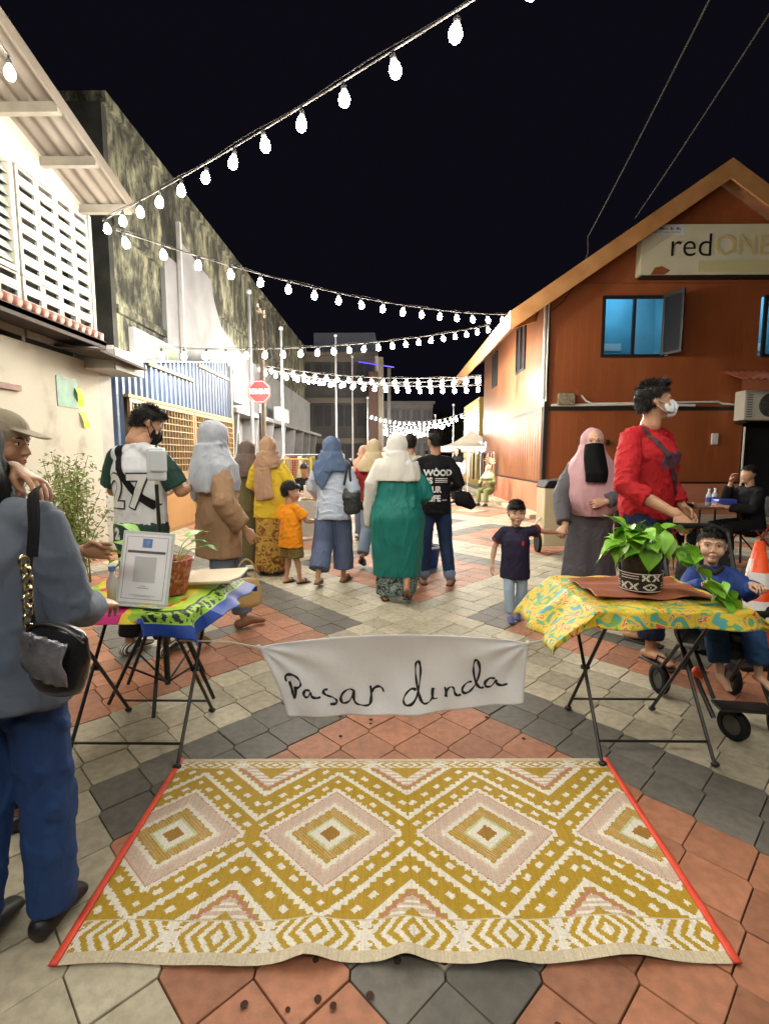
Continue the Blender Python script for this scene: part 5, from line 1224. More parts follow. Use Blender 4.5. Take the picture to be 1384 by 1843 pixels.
def hijab(F, m, R_, extra=None, folds=9, dep=.035, seed=0, voxel=.009, wr=.009, wf=(7, 7, 2.8), name='headscarf', drape=True):
    """R_ : rings below the chin, canonical units (z, rx, ry, cx, cy); the cap over the head is added above them"""
    k = F.k; h = F.J['hea']; mb = MB()
    c = Matrix.Rotation(math.atan2(F.MH[1][0], F.MH[0][0]), 4, 'Z')
    cap = MB(); cap.sphere((0, -.038, .022), (.106, .112, .112), 28, 18); limb(cap, [(0, -.045, .0), (0, -.05, -.07), (0, -.045, -.13)], [(.106, .110), (.104, .108), (.112, .108)], 20)
    limb(cap, [(-.07, .03, -.05), (-.055, .045, -.11), (0, .05, -.135), (.055, .045, -.11), (.07, .03, -.05)], [.022, .026, .028, .026, .022], 10)
    mb.join(cap, F.MH)
    rr_ = [(z * k, rx * k, ry * k, cx * k, cy * k) for (z, rx, ry, cx, cy) in R_]
    rings(mb, rr_, 56, folds, lambda t: dep * min(1, t * 1.6), seed=seed)
    g = random.Random(seed)
    if drape:
        for z0 in (1.485, 1.44, 1.395, 1.35):
            a_ = g.uniform(-.05, .05); w_ = np.interp(z0, [1.3, 1.39, 1.46, 1.53], [.21, .19, .135, .105]); y_ = np.interp(z0, [1.3, 1.39, 1.46, 1.53], [-.165, -.16, -.15, -.145])
            q = [Vector((-w_, .0, z0 + a_ + .03)), Vector((-w_ * .62, y_ * .80, z0 + a_ * .5)), Vector((0, y_ * 1.02, z0 - .035)), Vector((w_ * .62, y_ * .80, z0 - a_ * .5)), Vector((w_, .0, z0 - a_ + .03))]
            limb(mb, [v * k for v in q], [.016 * k, .021 * k, .023 * k, .021 * k, .016 * k], 10, side=(0, 0, 1))
    if extra:
        for pts, rs in extra: limb(mb, [Vector(p) * k for p in pts], [tuple(q * k for q in r) if isinstance(r, tuple) else r * k for r in rs], 14)
    me = fuse(mb, voxel, 2); wrinkle(me, wr * k, wf, seed, k=8); me.name = name; return link(name, me, m, F.o)
def crease(m, scale=16., dist=.010, strength=.55):
    """soft creases of worn cloth, laid over the weave"""
    n, l, b = nodes(m); tc = n.new('ShaderNodeTexCoord'); mp = n.new('ShaderNodeMapping'); mp.inputs['Scale'].default_value = (1, 1, .55); mp.inputs['Rotation'].default_value = (.3, .5, 0)
    l.new(tc.outputs['Object'], mp.inputs[0]); t = n.new('ShaderNodeTexNoise'); t.inputs['Scale'].default_value = scale; t.inputs['Detail'].default_value = 3; t.inputs['Distortion'].default_value = 1.2
    l.new(mp.outputs[0], t.inputs['Vector']); bp = n.new('ShaderNodeBump'); bp.inputs['Strength'].default_value = strength; bp.inputs['Distance'].default_value = dist; l.new(t.outputs['Fac'], bp.inputs['Height'])
    if b.inputs['Normal'].links: l.new(b.inputs['Normal'].links[0].from_socket, bp.inputs['Normal'])
    l.new(bp.outputs[0], b.inputs['Normal']); return m
def cloth_mat(name, c, rough=.8, bump=.25, c2=None, bscale=300, sheen=0):
    c2 = c2 or tuple(min(1, v * 1.14) for v in c); dark = max(c) < .03
    if name in MATS: return MATS[name]
    return crease(mat(name, c, c2, scale=5, rough=rough, bump=bump, bscale=bscale, sheen=sheen, detail=6, bdist=.003, spec=.12 if dark else .3))
def denim(name, c): 
    m = crease(mat(name, c, tuple(v * 1.35 for v in c), scale=3.5, rough=.8, bump=.3, bscale=420, detail=8, bdist=.002, spec=.25)); return m
def decal(F, me, target, direction, name, m, off=.003, parent=None):
    """press a flat printed shape on to a garment along direction (local space)"""
    dg = bpy.context.evaluated_depsgraph_get(); tm = target.data
    bm_ = bmesh.new(); bm_.from_mesh(tm); bv = BVHTree.FromBMesh(bm_); bm_.free()
    d = Vector(direction).normalized()
    b2 = bmesh.new(); b2.from_mesh(me)
    bmesh.ops.triangulate(b2, faces=b2.faces[:]); 
    for _ in range(4): bmesh.ops.subdivide_edges(b2, edges=[e for e in b2.edges if e.calc_length() > .012], cuts=1, use_grid_fill=False); bmesh.ops.triangulate(b2, faces=b2.faces[:])
    lost = []
    for v in b2.verts:
        hit = bv.ray_cast(v.co - d * .6, d)
        if hit[0] is not None: v.co = hit[0] - d * off
        else: lost.append(v)
    if lost: bmesh.ops.delete(b2, geom=lost, context='VERTS')
    b2.to_mesh(me); b2.free(); return link(name, me, m, parent or F.o)
def mask_on(F, m, name='face_mask'):
    mb = MB(); limb(mb, [(-.060, .040, -.040), (-.040, .078, -.042), (0, .100, -.044), (.040, .078, -.042), (.060, .040, -.040)], [(.010, .034), (.016, .042), (.024, .046), (.016, .042), (.010, .034)], 14, side=(0, 1, 0))
    limb(mb, [(0, .098, -.012), (0, .118, -.045), (0, .098, -.088)], [(.020, .014), (.034, .014), (.030, .016)], 12); mb.sphere((0, .074, -.088), (.040, .034, .026), 14, 8)
    me = fuse(mb, .0045, 2, .4); me.transform(F.MH); o = link(name, me, m, F.o)
    e = MB()
    for s in (-1, 1):
        limb(e, [(s * .058, .050, -.022), (s * .076, .015, -.008), (s * .088, -.012, .012)], [.0026] * 3, 6); limb(e, [(s * .056, .045, -.078), (s * .076, .01, -.05), (s * .086, -.018, -.022)], [.0026] * 3, 6)
    e.xf(F.MH); e.build('ear_loop', m, o); return o
def strap_on(F, m, target, pts, w, direction, name='sling_strap', off=.007):
    """strap lying on a garment: pts (x, z) in metres, pressed on along direction"""
    q = catmull([(x, z) for x, z in pts], 8); mb = MB(); L_ = []
    for i, (x, z) in enumerate(q):
        a, b_ = q[max(0, i - 1)], q[min(len(q) - 1, i + 1)]; t = Vector((b_[0] - a[0], 0, b_[1] - a[1])).normalized(); nn = Vector((-t.z, 0, t.x))
        L_.append([Vector((x, 0, z)) + nn * w * c for c in (-1, -.4, .4, 1)])
    d = Vector(direction); mb.grid(L_); mb.xf(Matrix.Translation(-d * .3)); return decal(F, mb.mesh(name, True), target, direction, name, m, off)
def strap(F, m, pts, w=.022, th=.004, name='strap', parent=None, k=True):
    kk = F.k if k else 1; q = [Vector(p) * kk for p in pts]; q = [Vector(v) for v in catmull([tuple(v) for v in q], 6)]
    return MB().tube(q, [(w, th)] * len(q), 8, side=(1, 0, .2)).build(name, m, parent or F.o, smooth=True)
# ================================================================== PEOPLE
V3 = Vector
m_sand = mat('black_sandal', (.018, .014, .012), (.03, .025, .02), scale=20, rough=.6); m_shoe = mat('black_shoe', (.012, .011, .012), rough=.45)
CROWD = 'people strolling into the market'
# ---------------------------------------------------------------- woman in teal with white headscarf
F = skeleton(1.55, dict(rel=(.29, .02, 1.10), rwr=(.20, .24, 1.02), lel=(-.27, -.02, 1.10), lwr=(-.22, .16, .98), ran=(.11, -.20, .15), rto=(.12, -.07, .035), rkn=(.10, .0, .50), lan=(-.12, -.02, .075), lto=(-.15, .14, .03)))
person('woman in a teal tunic and long white headscarf walking away', (.06, 4.74), -4, F, group=CROWD)
m_teal = cloth_mat('teal_crepe', (.010, .16, .14), rough=.5)
def b(mb):
    k = F.k; rings(mb, [(z * k, rx * k, ry * k, 0, cy * k) for z, rx, ry, cy in ((1.43, .09, .07, -.01), (1.40, .15, .10, -.01), (1.34, .20, .14, -.01), (1.22, .215, .16, -.01), (1.08, .225, .17, -.015), (.98, .252, .195, -.025), (.88, .275, .22, -.03), (.72, .270, .21, -.025), (.45, .258, .198, -.01), (.27, .245, .19, .0))], 72, 7, lambda t: .026 * max(0, t - .35) * 1.6, seed=3)
    sleeve(mb, F, 'r', 1.85, .085, .09, .08); sleeve(mb, F, 'l', 1.8, .08, .085, .075)
garment(F, 'tunic', m_teal, b, .010, .013, (6.5, 6.5, 1.5), 4)
m_batikd = ramp_mat('navy_batik', [(.0, (.008, .012, .018)), (.40, (.010, .016, .022)), (.44, (.36, .40, .38)), (.48, (.02, .05, .05)), (.56, (.05, .16, .13)), (.60, (.40, .45, .42)), (.64, (.012, .016, .02))], tex='NOISE', scale=13, detail=1.5, distort=2.2, rough=.75)
def b(mb): rings(mb, [(.42 * F.k, .22 * F.k, .17 * F.k, 0, 0), (.20 * F.k, .215 * F.k, .165 * F.k, 0, -.01 * F.k), (.075 * F.k, .20 * F.k, .16 * F.k, -.01 * F.k, -.02 * F.k)], 60, 9, lambda t: .045 * t, seed=8)
garment(F, 'sarong', m_batikd, b, .010, .004, (9, 9, 4), 5)
for s in 'lr': footwear(F, s, m_sand)
m_offw = cloth_mat('white_chiffon', (.62, .61, .57), rough=.7)
hijab(F, m_offw, [(1.53, .115, .11, 0, -.04), (1.46, .15, .13, 0, -.035), (1.39, .215, .155, 0, -.025), (1.32, .235, .17, 0, -.02), (1.24, .235, .178, 0, -.02)],
      extra=[([(-.17, -.04, 1.40), (-.25, -.06, 1.22), (-.285, -.03, 1.0), (-.29, .0, .80)], [(.07, .08), (.075, .09), (.06, .085), (.045, .06)])], seed=2, folds=7, dep=.03)
# ---------------------------------------------------------------- man in black printed top
F = skeleton(1.62, dict(rel=(.27, -.02, 1.12), rwr=(.20, .20, 1.06), lel=(-.25, .0, 1.12), lwr=(-.16, .22, 1.08), ran=(.17, -.05, .075), rkn=(.13, .02, .49), rto=(.23, .11, .03), lan=(-.11, .02, .075), lto=(-.11, .19, .03)))
person('man in a black top printed WOOD IS OUR LIFE, back turned', (.46, 5.32), 6, F, m_skin3, CROWD, head=(18, 0, 0), face_detail=False, hv=.006)
hair(F, style='quiff', n=2200, length=.02, top=.5)
m_blk = cloth_mat('black_cotton', (.010, .010, .012), rough=.8)
def b(mb):
    torso(mb, F, .80, (.20, .185, .17, .175, .18), (.13, .13, .125, .135, .14)); sleeve(mb, F, 'r', 1.85, .075, .062, .05); sleeve(mb, F, 'l', 1.85, .075, .062, .05)
sh = garment(F, 'black_top', m_blk, b, .010, .007, (8, 8, 7), 7)
m_print_w = mat('white_print', (.66, .66, .66), rough=.7)
Mb = frame_M((0, -.3, 0), (1, 0, 0), (0, 0, 1))
def back_text(txt, x, z, size, w=.006, sx=1.0):
    me = text_mesh(txt, size, w, 0); me.transform(Mb @ Matrix.Translation((x, z, 0)) @ Matrix.Diagonal((sx, 1, 1, 1))); decal(F, me, sh, (0, 1, 0), 'printed_word', m_print_w)
back_text('WOOD', .015, 1.185, .085, .004, 1.0); back_text('IS', -.075, 1.105, .085, .004); back_text('OUR', -.035, 1.015, .085, .004, .85); back_text('LIFE', -.03, .925, .085, .004, .9); back_text('.', -.01, 1.25, .08, .004)
for z, x0, x1 in ((1.125, -.02, .115), (1.107, -.02, .115), (1.089, -.02, .115), (.905, .055, .11)):
    me = MB().poly([(x0, -.3, z), (x1, -.3, z), (x1, -.3, z + .008), (x0, -.3, z + .008)]).mesh('printed_line'); decal(F, me, sh, (0, 1, 0), 'printed_line', m_print_w)
m_dkden = denim('dark_denim', (.014, .028, .075)); m_cuff = denim('pale_cuff', (.16, .22, .34))
garment(F, 'jeans', m_dkden, lambda mb: trousers(mb, F, .93, .098, .078, .068), .010, .006, (12, 12, 14), 9)
def b(mb):
    for s in 'lr': limb(mb, [F.J[s + 'kn'].lerp(F.J[s + 'an'], .80), F.J[s + 'kn'].lerp(F.J[s + 'an'], .88)], [.071 * F.k] * 2)
garment(F, 'trouser_cuff', m_cuff, b, .010, .002)
for s in 'lr': footwear(F, s, m_sand)
bg_ = empty('shoulder_bag', 'black sling bag at the hip of the man in the printed top', 'bag', (.80, 5.30, .80)); 
mbg = MB(); limb(mbg, [(-.09, 0, .12), (-.02, .0, .11), (.05, .02, .04)], [(.05, .08), (.055, .085), (.035, .05)], 16, side=(0, 1, 0)); me = fuse(mbg, .008, 2); wrinkle(me, .003, (8, 8, 8), 3); link('bag_body', me, m_blk, bg_)
# ---------------------------------------------------------------- woman in blue
F = skeleton(1.55, dict(lan=(-.13, -.24, .13), lto=(-.13, -.10, .035), lkn=(-.11, -.02, .49), ran=(.10, .10, .075), rto=(.14, .26, .03), rkn=(.10, .10, .50), rel=(.25, -.02, 1.11), rwr=(.21, .14, .95), lel=(-.24, .02, 1.12), lwr=(-.18, .20, 1.0)))
person('woman in blue headscarf, pale blue blouse and wide blue trousers', (-.61, 5.36), -6, F, group=CROWD)
m_pale = cloth_mat('pale_blue_blouse', (.44, .50, .62), rough=.7); m_slate = cloth_mat('slate_blue', (.085, .125, .225), rough=.75); m_slate2 = cloth_mat('slate_trousers', (.095, .125, .225), rough=.8)
def b(mb):
    torso(mb, F, .76, (.195, .185, .18, .20, .215), (.13, .135, .135, .15, .155), hy=-.01); sleeve(mb, F, 'r', 1.8, .085, .085, .075); sleeve(mb, F, 'l', 1.8, .08, .08, .07)
garment(F, 'blouse', m_pale, b, .010, .010, (7, 7, 8), 3)
garment(F, 'trousers', m_slate2, lambda mb: trousers(mb, F, .90, .118, .118, .120, hip=(.175, .14)), .010, .012, (9, 9, 1.6), 5)
for s in 'lr': footwear(F, s, mat('olive_sandal', (.08, .09, .025), (.12, .12, .04), scale=20, rough=.6))
hijab(F, m_slate, [(1.53, .115, .11, 0, -.04), (1.45, .16, .135, 0, -.035), (1.38, .212, .15, 0, -.025), (1.32, .215, .155, 0, -.025)],
      extra=[([(-.06, -.12, 1.40), (-.09, -.145, 1.28), (-.095, -.155, 1.18), (-.085, -.16, 1.12)], [(.12, .03), (.105, .028), (.06, .022), (.015, .015)])], seed=6, folds=6, dep=.03)
hb = empty('handbag', 'black leather tote hung on the shoulder of the woman in blue', 'bag', (-.42, 5.30, .80)); m_leather = mat('black_leather', (.02, .021, .024), (.035, .036, .04), scale=8, rough=.4, bump=.25, bscale=60)
mbg = MB(); limb(mbg, [(0, 0, .0), (.0, .0, .14), (.01, .02, .27)], [(.115, .06), (.11, .055), (.085, .03)], 18); me = fuse(mbg, .008, 3); wrinkle(me, .006, (14, 14, 10), 3); link('bag_body', me, m_leather, hb)
mbg = MB(); limb(mbg, [(.05, .10, .05), (.12, .16, .03), (.17, .2, .0)], [(.05, .05), (.06, .05), (.03, .03)], 14); me = fuse(mbg, .008, 3); wrinkle(me, .006, (14, 14, 10), 3); link('side_pouch', me, m_leather, hb)
for dx in (0, .07): MB().tube([Vector(p) for p in catmull([(-.06 + dx, -.03, .26), (-.03 + dx * .5, -.07, .40), (-.01 + dx * .2, -.06, .50), (.0, .03, .525), (.02, .10, .45)], 6)], [(.011, .004)] * 25, 8, side=(1, 0, 0)).build('handle', m_leather, hb)
# ---------------------------------------------------------------- boy in orange
F = skeleton(1.13, dict(rel=(.27, .10, 1.02), rwr=(.27, .34, 1.0), ran=(.13, .06, .08), rto=(.17, .21, .035), lan=(-.08, -.04, .08), lto=(-.06, .12, .035)), True)
person('small boy in an orange T-shirt and khaki shorts', (-1.06, 5.36), -38, F, m_skin, CROWD, head=(-32, 0, 0), hv=.0055, face_detail=True, hands={'r': dict(palm=(-1, 0, 0), thumb=(0, 0, 1), curl=.8)})
hair(F, style='bowl', n=1600, length=.018)
m_or = cloth_mat('orange_cotton', (.72, .25, .008), rough=.8); m_kh = ramp_mat('khaki_camo', [(.3, (.10, .075, .02)), (.5, (.19, .14, .035)), (.7, (.28, .20, .05))], scale=11, rough=.8)
def b(mb): torso(mb, F, .60, (.20, .20, .20, .215, .235), (.135, .145, .15, .16, .17)); sleeve(mb, F, 'r', .72, .09, .10); sleeve(mb, F, 'l', .72, .09, .10)
garment(F, 'tee_shirt', m_or, b, .008, .009, (9, 9, 9), 4)
garment(F, 'shorts', m_kh, lambda mb: trousers(mb, F, .47, .125, .13, .1, hip=(.19, .16)), .008, .009, (14, 14, 10), 4)
for s in 'lr': footwear(F, s, m_sand)
# ---------------------------------------------------------------- woman in yellow
F = skeleton(1.56, dict(rel=(.25, .03, 1.13), rwr=(.19, .24, 1.08), lel=(-.25, .02, 1.12), lwr=(-.17, .22, 1.04)))
person('woman in a yellow blouse with a long beige scarf down her back', (-1.37, 5.78), -12, F, group=CROWD)
m_yl2 = cloth_mat('yellow_crepe', (.60, .43, .03), rough=.72); m_beige = cloth_mat('beige_chiffon', (.34, .205, .13), rough=.72)
def b(mb):
    torso(mb, F, .72, (.195, .185, .185, .205, .215), (.135, .14, .14, .155, .16)); sleeve(mb, F, 'r', 1.8, .085, .08, .07); sleeve(mb, F, 'l', 1.8, .085, .08, .07)
garment(F, 'blouse', m_yl2, b, .010, .008, (8, 8, 8), 13)
m_bty = ramp_mat('yellow_batik_skirt', [(.0, (.10, .028, .012)), (.40, (.16, .045, .015)), (.47, (.42, .25, .04)), (.55, (.5, .32, .05)), (.62, (.14, .04, .015)), (1, (.45, .3, .06))], scale=9, detail=3, distort=1.5, rough=.75)
def b(mb): rings(mb, [(.86 * F.k, .19 * F.k, .145 * F.k, 0, 0), (.5 * F.k, .19 * F.k, .15 * F.k, 0, 0), (.06 * F.k, .215 * F.k, .17 * F.k, 0, 0)], 60, 8, lambda t: .05 * t, seed=4)
garment(F, 'skirt', m_bty, b, .010, .004, (9, 9, 3), 4)
for s in 'lr': footwear(F, s, m_shoe, 'shoe')
hijab(F, m_beige, [(1.53, .115, .11, 0, -.04), (1.46, .14, .13, 0, -.035), (1.41, .18, .145, 0, -.03), (1.36, .19, .15, 0, -.025)],
      extra=[([(-.02, -.10, 1.44), (-.02, -.15, 1.30), (-.01, -.17, 1.10), (.02, -.18, .97)], [(.09, .03), (.11, .03), (.125, .028), (.13, .024)]), ([(-.08, -.06, 1.50), (0, -.13, 1.46), (.09, -.05, 1.50)], [.03, .035, .03])], seed=16, folds=6, dep=.03)
# ---------------------------------------------------------------- woman in olive
F = skeleton(1.53, dict(rel=(.24, .05, 1.12), rwr=(.16, .24, 1.08), lel=(-.25, .05, 1.13), lwr=(-.22, .26, 1.06)))
person('woman in a long olive dress and dark taupe headscarf', (-1.68, 6.0), 8, F, group=CROWD)
m_olive = cloth_mat('olive_crepe', (.105, .088, .036), rough=.75); m_taupe = cloth_mat('taupe_chiffon', (.115, .085, .072), rough=.75)
def b(mb):
    torso(mb, F, .8, (.185, .175, .17, .20, .20), (.13, .13, .13, .145, .15)); sleeve(mb, F, 'r', 1.85, .075, .07, .06); sleeve(mb, F, 'l', 1.85, .075, .07, .06)
    rings(mb, [(.98 * F.k, .18 * F.k, .135 * F.k, 0, 0), (.55 * F.k, .19 * F.k, .15 * F.k, 0, 0), (.10 * F.k, .20 * F.k, .17 * F.k, 0, 0)], 60, 7, lambda t: .05 * t, seed=14)
garment(F, 'dress', m_olive, b, .010, .007, (8, 8, 5), 15)
for s in 'lr': footwear(F, s, m_shoe, 'shoe')
hijab(F, m_taupe, [(1.53, .118, .112, 0, -.04), (1.46, .16, .14, -.01, -.03), (1.38, .225, .16, -.02, -.02), (1.30, .24, .165, -.025, -.02), (1.24, .225, .16, -.03, -.02)], seed=26, folds=8, dep=.04)
# ---------------------------------------------------------------- woman walking past in beige
F = skeleton(1.60, dict(rel=(.25, -.04, 1.10), rwr=(.26, .12, .88), lel=(-.25, .0, 1.10), lwr=(-.23, .14, .90), ran=(.10, -.30, .12), rto=(.12, -.16, .035), rkn=(.095, -.02, .50), lan=(-.09, .22, .08), lto=(-.10, .38, .035), lkn=(-.095, .16, .51)))
person('woman in pale grey headscarf and tan blouse striding past the notice table', (-1.27, 3.72), -52, F, group=CROWD, hv=.006)
m_tanb = cloth_mat('tan_blouse', (.34, .21, .125), rough=.75); m_pgrey = cloth_mat('pale_grey_scarf', (.40, .43, .50), rough=.65); m_gden = denim('grey_denim', (.11, .14, .19))
def b(mb):
    torso(mb, F, .66, (.195, .19, .195, .215, .225), (.14, .145, .15, .165, .17)); sleeve(mb, F, 'r', 1.8, .09, .09, .075); sleeve(mb, F, 'l', 1.8, .09, .09, .075)
garment(F, 'blouse', m_tanb, b, .010, .010, (7, 7, 6), 33)
garment(F, 'jeans', m_gden, lambda mb: trousers(mb, F, .93, .105, .09, .085), .010, .006, (12, 12, 12), 34)
for s in 'lr': footwear(F, s, mat('tan_shoe', (.22, .10, .05), (.28, .14, .07), scale=12, rough=.5), 'shoe')
hijab(F, m_pgrey, [(1.53, .118, .115, 0, -.04), (1.46, .155, .14, 0, -.03), (1.38, .215, .165, 0, -.02), (1.28, .232, .18, 0, -.02), (1.17, .225, .178, 0, -.02)],
      extra=[([(-.13, -.08, 1.42), (-.19, -.10, 1.26), (-.20, -.10, 1.12)], [(.06, .06), (.07, .06), (.05, .045)])], seed=36, folds=6, dep=.03)
tb = empty('tan_handbag', 'small tan handbag swinging beside the woman in beige', 'bag', (-.985, 3.42, .335), R(20)); m_tanl = mat('tan_leather', (.42, .26, .10), (.48, .31, .13), scale=6, rough=.45, bump=.15)
mbg = MB(); limb(mbg, [(0, 0, .02), (0, 0, .09), (0, 0, .165)], [(.105, .045), (.10, .042), (.085, .03)], 18); me = fuse(mbg, .007, 2); wrinkle(me, .003, (14, 14, 10), 3); link('bag_body', me, m_tanl, tb)
MB().tube([Vector(p) for p in catmull([(-.06, 0, .17), (-.05, 0, .27), (0, 0, .32), (.05, 0, .27), (.06, 0, .17)], 6)], .006, 8).build('handle', m_tanl, tb)
# ---------------------------------------------------------------- man in jersey
F = skeleton(1.70, dict(nec=(0, .02, 1.435), hea=(.0, .10, 1.565), che=(0, .0, 1.26), rel=(.265, .06, 1.12), rwr=(.16, .30, 1.13), lel=(-.255, .04, 1.12), lwr=(-.10, .28, 1.10), lan=(-.13, -.02, .08), ran=(.13, .02, .08)))
person('man in a white football jersey numbered 27 looking down at his phone', (-1.66, 3.36), -14, F, m_skin, CROWD, head=(-34, -28, 0), hv=.005, face_detail=True, hands={'r': dict(palm=(-.6, 0, .8), thumb=(0, 1, 1), curl=.7), 'l': dict(palm=(.6, 0, .8), thumb=(0, 1, 1), curl=.7)})
hair(F, style='quiff', n=2400, length=.022, top=.3)
mask_on(F, m_blk)
m_jer = cloth_mat('white_jersey', (.58, .60, .64), rough=.6); m_jgr = cloth_mat('green_sleeve', (.012, .045, .036), rough=.6)
def b(mb): torso(mb, F, .80, (.20, .19, .18, .18, .185), (.135, .135, .13, .135, .14))
jer = garment(F, 'jersey', m_jer, b, .009, .005, (5, 5, 4), 43)
for s in 'rl': garment(F, 'jersey_sleeve', m_jgr, lambda mb: sleeve(mb, F, s, .85, .082, .08, ins=.93), .009, .005, (8, 8, 6), 44)
def b(mb): limb(mb, [F.J['pel'] + V3((0, 0, -.03)), F.J['pel'] + V3((0, 0, -.135))], [(.186 * F.k, .142 * F.k), (.192 * F.k, .146 * F.k)], 22)
hem_ = garment(F, 'jersey_hem', m_jgr, b, .009, .004, (9, 9, 8), 45)
Mb = frame_M((0, -.4, 0), (1, 0, 0), (0, 0, 1))
m_navy_p = mat('navy_print', (.02, .03, .04), rough=.6)
for (ch_, x) in (('2', -.075), ('7', .075)):
    me = text_mesh(ch_, .30, .016, 0); me.transform(Mb @ Matrix.Translation((x, 1.12, 0)) @ Matrix.Diagonal((.85, 1, 1, 1))); decal(F, me, jer, (0, 1, 0), 'jersey_number', m_navy_p, .004)
    me = text_mesh(ch_, .30, .006, 0); me.transform(Mb @ Matrix.Translation((x, 1.12, 0)) @ Matrix.Diagonal((.85, 1, 1, 1))); decal(F, me, jer, (0, 1, 0), 'jersey_number', m_print_w, .008)
me = text_mesh('2', .10, .006, 0); me.transform(Mb @ Matrix.Translation((-.08, .85, 0))); decal(F, me, hem_, (0, 1, 0), 'jersey_number', m_print_w, .003)
garment(F, 'trousers', m_blk, lambda mb: trousers(mb, F, .94, .10, .085, .075), .010, .005, (12, 12, 12), 46)
strap_on(F, m_blk, jer, [(-.10, 1.44), (-.085, 1.36), (-.02, 1.24), (.07, 1.12), (.17, 1.03)], .024, (0, 1, 0))
m_snk = ramp_mat('striped_trainer', [(.0, (.02, .02, .02)), (.5, (.02, .02, .02)), (.52, (.62, .62, .6)), (1, (.62, .62, .6))], tex='WAVE', scale=22, rough=.5, interp='CONSTANT')
for s in 'lr': footwear(F, s, m_snk, 'shoe')
MB().box(-.035, .035, -.004, .004, -.075, .075).xf(Matrix.Translation((.03, .37, 1.15)) @ Matrix.Rotation(R(-55), 4, 'X')).build('mobile_phone', mat('phone_silver', (.5, .52, .55), rough=.3), None, bevel=.004)
o = bpy.data.objects['mobile_phone']; o.matrix_world = Matrix.Translation((-1.66, 3.36, 0)) @ Matrix.Rotation(R(-14), 4, 'Z'); tag(o, 'silver phone held by the man in the football jersey', 'phone')
# ---------------------------------------------------------------- veiled woman in grey and pink
F = skeleton(1.59, dict(rel=(0.286, 0.105, 1.069), rwr=(0.278, 0.331, 0.813), lel=(-.28, .06, 1.10), lwr=(-.07, .26, 1.03)))
person('veiled woman in pink headscarf and long grey dress facing the camera', (1.80, 4.62), 170, F, m_skin2, hv=.0048, face_detail=True, group='family at the right table', hands={'r': dict(d=(0.521, 0.498, -0.6), palm=(0, -.3, -1), thumb=(-1, 0, 0), curl=.9), 'l': dict(d=(1, .25, -.15), palm=(0, -1, -.3), thumb=(0, .2, 1), curl=.75)})
m_gdr = cloth_mat('grey_dress', (.095, .095, .11), rough=.75); m_pink = cloth_mat('pink_crepe', (.48, .285, .315), rough=.68); m_niq = cloth_mat('black_veil', (.004, .004, .005), rough=.75)
def b(mb):
    torso(mb, F, .8, (.19, .19, .19, .22, .22), (.135, .14, .15, .17, .17)); sleeve(mb, F, 'r', 1.9, .085, .085, .07); sleeve(mb, F, 'l', 1.88, .085, .085, .07)
    rings(mb, [(1.0 * F.k, .20 * F.k, .155 * F.k, 0, 0), (.6 * F.k, .225 * F.k, .18 * F.k, 0, 0), (.05 * F.k, .26 * F.k, .21 * F.k, 0, 0)], 60, 7, lambda t: .045 * t, seed=54)
garment(F, 'dress', m_gdr, b, .010, .007, (8, 8, 4), 55)
hijab(F, m_pink, [(1.55, .112, .112, 0, -.04), (1.47, .145, .135, 0, -.025), (1.39, .205, .165, 0, -.005), (1.28, .255, .19, 0, .01), (1.16, .285, .205, 0, .02), (1.06, .295, .215, 0, .03), (1.0, .28, .215, 0, .035), (.94, .22, .20, 0, .05), (.89, .16, .18, 0, .07)], seed=56, folds=7, dep=.026, wr=.006, drape=False)
# veil: a soft black panel from the bridge of the nose to the chest
P = []
for i in range(31):
    t = i / 30; row = []
    for j in range(17):
        s = (j - 8) / 8; w_ = (.084 + .018 * math.sin(t * 2.6)) * F.k
        yb = (.120 + .125 * min(1, t * 1.3)) * F.k - .05 * s * s * F.k * (1.1 - .5 * t)
        row.append((s * w_ + .004 * math.sin(t * 6), yb + F.J['hea'].y * .6 + .004 * math.sin(s * 6 + t * 5) * t, F.J['hea'].z - .012 * F.k - t * .36 * F.k - .012 * s * s * (1 - t)))
    P.append(row)
o = MB().grid(P).build('face_veil', m_niq, F.o, smooth=True); sd = o.modifiers.new('solid', 'SOLIDIFY'); sd.thickness = .004
for s in 'lr': footwear(F, s, m_shoe, 'shoe')
# ---------------------------------------------------------------- boy in navy polo
F = skeleton(1.03, dict(lel=(-0.345, -0.124, 1.221), lwr=(-0.579, -0.292, 1.18), rel=(.28, -.06, .98), rwr=(.31, -.02, .76), ran=(.05, .12, .08), rto=(.03, .28, .035), rkn=(.07, .10, .42), lan=(-.06, -.06, .085), lto=(-.05, .1, .035)), True)
person('small boy in a navy polo and pale jeans holding the veiled woman’s hand'.replace('’', "'"), (1.03, 4.17), 168, F, m_skin2, 'family at the right table', head=(8, -3, 0), hv=.0042, face_detail=True, hands={'l': dict(palm=(0, 0, -1), thumb=(0, 1, 0), curl=.9), 'r': dict(curl=.4)})
hair(F, style='bowl', n=2200, length=.017, voxel=.005)
m_nav = cloth_mat('navy_pique', (.016, .014, .038), rough=.75); m_red_p = mat('red_emblem', (.5, .03, .03), rough=.6)
def b(mb): torso(mb, F, .58, (.195, .19, .19, .195, .205), (.135, .14, .145, .15, .155)); sleeve(mb, F, 'r', .62, .09, .095); sleeve(mb, F, 'l', .62, .09, .09)
po = garment(F, 'polo_shirt', m_nav, b, .008, .007, (10, 10, 9), 63)
def b(mb): limb(mb, [F.J['nec'] + V3((-.05, .0, -.012)) * 1, F.J['nec'] + V3((0, .05, -.035)), F.J['nec'] + V3((.05, .0, -.012))], [.016, .014, .016], 10, side=(0, 0, 1))
garment(F, 'collar', m_nav, b, .006, 0)
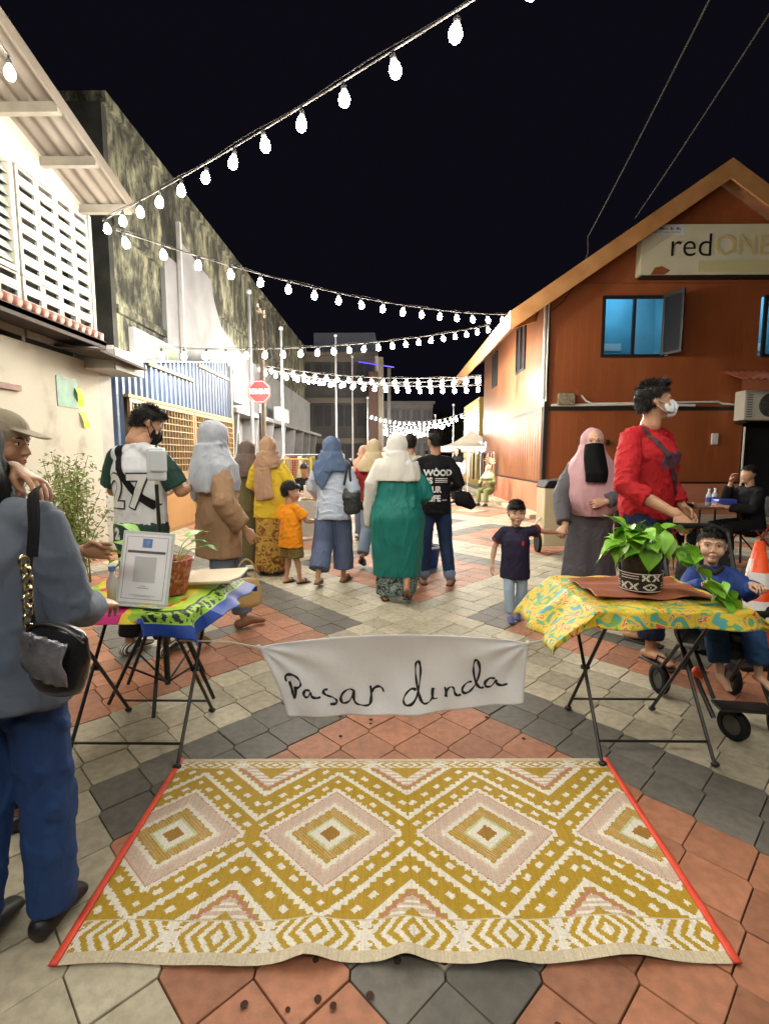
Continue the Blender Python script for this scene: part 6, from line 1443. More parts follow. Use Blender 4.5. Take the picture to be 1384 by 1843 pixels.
for s in 'rl':
    garment(F, 'sleeve_trim', mat('maroon_trim', (.16, .012, .02), rough=.7), lambda mb: limb(mb, [F.J[s + 'sh'].lerp(F.J[s + 'el'], .58), F.J[s + 'sh'].lerp(F.J[s + 'el'], .65)], [.0575, .0585], flat=True), .007, 0)
me = MB().poly([(-.055 + .012 * math.cos(a), .4, .655 + .020 * math.sin(a)) for a in np.linspace(0, 6.28, 12)[:-1]]).mesh('emblem'); decal(F, me, po, (0, -1, 0), 'emblem', m_red_p)
m_lden = denim('light_denim', (.27, .36, .46))
garment(F, 'jeans', m_lden, lambda mb: trousers(mb, F, .93, .088, .074, .066, hip=(.155, .13)), .008, .006, (8, 8, 8), 64)
for s in 'lr': footwear(F, s, mat('blue_clog', (.08, .10, .26), (.11, .13, .32), scale=12, rough=.5), 'shoe')
# ---------------------------------------------------------------- man in red
F = skeleton(1.84, dict(rsh=(.178, -.015, 1.378), lsh=(-.178, -.015, 1.378), rel=(0.326, 0.069, 1.072), rwr=(0.261, 0.349, 0.924), lel=(-.24, -.04, 1.12), lwr=(-.22, .12, .92), ran=(.13, .16, .075), rto=(.18, .32, .03), rkn=(.11, .14, .50), lan=(-.10, -.1, .075), lto=(-.12, .06, .03)))
person('tall man in a red sweatshirt and white mask pushing the stroller', (1.76, 3.53), -148, F, m_skin, 'family at the right table', head=(50, 8, 0), hv=.0045, face_detail=True, hands={'r': dict(d=(-0.058, 0.567, -0.6), palm=(-0.594, -0.572, -0.5), thumb=(0.774, 0.106, 0.3), curl=1.25)})
hair(F, style='quiff', n=2600, length=.024, top=.4, voxel=.005)
mask_on(F, mat('white_mask', (.68, .70, .74), rough=.7))
m_red = cloth_mat('red_fleece', (.40, .012, .018), rough=.8); m_purp = mat('plum_panel', (.13, .035, .07), (.16, .05, .085), scale=10, rough=.8)
def b(mb): torso(mb, F, .86, (.225, .215, .195, .195, .185), (.145, .15, .145, .145, .135)); sleeve(mb, F, 'r', 1.45, .078, .070, .058); sleeve(mb, F, 'l', 1.85, .082, .068, .055)
rd = garment(F, 'sweatshirt', m_red, b, .009, .009, (9, 9, 8), 73)
def b(mb): limb(mb, [F.J['nec'] + V3((0, .012, -.035)), F.J['nec'] + V3((0, .004, -.005))], [.066, .060], 18)
garment(F, 'neckband', m_red, b, .008, 0)
me = MB().poly([(-.12, .5, 1.30), (.10, .5, 1.27), (.10, .5, 1.37), (-.12, .5, 1.40)]).mesh('chest_panel'); decal(F, me, rd, (0, -1, 0), 'chest_panel', m_purp, .003)
strap_on(F, mat('plum_strap', (.07, .035, .045), rough=.7), rd, [(.115, 1.55), (.10, 1.46), (.05, 1.34), (-.03, 1.22), (-.13, 1.10)], .024, (0, -1, 0))
m_navj = denim('navy_denim', (.012, .018, .05))
garment(F, 'jeans', m_navj, lambda mb: trousers(mb, F, .93, .105, .085, .075), .010, .006, (12, 12, 12), 74)
for s in 'lr': footwear(F, s, m_sand)
# ---------------------------------------------------------------- toddler and stroller
st_ = empty('stroller', 'black pushchair with the toddler in blue beside the batik table', 'stroller', (1.70, 2.60, 0), R(-8))
m_strf = mat('stroller_fabric', (.012, .012, .014), (.022, .022, .025), scale=12, rough=.8, bump=.3); m_rub = mat('rubber', (.010, .010, .010), rough=.7, spec=.2); m_hubg = mat('wheel_hub', (.05, .05, .05), rough=.4)
def wheel(x, y, r, w_, rz=0):
    M = Matrix.Translation((x, y, r)) @ Matrix.Rotation(rz, 4, 'Z') @ Matrix.Rotation(R(90), 4, 'Y')
    o = MB().lathe([(r * .62, -w_ / 2), (r * .92, -w_ / 2), (r, -w_ / 4), (r, w_ / 4), (r * .92, w_ / 2), (r * .62, w_ / 2), (r * .62, -w_ / 2)], 28, M=M, cap=False).build('wheel', m_rub, st_, smooth=True)
    MB().lathe([(0, -w_ / 4), (r * .63, -w_ / 3), (r * .63, w_ / 3), (0, w_ / 4)], 20, M=M, cap=False).build('hub', m_hubg, o)
wheel(-.19, .20, .085, .035, R(12)); wheel(.22, .26, .085, .035); wheel(-.02, -.26, .075, .04, R(30)); wheel(.20, -.20, .075, .04, R(-10))
for sx in (-1, 1):
    MB().tube([(sx * .20, .24, .085), (sx * .17, .02, .36), (sx * .17, -.18, .42)], .011, 8).build('frame_tube', m_black, st_)
    MB().tube([(sx * .14 + .04, -.24, .09), (sx * .17, .06, .40), (sx * .18, .34, .92)], .012, 8).build('frame_tube', m_black, st_)
    MB().tube([(sx * .19, .02, .44), (sx * .19, -.05, .55), (sx * .18, -.10, .60)], .010, 8).build('armrest_post', m_black, st_)
MB().tube([(-.18, .34, .92), (-.12, .39, .95), (.12, .39, .95), (.18, .34, .92)], .016, 10).build('push_handle', m_rub, st_)
mb = MB(); limb(mb, [(0, -.14, .38), (0, .03, .36), (0, .10, .42)], [(.15, .03), (.16, .035), (.16, .035)], 16); limb(mb, [(0, .09, .40), (0, .17, .62), (0, .22, .84)], [(.165, .03), (.165, .03), (.13, .025)], 16); me = fuse(mb, .010, 2); wrinkle(me, .004, (10, 10, 8), 5); link('seat', me, m_strf, st_)
MB().tube([Vector(p) for p in catmull([(-.185, -.10, .60), (-.15, -.19, .605), (0, -.225, .61), (.15, -.19, .605), (.185, -.10, .60)], 6)], .016, 10).build('bumper_bar', m_rub, st_, smooth=True)
MB().box(-.12, .12, -.34, -.24, .17, .185).build('footrest', m_black, st_, bevel=.005)
for sx in (-1, 1): MB().tube([(sx * .17, -.16, .40), (sx * .12, -.27, .20)], .010, 8).build('footrest_tube', m_black, st_)
MB().sphere((-.13, -.13, .27), (.035, .03, .03), 12, 8).build('red_latch', mat('orange_plastic', (.75, .09, .02), rough=.4), st_, smooth=True)
F = skeleton(.96, dict(pel=(0, .06, .86), wai=(0, .10, .98), che=(0, .15, 1.14), nec=(0, .17, 1.31), hea=(0, .17, 1.50), rsh=(.165, .15, 1.255), lsh=(-.165, .15, 1.255),
    rel=(.27, .0, 1.09), rwr=(.19, -.24 + .04, 1.22), lel=(-.27, .0, 1.09), lwr=(-.17, -.24 + .04, 1.22), rhi=(.09, .04, .83), lhi=(-.09, .04, .83), rkn=(.16, -.30, .84), lkn=(-.14, -.30, .84), ran=(.17, -.42, .50), lan=(-.14, -.44, .50), rto=(.19, -.60, .42), lto=(-.15, -.62, .42)), True)
for q in F.J: F.J[q].y *= -1
for q in F.J: F.J[q].x *= -1
for a in ('sh', 'el', 'wr', 'hi', 'kn', 'an', 'to'): F.J['r' + a], F.J['l' + a] = F.J['l' + a], F.J['r' + a]
person('barefoot toddler in a blue jacket sitting in the pushchair', (1.71, 2.63, .03), 172, F, m_skin2, 'family at the right table', head=(-20, 4, 0), hv=.004, face_detail=True, voxel=.009, hands={'r': dict(d=(0, 1, .1), palm=(0, -.2, -1), thumb=(-1, 0, 0), curl=.8), 'l': dict(d=(0, 1, .1), palm=(0, -.2, -1), thumb=(1, 0, 0), curl=.8)}, hand_voxel=.0034)
hair(F, style='short', n=2600, length=.016, voxel=.005)
m_bjk = cloth_mat('royal_blue_jacket', (.018, .045, .20), rough=.7); m_bjk2 = cloth_mat('blue_jeans_child', (.025, .075, .20), rough=.8)
def b(mb): torso(mb, F, .82, (.20, .20, .20, .20, .20), (.14, .15, .15, .15, .15)); sleeve(mb, F, 'r', 1.75, .095, .09, .07); sleeve(mb, F, 'l', 1.75, .095, .09, .07)
jk = garment(F, 'jacket', m_bjk, b, .008, .008, (12, 12, 10), 83)
def b(mb): limb(mb, [F.J['nec'] + V3((-.045, .02, -.012)), F.J['nec'] + V3((0, .055, -.03)), F.J['nec'] + V3((.045, .02, -.012))], [.018, .016, .018], 10, side=(0, 0, 1))
garment(F, 'collar', m_strf, b, .006, 0)
me = MB().box(-.004, .004, .3, .302, .585, .66).mesh('zip_fastener'); decal(F, me, jk, (0, -1, 0), 'zip_fastener', m_pvc)
garment(F, 'trousers', m_bjk2, lambda mb: trousers(mb, F, .90, .11, .10, .085, hip=(.17, .15)), .008, .007, (14, 14, 12), 84)
# traffic cones by the stroller
m_cone = mat('cone_orange', (.80, .07, .015), (.85, .10, .02), scale=6, rough=.4)
def cone(label, x, y):
    c = empty('traffic_cone', label, 'traffic cone', (x, y, 0), group='traffic cones behind the pushchair')
    MB().box(-.2, .2, -.2, .2, 0, .03).build('base', m_rub, c, bevel=.01)
    f = lambda z: .155 - .125 * (z - .03) / .70
    MB().lathe([(f(.03), .03), (f(.33), .33), (f(.73) , .73)], 28).build('cone', m_cone, c, smooth=True)
    for z0, z1 in ((.30, .42), (.50, .60)): MB().lathe([(f(z0) + .003, z0), (f(z1) + .003, z1)], 28, cap=False).build('white_band', m_wht, c, smooth=True)
cone('orange traffic cone with white bands just behind the pushchair', 2.42, 3.32); cone('second orange cone partly behind the first at the picture edge', 2.72, 3.75)

# ---------------------------------------------------------------- foreground pair at the left edge
F = skeleton(1.48, dict(wai=(-.01, .005, 1.07), che=(-.025, .01, 1.26), nec=(-.055, -.015, 1.435), hea=(-.10, .02, 1.575), rsh=(.14, -.015, 1.372), lsh=(-.20, -.015, 1.36), rel=(.205, -.02, 1.09), rwr=(.14, .22, 1.04), lel=(-.28, .0, 1.12), lwr=(-.20, .2, 1.0), pel=(-.03, 0, .93), rhi=(.05, 0, .90), lhi=(-.11, 0, .90), ran=(.04, .03, .075), rto=(.05, .13, .03), rkn=(.05, .03, .49), lan=(-.13, -.10, .08), lto=(-.13, .06, .03), lkn=(-.12, .0, .49)))
person('woman in black headscarf, grey-blue top and jeans, back to us at the left edge', (-1.01, 1.31), -2, F, m_skin, voxel=.010, hv=.006, hands={'r': dict(palm=(-.3, 0, -1), thumb=(-1, 0, 0), curl=.5)}, hand_voxel=.0034)
m_top = ramp_mat('grey_blue_top', [(.35, (.085, .115, .175)), (.6, (.135, .15, .18)), (1, (.17, .175, .185))], scale=1.6, rough=.85, bump=.05, bscale=260, detail=3)
def b(mb):
    torso(mb, F, .80, (.19, .19, .185, .20, .21), (.135, .14, .14, .155, .165), hy=-.01); sleeve(mb, F, 'l', 1.7, .08, .075, .06)
garment(F, 'grey_sleeve', m_top, lambda mb: sleeve(mb, F, 'r', 1.7, .068, .064, .054, ins=.7), .008, .006, (6, 6, 5), 95)
crease(m_top, 11, .012, .6)
tp1 = garment(F, 'long_top', m_top, b, .009, .008, (4, 4, 3.2), 93)
m_jean = ramp_mat('blue_jeans', [(.3, (.008, .035, .14)), (.55, (.014, .055, .20)), (1, (.03, .085, .27))], scale=2.6, rough=.85, bump=.06, bscale=420, detail=6)
crease(m_jean, 10, .014, .7)
garment(F, 'jeans', m_jean, lambda mb: trousers(mb, F, 1.0, .092, .080, .076, hip=(.165, .14)), .008, .009, (7, 7, 9), 94)
for s in 'lr': footwear(F, s, m_shoe, 'shoe')
hijab(F, m_niq, [(1.53, .115, .115, -.10, -.045), (1.45, .14, .14, -.10, -.045), (1.38, .15, .155, -.11, -.05), (1.28, .145, .16, -.12, -.055), (1.16, .11, .14, -.12, -.06), (1.06, .07, .10, -.12, -.07)], seed=96, folds=5, dep=.03, wr=.006, drape=False)
for dx in (0, .016):
    q = [F.MH @ Vector(p) for p in ((.05, -.135 + .0, .085), (.085, -.115, .03), (.10, -.085, -.03), (.103, -.07 , -.085))]; MB().tube([p + V3((dx * .8, -dx * .6, 0)) for p in q], .0022, 6).build('scarf_piping', m_pvc, F.o)
bag = empty('crossbody_bag', 'shiny black bag on a chunky gold chain at the left edge', 'bag', (-.765, 1.125, .865), R(-14))
m_pat = mat('black_patent', (.010, .010, .013), (.02, .02, .026), scale=5, rough=.28, bump=.2, bscale=14, coat=.3, bdist=.008)
mb = MB(); limb(mb, [(-.005, 0, -.035), (.0, 0, .03), (.005, 0, .085)], [(.072, .034), (.088, .036), (.082, .026)], 22); me = fuse(mb, .006, 2); wrinkle(me, .002, (6, 6, 6), 9); link('bag_body', me, m_pat, bag)
m_silv = mat('crumpled_silver_leather', (.16, .16, .18), (.34, .34, .38), scale=9, rough=.3, metal=.6, bump=.7, bscale=24, bdist=.012)
mb = MB(); mb.grid([[(-.045 + .115 * i / 12, -.039 - .012 * math.sin(math.pi * j / 10) - .004 * math.sin(i * 1.9 + j), .098 - .105 * j / 10 * (1 - .35 * (i / 12 - .5) ** 2) - .02 * i / 12) for i in range(13)] for j in range(11)]); o = mb.build('bag_flap', m_silv, bag, smooth=True); sd = o.modifiers.new('solid', 'SOLIDIFY'); sd.thickness = .004
MB().tube([Vector(p) for p in catmull([(-.082, -.012, .075), (-.03, -.022, .108), (.04, -.02, .104), (.085, -.01, .07)], 6)], .0028, 6).build('zip_line', m_gold if 'm_gold' in globals() else m_trim, bag)
MB().tube([Vector(p) for p in catmull([(-.060, .0, .085), (-.066, .0, .18), (-.066, .01, .26)], 5)], .004, 6).build('chain_core', m_trim, bag)
MB().tube([Vector(p) for p in catmull([(-.066, .01, .255), (-.076, .03, .33), (-.125, .075, .392), (-.20, .15, .40)], 6)], [(.018, .005)] * 19, 8, side=(1, 0, 0)).build('shoulder_strap', m_blk, bag)
m_gold = mat('gold_chain', (.75, .62, .30), (.8, .72, .5), scale=20, rough=.2, metal=1.0)
for i in range(8):
    c = Vector((-.064 - .003 * math.sin(i), -.004, .090 + i * .0225)); a = R(90) * (i % 2)
    MB().tube([c + Vector((.011 * math.cos(t) * math.cos(a), .011 * math.cos(t) * math.sin(a) - .006, .0155 * math.sin(t))) for t in np.linspace(0, 6.283, 13)[:-1]], .004, 7, closed=True).build('chain_link', m_gold, bag, smooth=True)
# man with cap: his hand rests on her shoulder
F = skeleton(1.50, dict(rsh=(.158, .0, 1.372), rel=(0.294, -0.002, 1.383), rwr=(0.617, 0.03, 1.485), lel=(-.23, .1, 1.1), lwr=(-.10, .3, 1.1)))
person('man in a beige cap with his hand on the black-scarfed woman beside him', (-1.385, 1.79), -50, F, m_skin3, head=(-34, -6, 0), hv=.005, face_detail=True, hands={'r': dict(d=(0.847, 0.464, -0.4), palm=(0.23, -0.193, -1.0), thumb=(0.766, -0.643, 0.2), curl=.38)}, hand_voxel=.0034)
m_gshirt = cloth_mat('grey_green_shirt', (.12, .125, .11), rough=.8)
def b(mb): torso(mb, F, .84, (.20, .19, .18, .18, .185), (.135, .135, .13, .135, .14)); sleeve(mb, F, 'r', 1.35, .075, .065, .05); sleeve(mb, F, 'l', 1.35, .075, .065, .055)
garment(F, 'shirt', m_gshirt, b, .009, .008, (9, 9, 8), 98)
garment(F, 'trousers', m_blk, lambda mb: trousers(mb, F, .94, .10, .085, .075), .011, .005, (12, 12, 12), 99)
hair(F, style='short', n=600)
m_cap = cloth_mat('beige_cap', (.24, .205, .145), rough=.8)
mb = MB(); mb.sphere((0, -.012, .05), (.090, .110, .088), 24, 14); limb(mb, [(0, .075, .058), (0, .12, .048), (0, .165, .036)], [(.070, .008), (.072, .007), (.055, .006)], 16); me = fuse(mb, .005, 2); co = coords(me); 
me.transform(F.MH); link('cap', me, m_cap, F.o)
for s in 'lr': footwear(F, s, m_shoe, 'shoe')

# ---------------------------------------------------------------- smaller figures farther off
def simple(label, loc, face, H, top, bottom, scarf=None, hairm=True, pose=None, skinm=None, head=(0, 0, 0), long=False, child=False, group='shoppers farther down the street', seat=False, mask=None, sleeves=1.8, seed=0, shoes=None):
    F = skeleton(H, pose, child); person(label, loc, face, F, skinm or m_skin, group, head=head, voxel=.014, hv=.008, face_detail=False, hand_voxel=.006)
    def b(mb):
        torso(mb, F, .78 if not seat else F.J['pel'].z / F.k - .05, (.19, .185, .18, .19, .195), (.13, .135, .135, .14, .145)); sleeve(mb, F, 'r', sleeves, .078, .07, .06); sleeve(mb, F, 'l', sleeves, .078, .07, .06)
        if long: rings(mb, [(.98 * F.k, .18 * F.k, .14 * F.k, 0, 0), (.10 * F.k, .21 * F.k, .17 * F.k, 0, 0)], 48, 7, lambda t: .05 * t, seed=seed)
    garment(F, 'top', top, b, .013, .008, (8, 8, 7), seed)
    if not long: garment(F, 'trousers', bottom, lambda mb: trousers(mb, F, .93, .10, .085, .08), .013, .006, (12, 12, 10), seed)
    if scarf is not None: hijab(F, scarf, [(1.53, .115, .11, 0, -.04), (1.45, .16, .135, 0, -.035), (1.38, .215, .155, 0, -.025), (1.28, .225, .165, 0, -.02)], seed=seed, voxel=.012, folds=6, dep=.03) if not seat else hijab(F, scarf, [((F.J['hea'].z / F.k) + q[0] - 1.585, *q[1:3], F.J['hea'].x / F.k, F.J['hea'].y / F.k + q[4]) for q in ((1.53, .115, .11, 0, -.05), (1.45, .16, .135, 0, -.04), (1.36, .215, .155, 0, -.03), (1.28, .22, .16, 0, -.02))], seed=seed, voxel=.012, folds=6, dep=.03)
    elif hairm: hair(F, style='short', n=900, voxel=.007, seed=seed)
    if mask is not None: mask_on(F, mask)
    for s in 'lr': footwear(F, s, shoes or m_shoe, 'shoe')
    return F
m_cream2 = cloth_mat('cream_cotton', (.50, .43, .33)); m_maroon = cloth_mat('maroon_cotton', (.22, .016, .022)); m_ppink = cloth_mat('dusty_pink', (.55, .36, .36)); m_peach = cloth_mat('peach_scarf', (.50, .29, .20)); m_cream3 = cloth_mat('sand_scarf', (.48, .38, .24)); m_ltden = denim('washed_denim', (.17, .22, .32)); m_wshirt = cloth_mat('white_shirt', (.58, .62, .68)); m_mossy = cloth_mat('moss_cloth', (.16, .19, .08))
simple('person with dark hair and cream shirt seen between the white scarf and printed top', (.23, 6.1), 5, 1.62, m_cream2, m_dkden, seed=101)
simple('woman in maroon top and sand headscarf ahead of the teal woman', (-.20, 6.25), -8, 1.55, m_maroon, m_ltden, m_cream3, seed=102, pose=dict(lan=(-.12, -.28, .16), lto=(-.12, -.16, .05), lkn=(-.1, .0, .5)))
simple('woman in dusty pink with a peach headscarf farther along', (-.42, 8.2), 12, 1.52, m_ppink, m_ltden, m_peach, seed=103)
simple('woman in white shirt and black headscarf near the white tent', (1.92, 14.8), 150, 1.58, m_wshirt, m_blk, m_niq, seed=104)
simple('person in black standing by the brown wall behind the red sweatshirt', (2.86, 6.1), 170, 1.64, m_blk, m_blk, seed=105, sleeves=.8)
SEAT = dict(pel=(0, 0, .50), wai=(0, .02, .63), che=(0, .05, .83), nec=(0, .05, 1.0), hea=(0, .09, 1.15), rsh=(.165, .04, .95), lsh=(-.165, .04, .95), rel=(.25, .12, .72), rwr=(.14, .36, .74), lel=(-.25, .12, .72), lwr=(-.14, .36, .74), rhi=(.09, .03, .48), lhi=(-.09, .03, .48), rkn=(.13, .43, .47), lkn=(-.13, .43, .47), ran=(.13, .42, .08), lan=(-.13, .42, .08), rto=(.14, .58, .03), lto=(-.14, .58, .03))
P1 = dict(SEAT); P1.update(rel=(.20, .25, .76), rwr=(.06, .27, 1.06), lel=(-.24, .2, .72), lwr=(-.06, .45, .74))
simple('person in black seated at the drinks table with a hand raised to the mouth', (4.62, 6.55), 95, 1.66, m_blk, m_blk, pose=P1, seat=True, seed=106, group='people seated by the brown wall')
simple('person in black seated with back turned behind the man in red', (3.55, 6.7), -75, 1.62, m_blk, m_blk, pose=SEAT, seat=True, seed=107, group='people seated by the brown wall')
simple('vendor in black shirt and cap seated behind the stall', (-1.55, 9.4), 168, 1.64, m_blk, m_blk, pose=SEAT, seat=True, seed=108, head=(10, -20, 0), sleeves=.8, group='vendors at their stalls')
simple('vendor in moss green sitting low by the clothes rack', (2.75, 14.3), 140, 1.5, m_mossy, m_mossy, m_cream3, pose=SEAT, seat=True, seed=109, group='vendors at their stalls')
simple('vendor in dark red sitting under the white tent', (2.2, 17.5), 170, 1.6, m_maroon, m_blk, pose=SEAT, seat=True, seed=110, group='vendors at their stalls')
simple('far shopper in red top beyond the two flagpoles', (-1.15, 11.6), 160, 1.5, m_red, m_dkden, seed=111)

def copy_person(src, label, loc_, face, H=None):
    """another walker of the same build far down the street"""
    r_ = src.copy(); C.objects.link(r_); r_.location = (*loc_, 0); r_.rotation_euler = (0, 0, R(face)); r_['label'] = label
    if H: r_.scale = (H, H, H)
    for ch_ in list(src.children):
        c_ = ch_.copy(); C.objects.link(c_); c_.parent = r_
        for g_ in ch_.children:
            d_ = g_.copy(); C.objects.link(d_); d_.parent = c_
def by_label(t): return next(o for o in bpy.data.objects if t in str(o.get('label', '')))
wA, wB, wC, wD = by_label('near the white tent'), by_label('dusty pink'), by_label('cream shirt seen'), by_label('far shopper in red')
copy_person(wC, 'cream-shirted walker far down the street left of the tent', (.35, 13.0), 20, .98); copy_person(wB, 'pink-clad walker beside the cream-shirted one far off', (-.1, 12.2), -15, 1.02)
copy_person(wD, 'red-topped walker nearest the far clothes rack', (1.45, 17.2), 10); copy_person(wA, 'black-scarfed walker under the far string lights', (.9, 20), 190, .97); copy_person(wC, 'cream-shirted walker under the far string lights', (1.6, 23), -10); copy_person(wB, 'pink-clad walker at the far end of the street', (.2, 24), 170)
# ================================================================== STALLS AND FURNITURE
def goods_table(label, x, y, w_, d_, h_, cm):
    t = empty('stall_table', label, 'table', (x, y, 0)); MB().box(-w_ / 2, w_ / 2, -d_ / 2, d_ / 2, h_ - .03, h_).build('tabletop', m_wood, t)
    for sx in (-1, 1):
        for sy in (-1, 1): MB().tube([(sx * (w_ / 2 - .04), sy * (d_ / 2 - .04), 0), (sx * (w_ / 2 - .04), sy * (d_ / 2 - .04), h_ - .03)], .015, 8).build('leg', m_black, t)
    o = MB().grid([[(-w_ / 2 - .01 + (w_ + .02) * i / 30, -d_ / 2 - .012 - .01 * math.sin(i * 1.7), h_ + .003 - (h_ - .2) * j / 4) for j in range(5)] for i in range(31)]).build('skirt_cloth', cm, t, smooth=True)
    return t
m_cltw = cloth_mat('stall_cloth', (.45, .42, .38))
goods_table('stall table with plates and flowers between the yellow woman and blue woman', -1.35, 7.6, 1.5, .6, .72, m_cltw)
r_ = random.Random(77)
GC = [(.6, .1, .05), (.7, .5, .05), (.55, .52, .45), (.3, .1, .3), (.1, .25, .12), (.62, .3, .08), (.7, .66, .6)]
gm = [mat('goods_%s' % n_, c, rough=.45) for n_, c in zip(('red', 'yellow', 'cream', 'plum', 'green', 'amber', 'white'), GC)]
for i in range(7):
    x = -1.95 + i * .17; k = i % 7
    p = empty('plate', ('cream', 'white')[i % 2] + ' plate of snacks, number %s from the flower end of the stall' % ('one two three four five six seven'.split()[i]), 'plate', (x, 7.46, .725), group='plates on the stall table')
    MB().lathe([(.04, 0), (.07, .012), (.075, .016), (.04, .006)], 18, cap=False).build('dish', gm[6 if i % 2 else 2], p, smooth=True)
    for q in range(5): MB().sphere((r_.uniform(-.03, .03), r_.uniform(-.03, .03), .02), (.016, .016, .012), 8, 6).build('snack', gm[r_.choice((0, 1, 5))], p, smooth=True)
for i, (x, k, lb) in enumerate(((-1.10, 0, 'red paper gift bag on the stall table'), (-.96, 1, 'yellow paper bag on the stall table'), (-1.25, 6, 'white paper bag on the stall table'))):
    p = empty('paper_bag', lb, 'bag', (x, 7.72, .721), R(10 * i - 10), group='paper bags on the stall table'); MB().box(-.065, .065, -.04, .04, 0, .2).build('bag_body', gm[k], p, bevel=.004); MB().tube([Vector(q) for q in catmull([(-.03, -.041, .2), (-.025, -.041, .26), (.025, -.041, .26), (.03, -.041, .2)], 5)], .004, 6).build('handle', m_rope, p)
fv = empty('flower_vase', 'vase of yellow flowers on the stall table', 'vase', (-1.02, 7.5, .721)); MB().lathe([(.03, 0), (.04, .06), (.025, .12), (.03, .14)], 16).build('vase', gm[6], fv, smooth=True)
for i in range(9):
    a = i * .7; q = Vector((.05 * math.cos(a), .05 * math.sin(a), .22 + .02 * (i % 3))); MB().tube([(0, 0, .12), q], .003, 5).build('stem', m_stem, fv); MB().sphere(tuple(q), (.025, .025, .018), 8, 6).build('flower', gm[1], fv, smooth=True)
goods_table('second stall table in front of the seated vendor', -1.5, 8.9, 1.3, .5, .72, m_cltw)
# yellow barrier fence behind the stall
yf = empty('mesh_fence', 'yellow mesh panel fence behind the stall vendor', 'fence', (-2.55, 10.6, 0)); m_yf = mat('fence_yellow', (.50, .38, .05), rough=.5)
for x in (-.9, 0, .9): MB().tube([(x, 0, 0), (x, 0, 1.35)], .022, 8).build('post', m_yf, yf)
for z in (.15, 1.3): MB().tube([(-.9, 0, z), (.9, 0, z)], .016, 8).build('rail', m_yf, yf)
mb = MB()
for i in range(1, 36): mb.box(-.9 + i * .05 - .002, -.9 + i * .05 + .002, -.002, .002, .15, 1.3)
for i in range(1, 23): mb.box(-.9, .9, -.0045, -.0025, .15 + i * .05 - .002, .15 + i * .05 + .002)
mb.build('wire_mesh', m_yf, yf)
cr = empty('clothes_rail', 'rail of hanging batik clothes behind the stall', 'clothes rail', (-1.75, 11.6, 0))
MB().tube([(-.7, 0, 0), (-.7, 0, 1.4), (.7, 0, 1.4), (.7, 0, 0)], .014, 8).build('rail', m_pole, cr)
for i in range(9):
    cm = [m_tanb, m_maroon, m_cream2, m_taupe, m_mossy, m_olive, m_cream3, m_brown, m_peach][i]
    o = MB().grid([[(-.6 + i * .15 + .02 * math.sin(j) + .05 * s, .10 * math.sin(s * 5) * .3 - .02, 1.36 - .75 * j / 8) for s in np.linspace(-1, 1, 9)] for j in range(9)]).build('garment', cm, cr, smooth=True); sd = o.modifiers.new('solid', 'SOLIDIFY'); sd.thickness = .012
# white tent
m_tent = mat('tent_canvas', (.52, .48, .40), (.6, .56, .47), scale=3, rough=.75)
tn = empty('market_tent', 'white peaked canopy tent by the right-hand kerb', 'tent', (3.05, 19.5, 0)); hw = 1.35
pk = (0, 0, 2.35); ring = [(-hw, -hw, 1.72), (hw, -hw, 1.72), (hw, hw, 1.72), (-hw, hw, 1.72)]
for i in range(4):
    a, b_ = Vector(ring[i]), Vector(ring[(i + 1) % 4]); P = []
    for t in np.linspace(0, 1, 9):
        P.append([a.lerp(Vector(pk), t) .lerp(b_.lerp(Vector(pk), t), s) - Vector((0, 0, .16 * math.sin(math.pi * t))) for s in np.linspace(0, 1, 7)])
    MB().grid(P).build('roof_panel', m_tent, tn, smooth=True); MB().grid([[a.lerp(b_, s) for s in np.linspace(0, 1, 13)], [a.lerp(b_, s) - Vector((0, 0, .18 + .03 * (i_ % 2))) for i_, s in enumerate(np.linspace(0, 1, 13))]]).build('valance', m_tent, tn)
    MB().tube([ring[i], (ring[i][0], ring[i][1], 0)], .02, 8).build('pole', m_pole, tn)
# clothes rack by the timber building
ck = empty('clothes_rack', 'rack of dark and pale clothes by the end of the timber building', 'clothes rack', (2.78, 15.9, 0)); MB().tube([(-.4, 0, 0), (-.4, 0, 1.5), (.4, 0, 1.5), (.4, 0, 0)], .014, 8).build('rail', m_pole, ck)
for i in range(7):
    cm = [m_wshirt, m_blk, m_mossy, m_wshirt, m_blk, m_pale, m_cream2][i]
    o = MB().grid([[(-.33 + i * .11 + .035 * s, .1 * s, 1.46 - .8 * j / 6) for s in np.linspace(-1, 1, 5)] for j in range(7)]).build('garment', cm, ck, smooth=True); sd = o.modifiers.new('solid', 'SOLIDIFY'); sd.thickness = .012
m_bl = mat('blue_fairy_light', (.3, .6, 1), emit=(.25, .55, 1.0), estr=14)
fl = empty('fairy_lights', 'bunch of blue fairy lights hung above the clothes rack', 'fairy lights', (2.72, 15.7, 1.6))
r_ = random.Random(4)
for i in range(16): MB().sphere((r_.uniform(-.2, .2), r_.uniform(-.1, .1), r_.uniform(-.15, .22)), .022, 8, 6).build('lamp', m_bl, fl)
MB().tube([Vector((.2 * math.cos(t), .05 * math.sin(2 * t), .15 * math.sin(t))) for t in np.linspace(0, 6.2, 16)], .004, 5).build('wire', m_cable, fl)
# blue bucket with broom behind the walkers
bk = empty('bucket', 'blue bucket seen between the legs of the man in the printed top', 'bucket', (.47, 6.2, 0)); MB().lathe([(.11, 0), (.14, .24), (.15, .245), (.13, .235), (.10, .01)], 22, cap=False).build('pail', mat('blue_plastic', (.01, .07, .36), rough=.4), bk, smooth=True)
MB().lathe([(.141, .24), (.15, .245), (.15, .27), (.14, .27)], 22, cap=False).build('rim', m_wht, bk, smooth=True); MB().tube([(0, 0, .05), (.02, .05, .9)], .012, 8).build('stick', m_tan, bk)
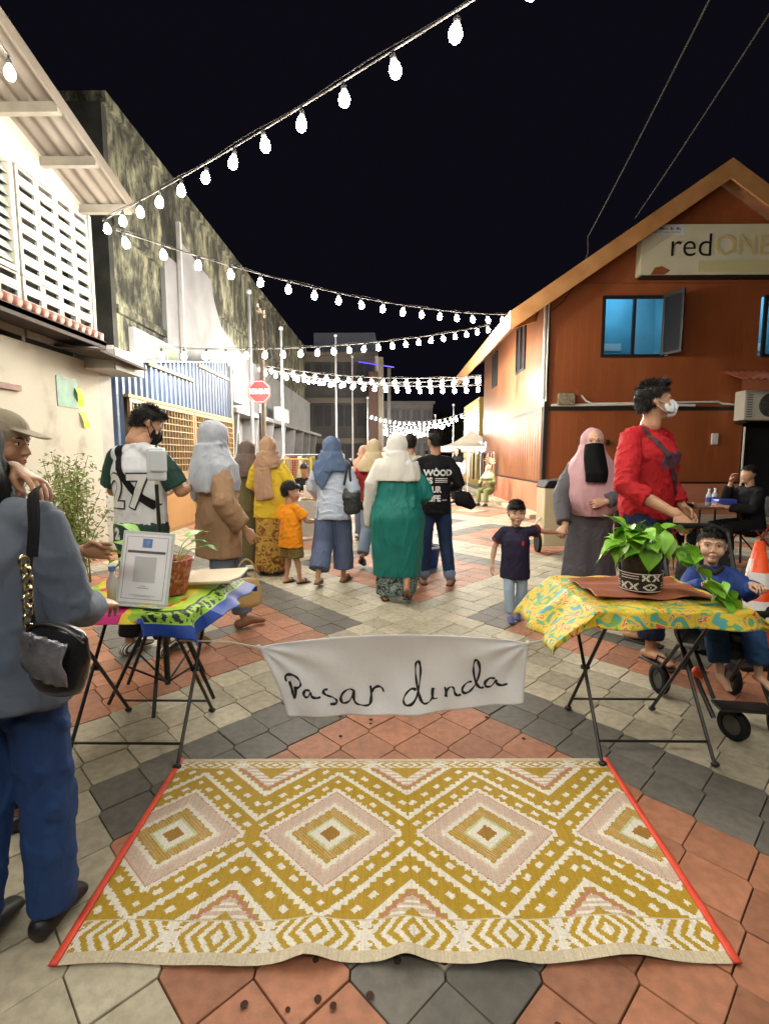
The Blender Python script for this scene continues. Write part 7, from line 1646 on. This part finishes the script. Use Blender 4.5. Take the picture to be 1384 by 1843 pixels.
# drinks table, chairs, bin along the timber building
m_brn = mat('brown_table', (.16, .07, .04), (.22, .10, .06), scale=4, rough=.5)
dt = empty('drinks_table', 'small brown table with bottles in front of the seated person', 'table', (4.18, 6.75, 0)); MB().box(-.32, .32, -.32, .32, .69, .72).build('tabletop', m_brn, dt, bevel=.005)
for sx in (-1, 1):
    for sy in (-1, 1): MB().tube([(sx * .28, sy * .28, 0), (sx * .26, sy * .26, .69)], .014, 8).build('leg', m_black, dt)
m_clr = mat('clear_bottle', (.5, .58, .66), rough=.15, spec=.8); m_blab = mat('blue_label', (.05, .08, .42), rough=.4)
for (x, y, lb) in ((4.10, 6.62, 'water bottle with blue label, the nearer on the drinks table'), (4.24, 6.72, 'water bottle with blue label, the farther on the drinks table')):
    q = empty('water_bottle', lb, 'bottle', (x, y, .721), group='bottles on the drinks table'); MB().lathe([(.033, 0), (.034, .13), (.013, .18), (.013, .20)], 16).build('bottle_body', m_clr, q, smooth=True); MB().lathe([(.0345, .05), (.0345, .11)], 16, cap=False).build('paper_label', m_blab, q, smooth=True); MB().lathe([(.015, .20), (.015, .22)], 12).build('cap', m_wht, q)
tg = tag(MB().box(-.12, .12, -.07, .07, 0, .09).build('tissue_pack', m_blab, bevel=.02), 'blue and white tissue pack on the drinks table', 'tissue pack'); tg.location = (4.30, 6.60, .721)
def chair(label, x, y, rz):
    c = empty('folding_chair', label, 'chair', (x, y, 0), R(rz), group='folding chairs by the brown wall'); m_rd = mat('red_tube', (.30, .03, .02), rough=.4)
    MB().box(-.2, .2, -.2, .2, .42, .45).build('seat', m_strf, c, bevel=.01); MB().box(-.19, .19, -.225, -.20, .58, .84).build('backrest', m_strf, c, bevel=.01)
    for sx in (-1, 1): MB().tube([(sx * .21, .24, 0), (sx * .21, -.21, .86)], .012, 8).build('leg', m_rd, c); MB().tube([(sx * .195, -.28, 0), (sx * .195, .14, .44)], .012, 8).build('leg', m_rd, c)
chair('red-tubed folding chair under the person at the drinks table', 4.66, 6.55, 95); chair('red-tubed folding chair under the seated person with back turned', 3.52, 6.7, -75)
bn_ = empty('wheelie_bin', 'cream wheeled cart with black lid behind the veiled woman', 'cart', (2.35, 7.2, 0)); m_crm = mat('cream_board', (.50, .40, .24), (.56, .46, .3), scale=4, rough=.6)
MB().box(-.24, .24, -.2, .2, .12, .92).build('body', m_crm, bn_, bevel=.01); MB().prism([(-.26, -.22, .921), (.26, -.22, .921), (.22, -.22, 1.06), (-.2, -.22, 1.02)], (0, .44, 0)).build('lid', m_rub, bn_, bevel=.02)
for sx in (-1, 1):
    M = Matrix.Translation((sx * .26, 0, .14)) @ Matrix.Rotation(R(90), 4, 'Y'); MB().lathe([(.05, -.02), (.14, -.02), (.14, .02), (.05, .02)], 20, M=M).build('wheel', m_rub, bn_)
MB().tube([Vector(p) for p in catmull([(-.25, -.05, .5), (-.4, -.1, .35), (-.62, -.1, .28), (-.85, -.1, .32)], 6)], .014, 8).build('hose', m_rope, bn_, smooth=True)
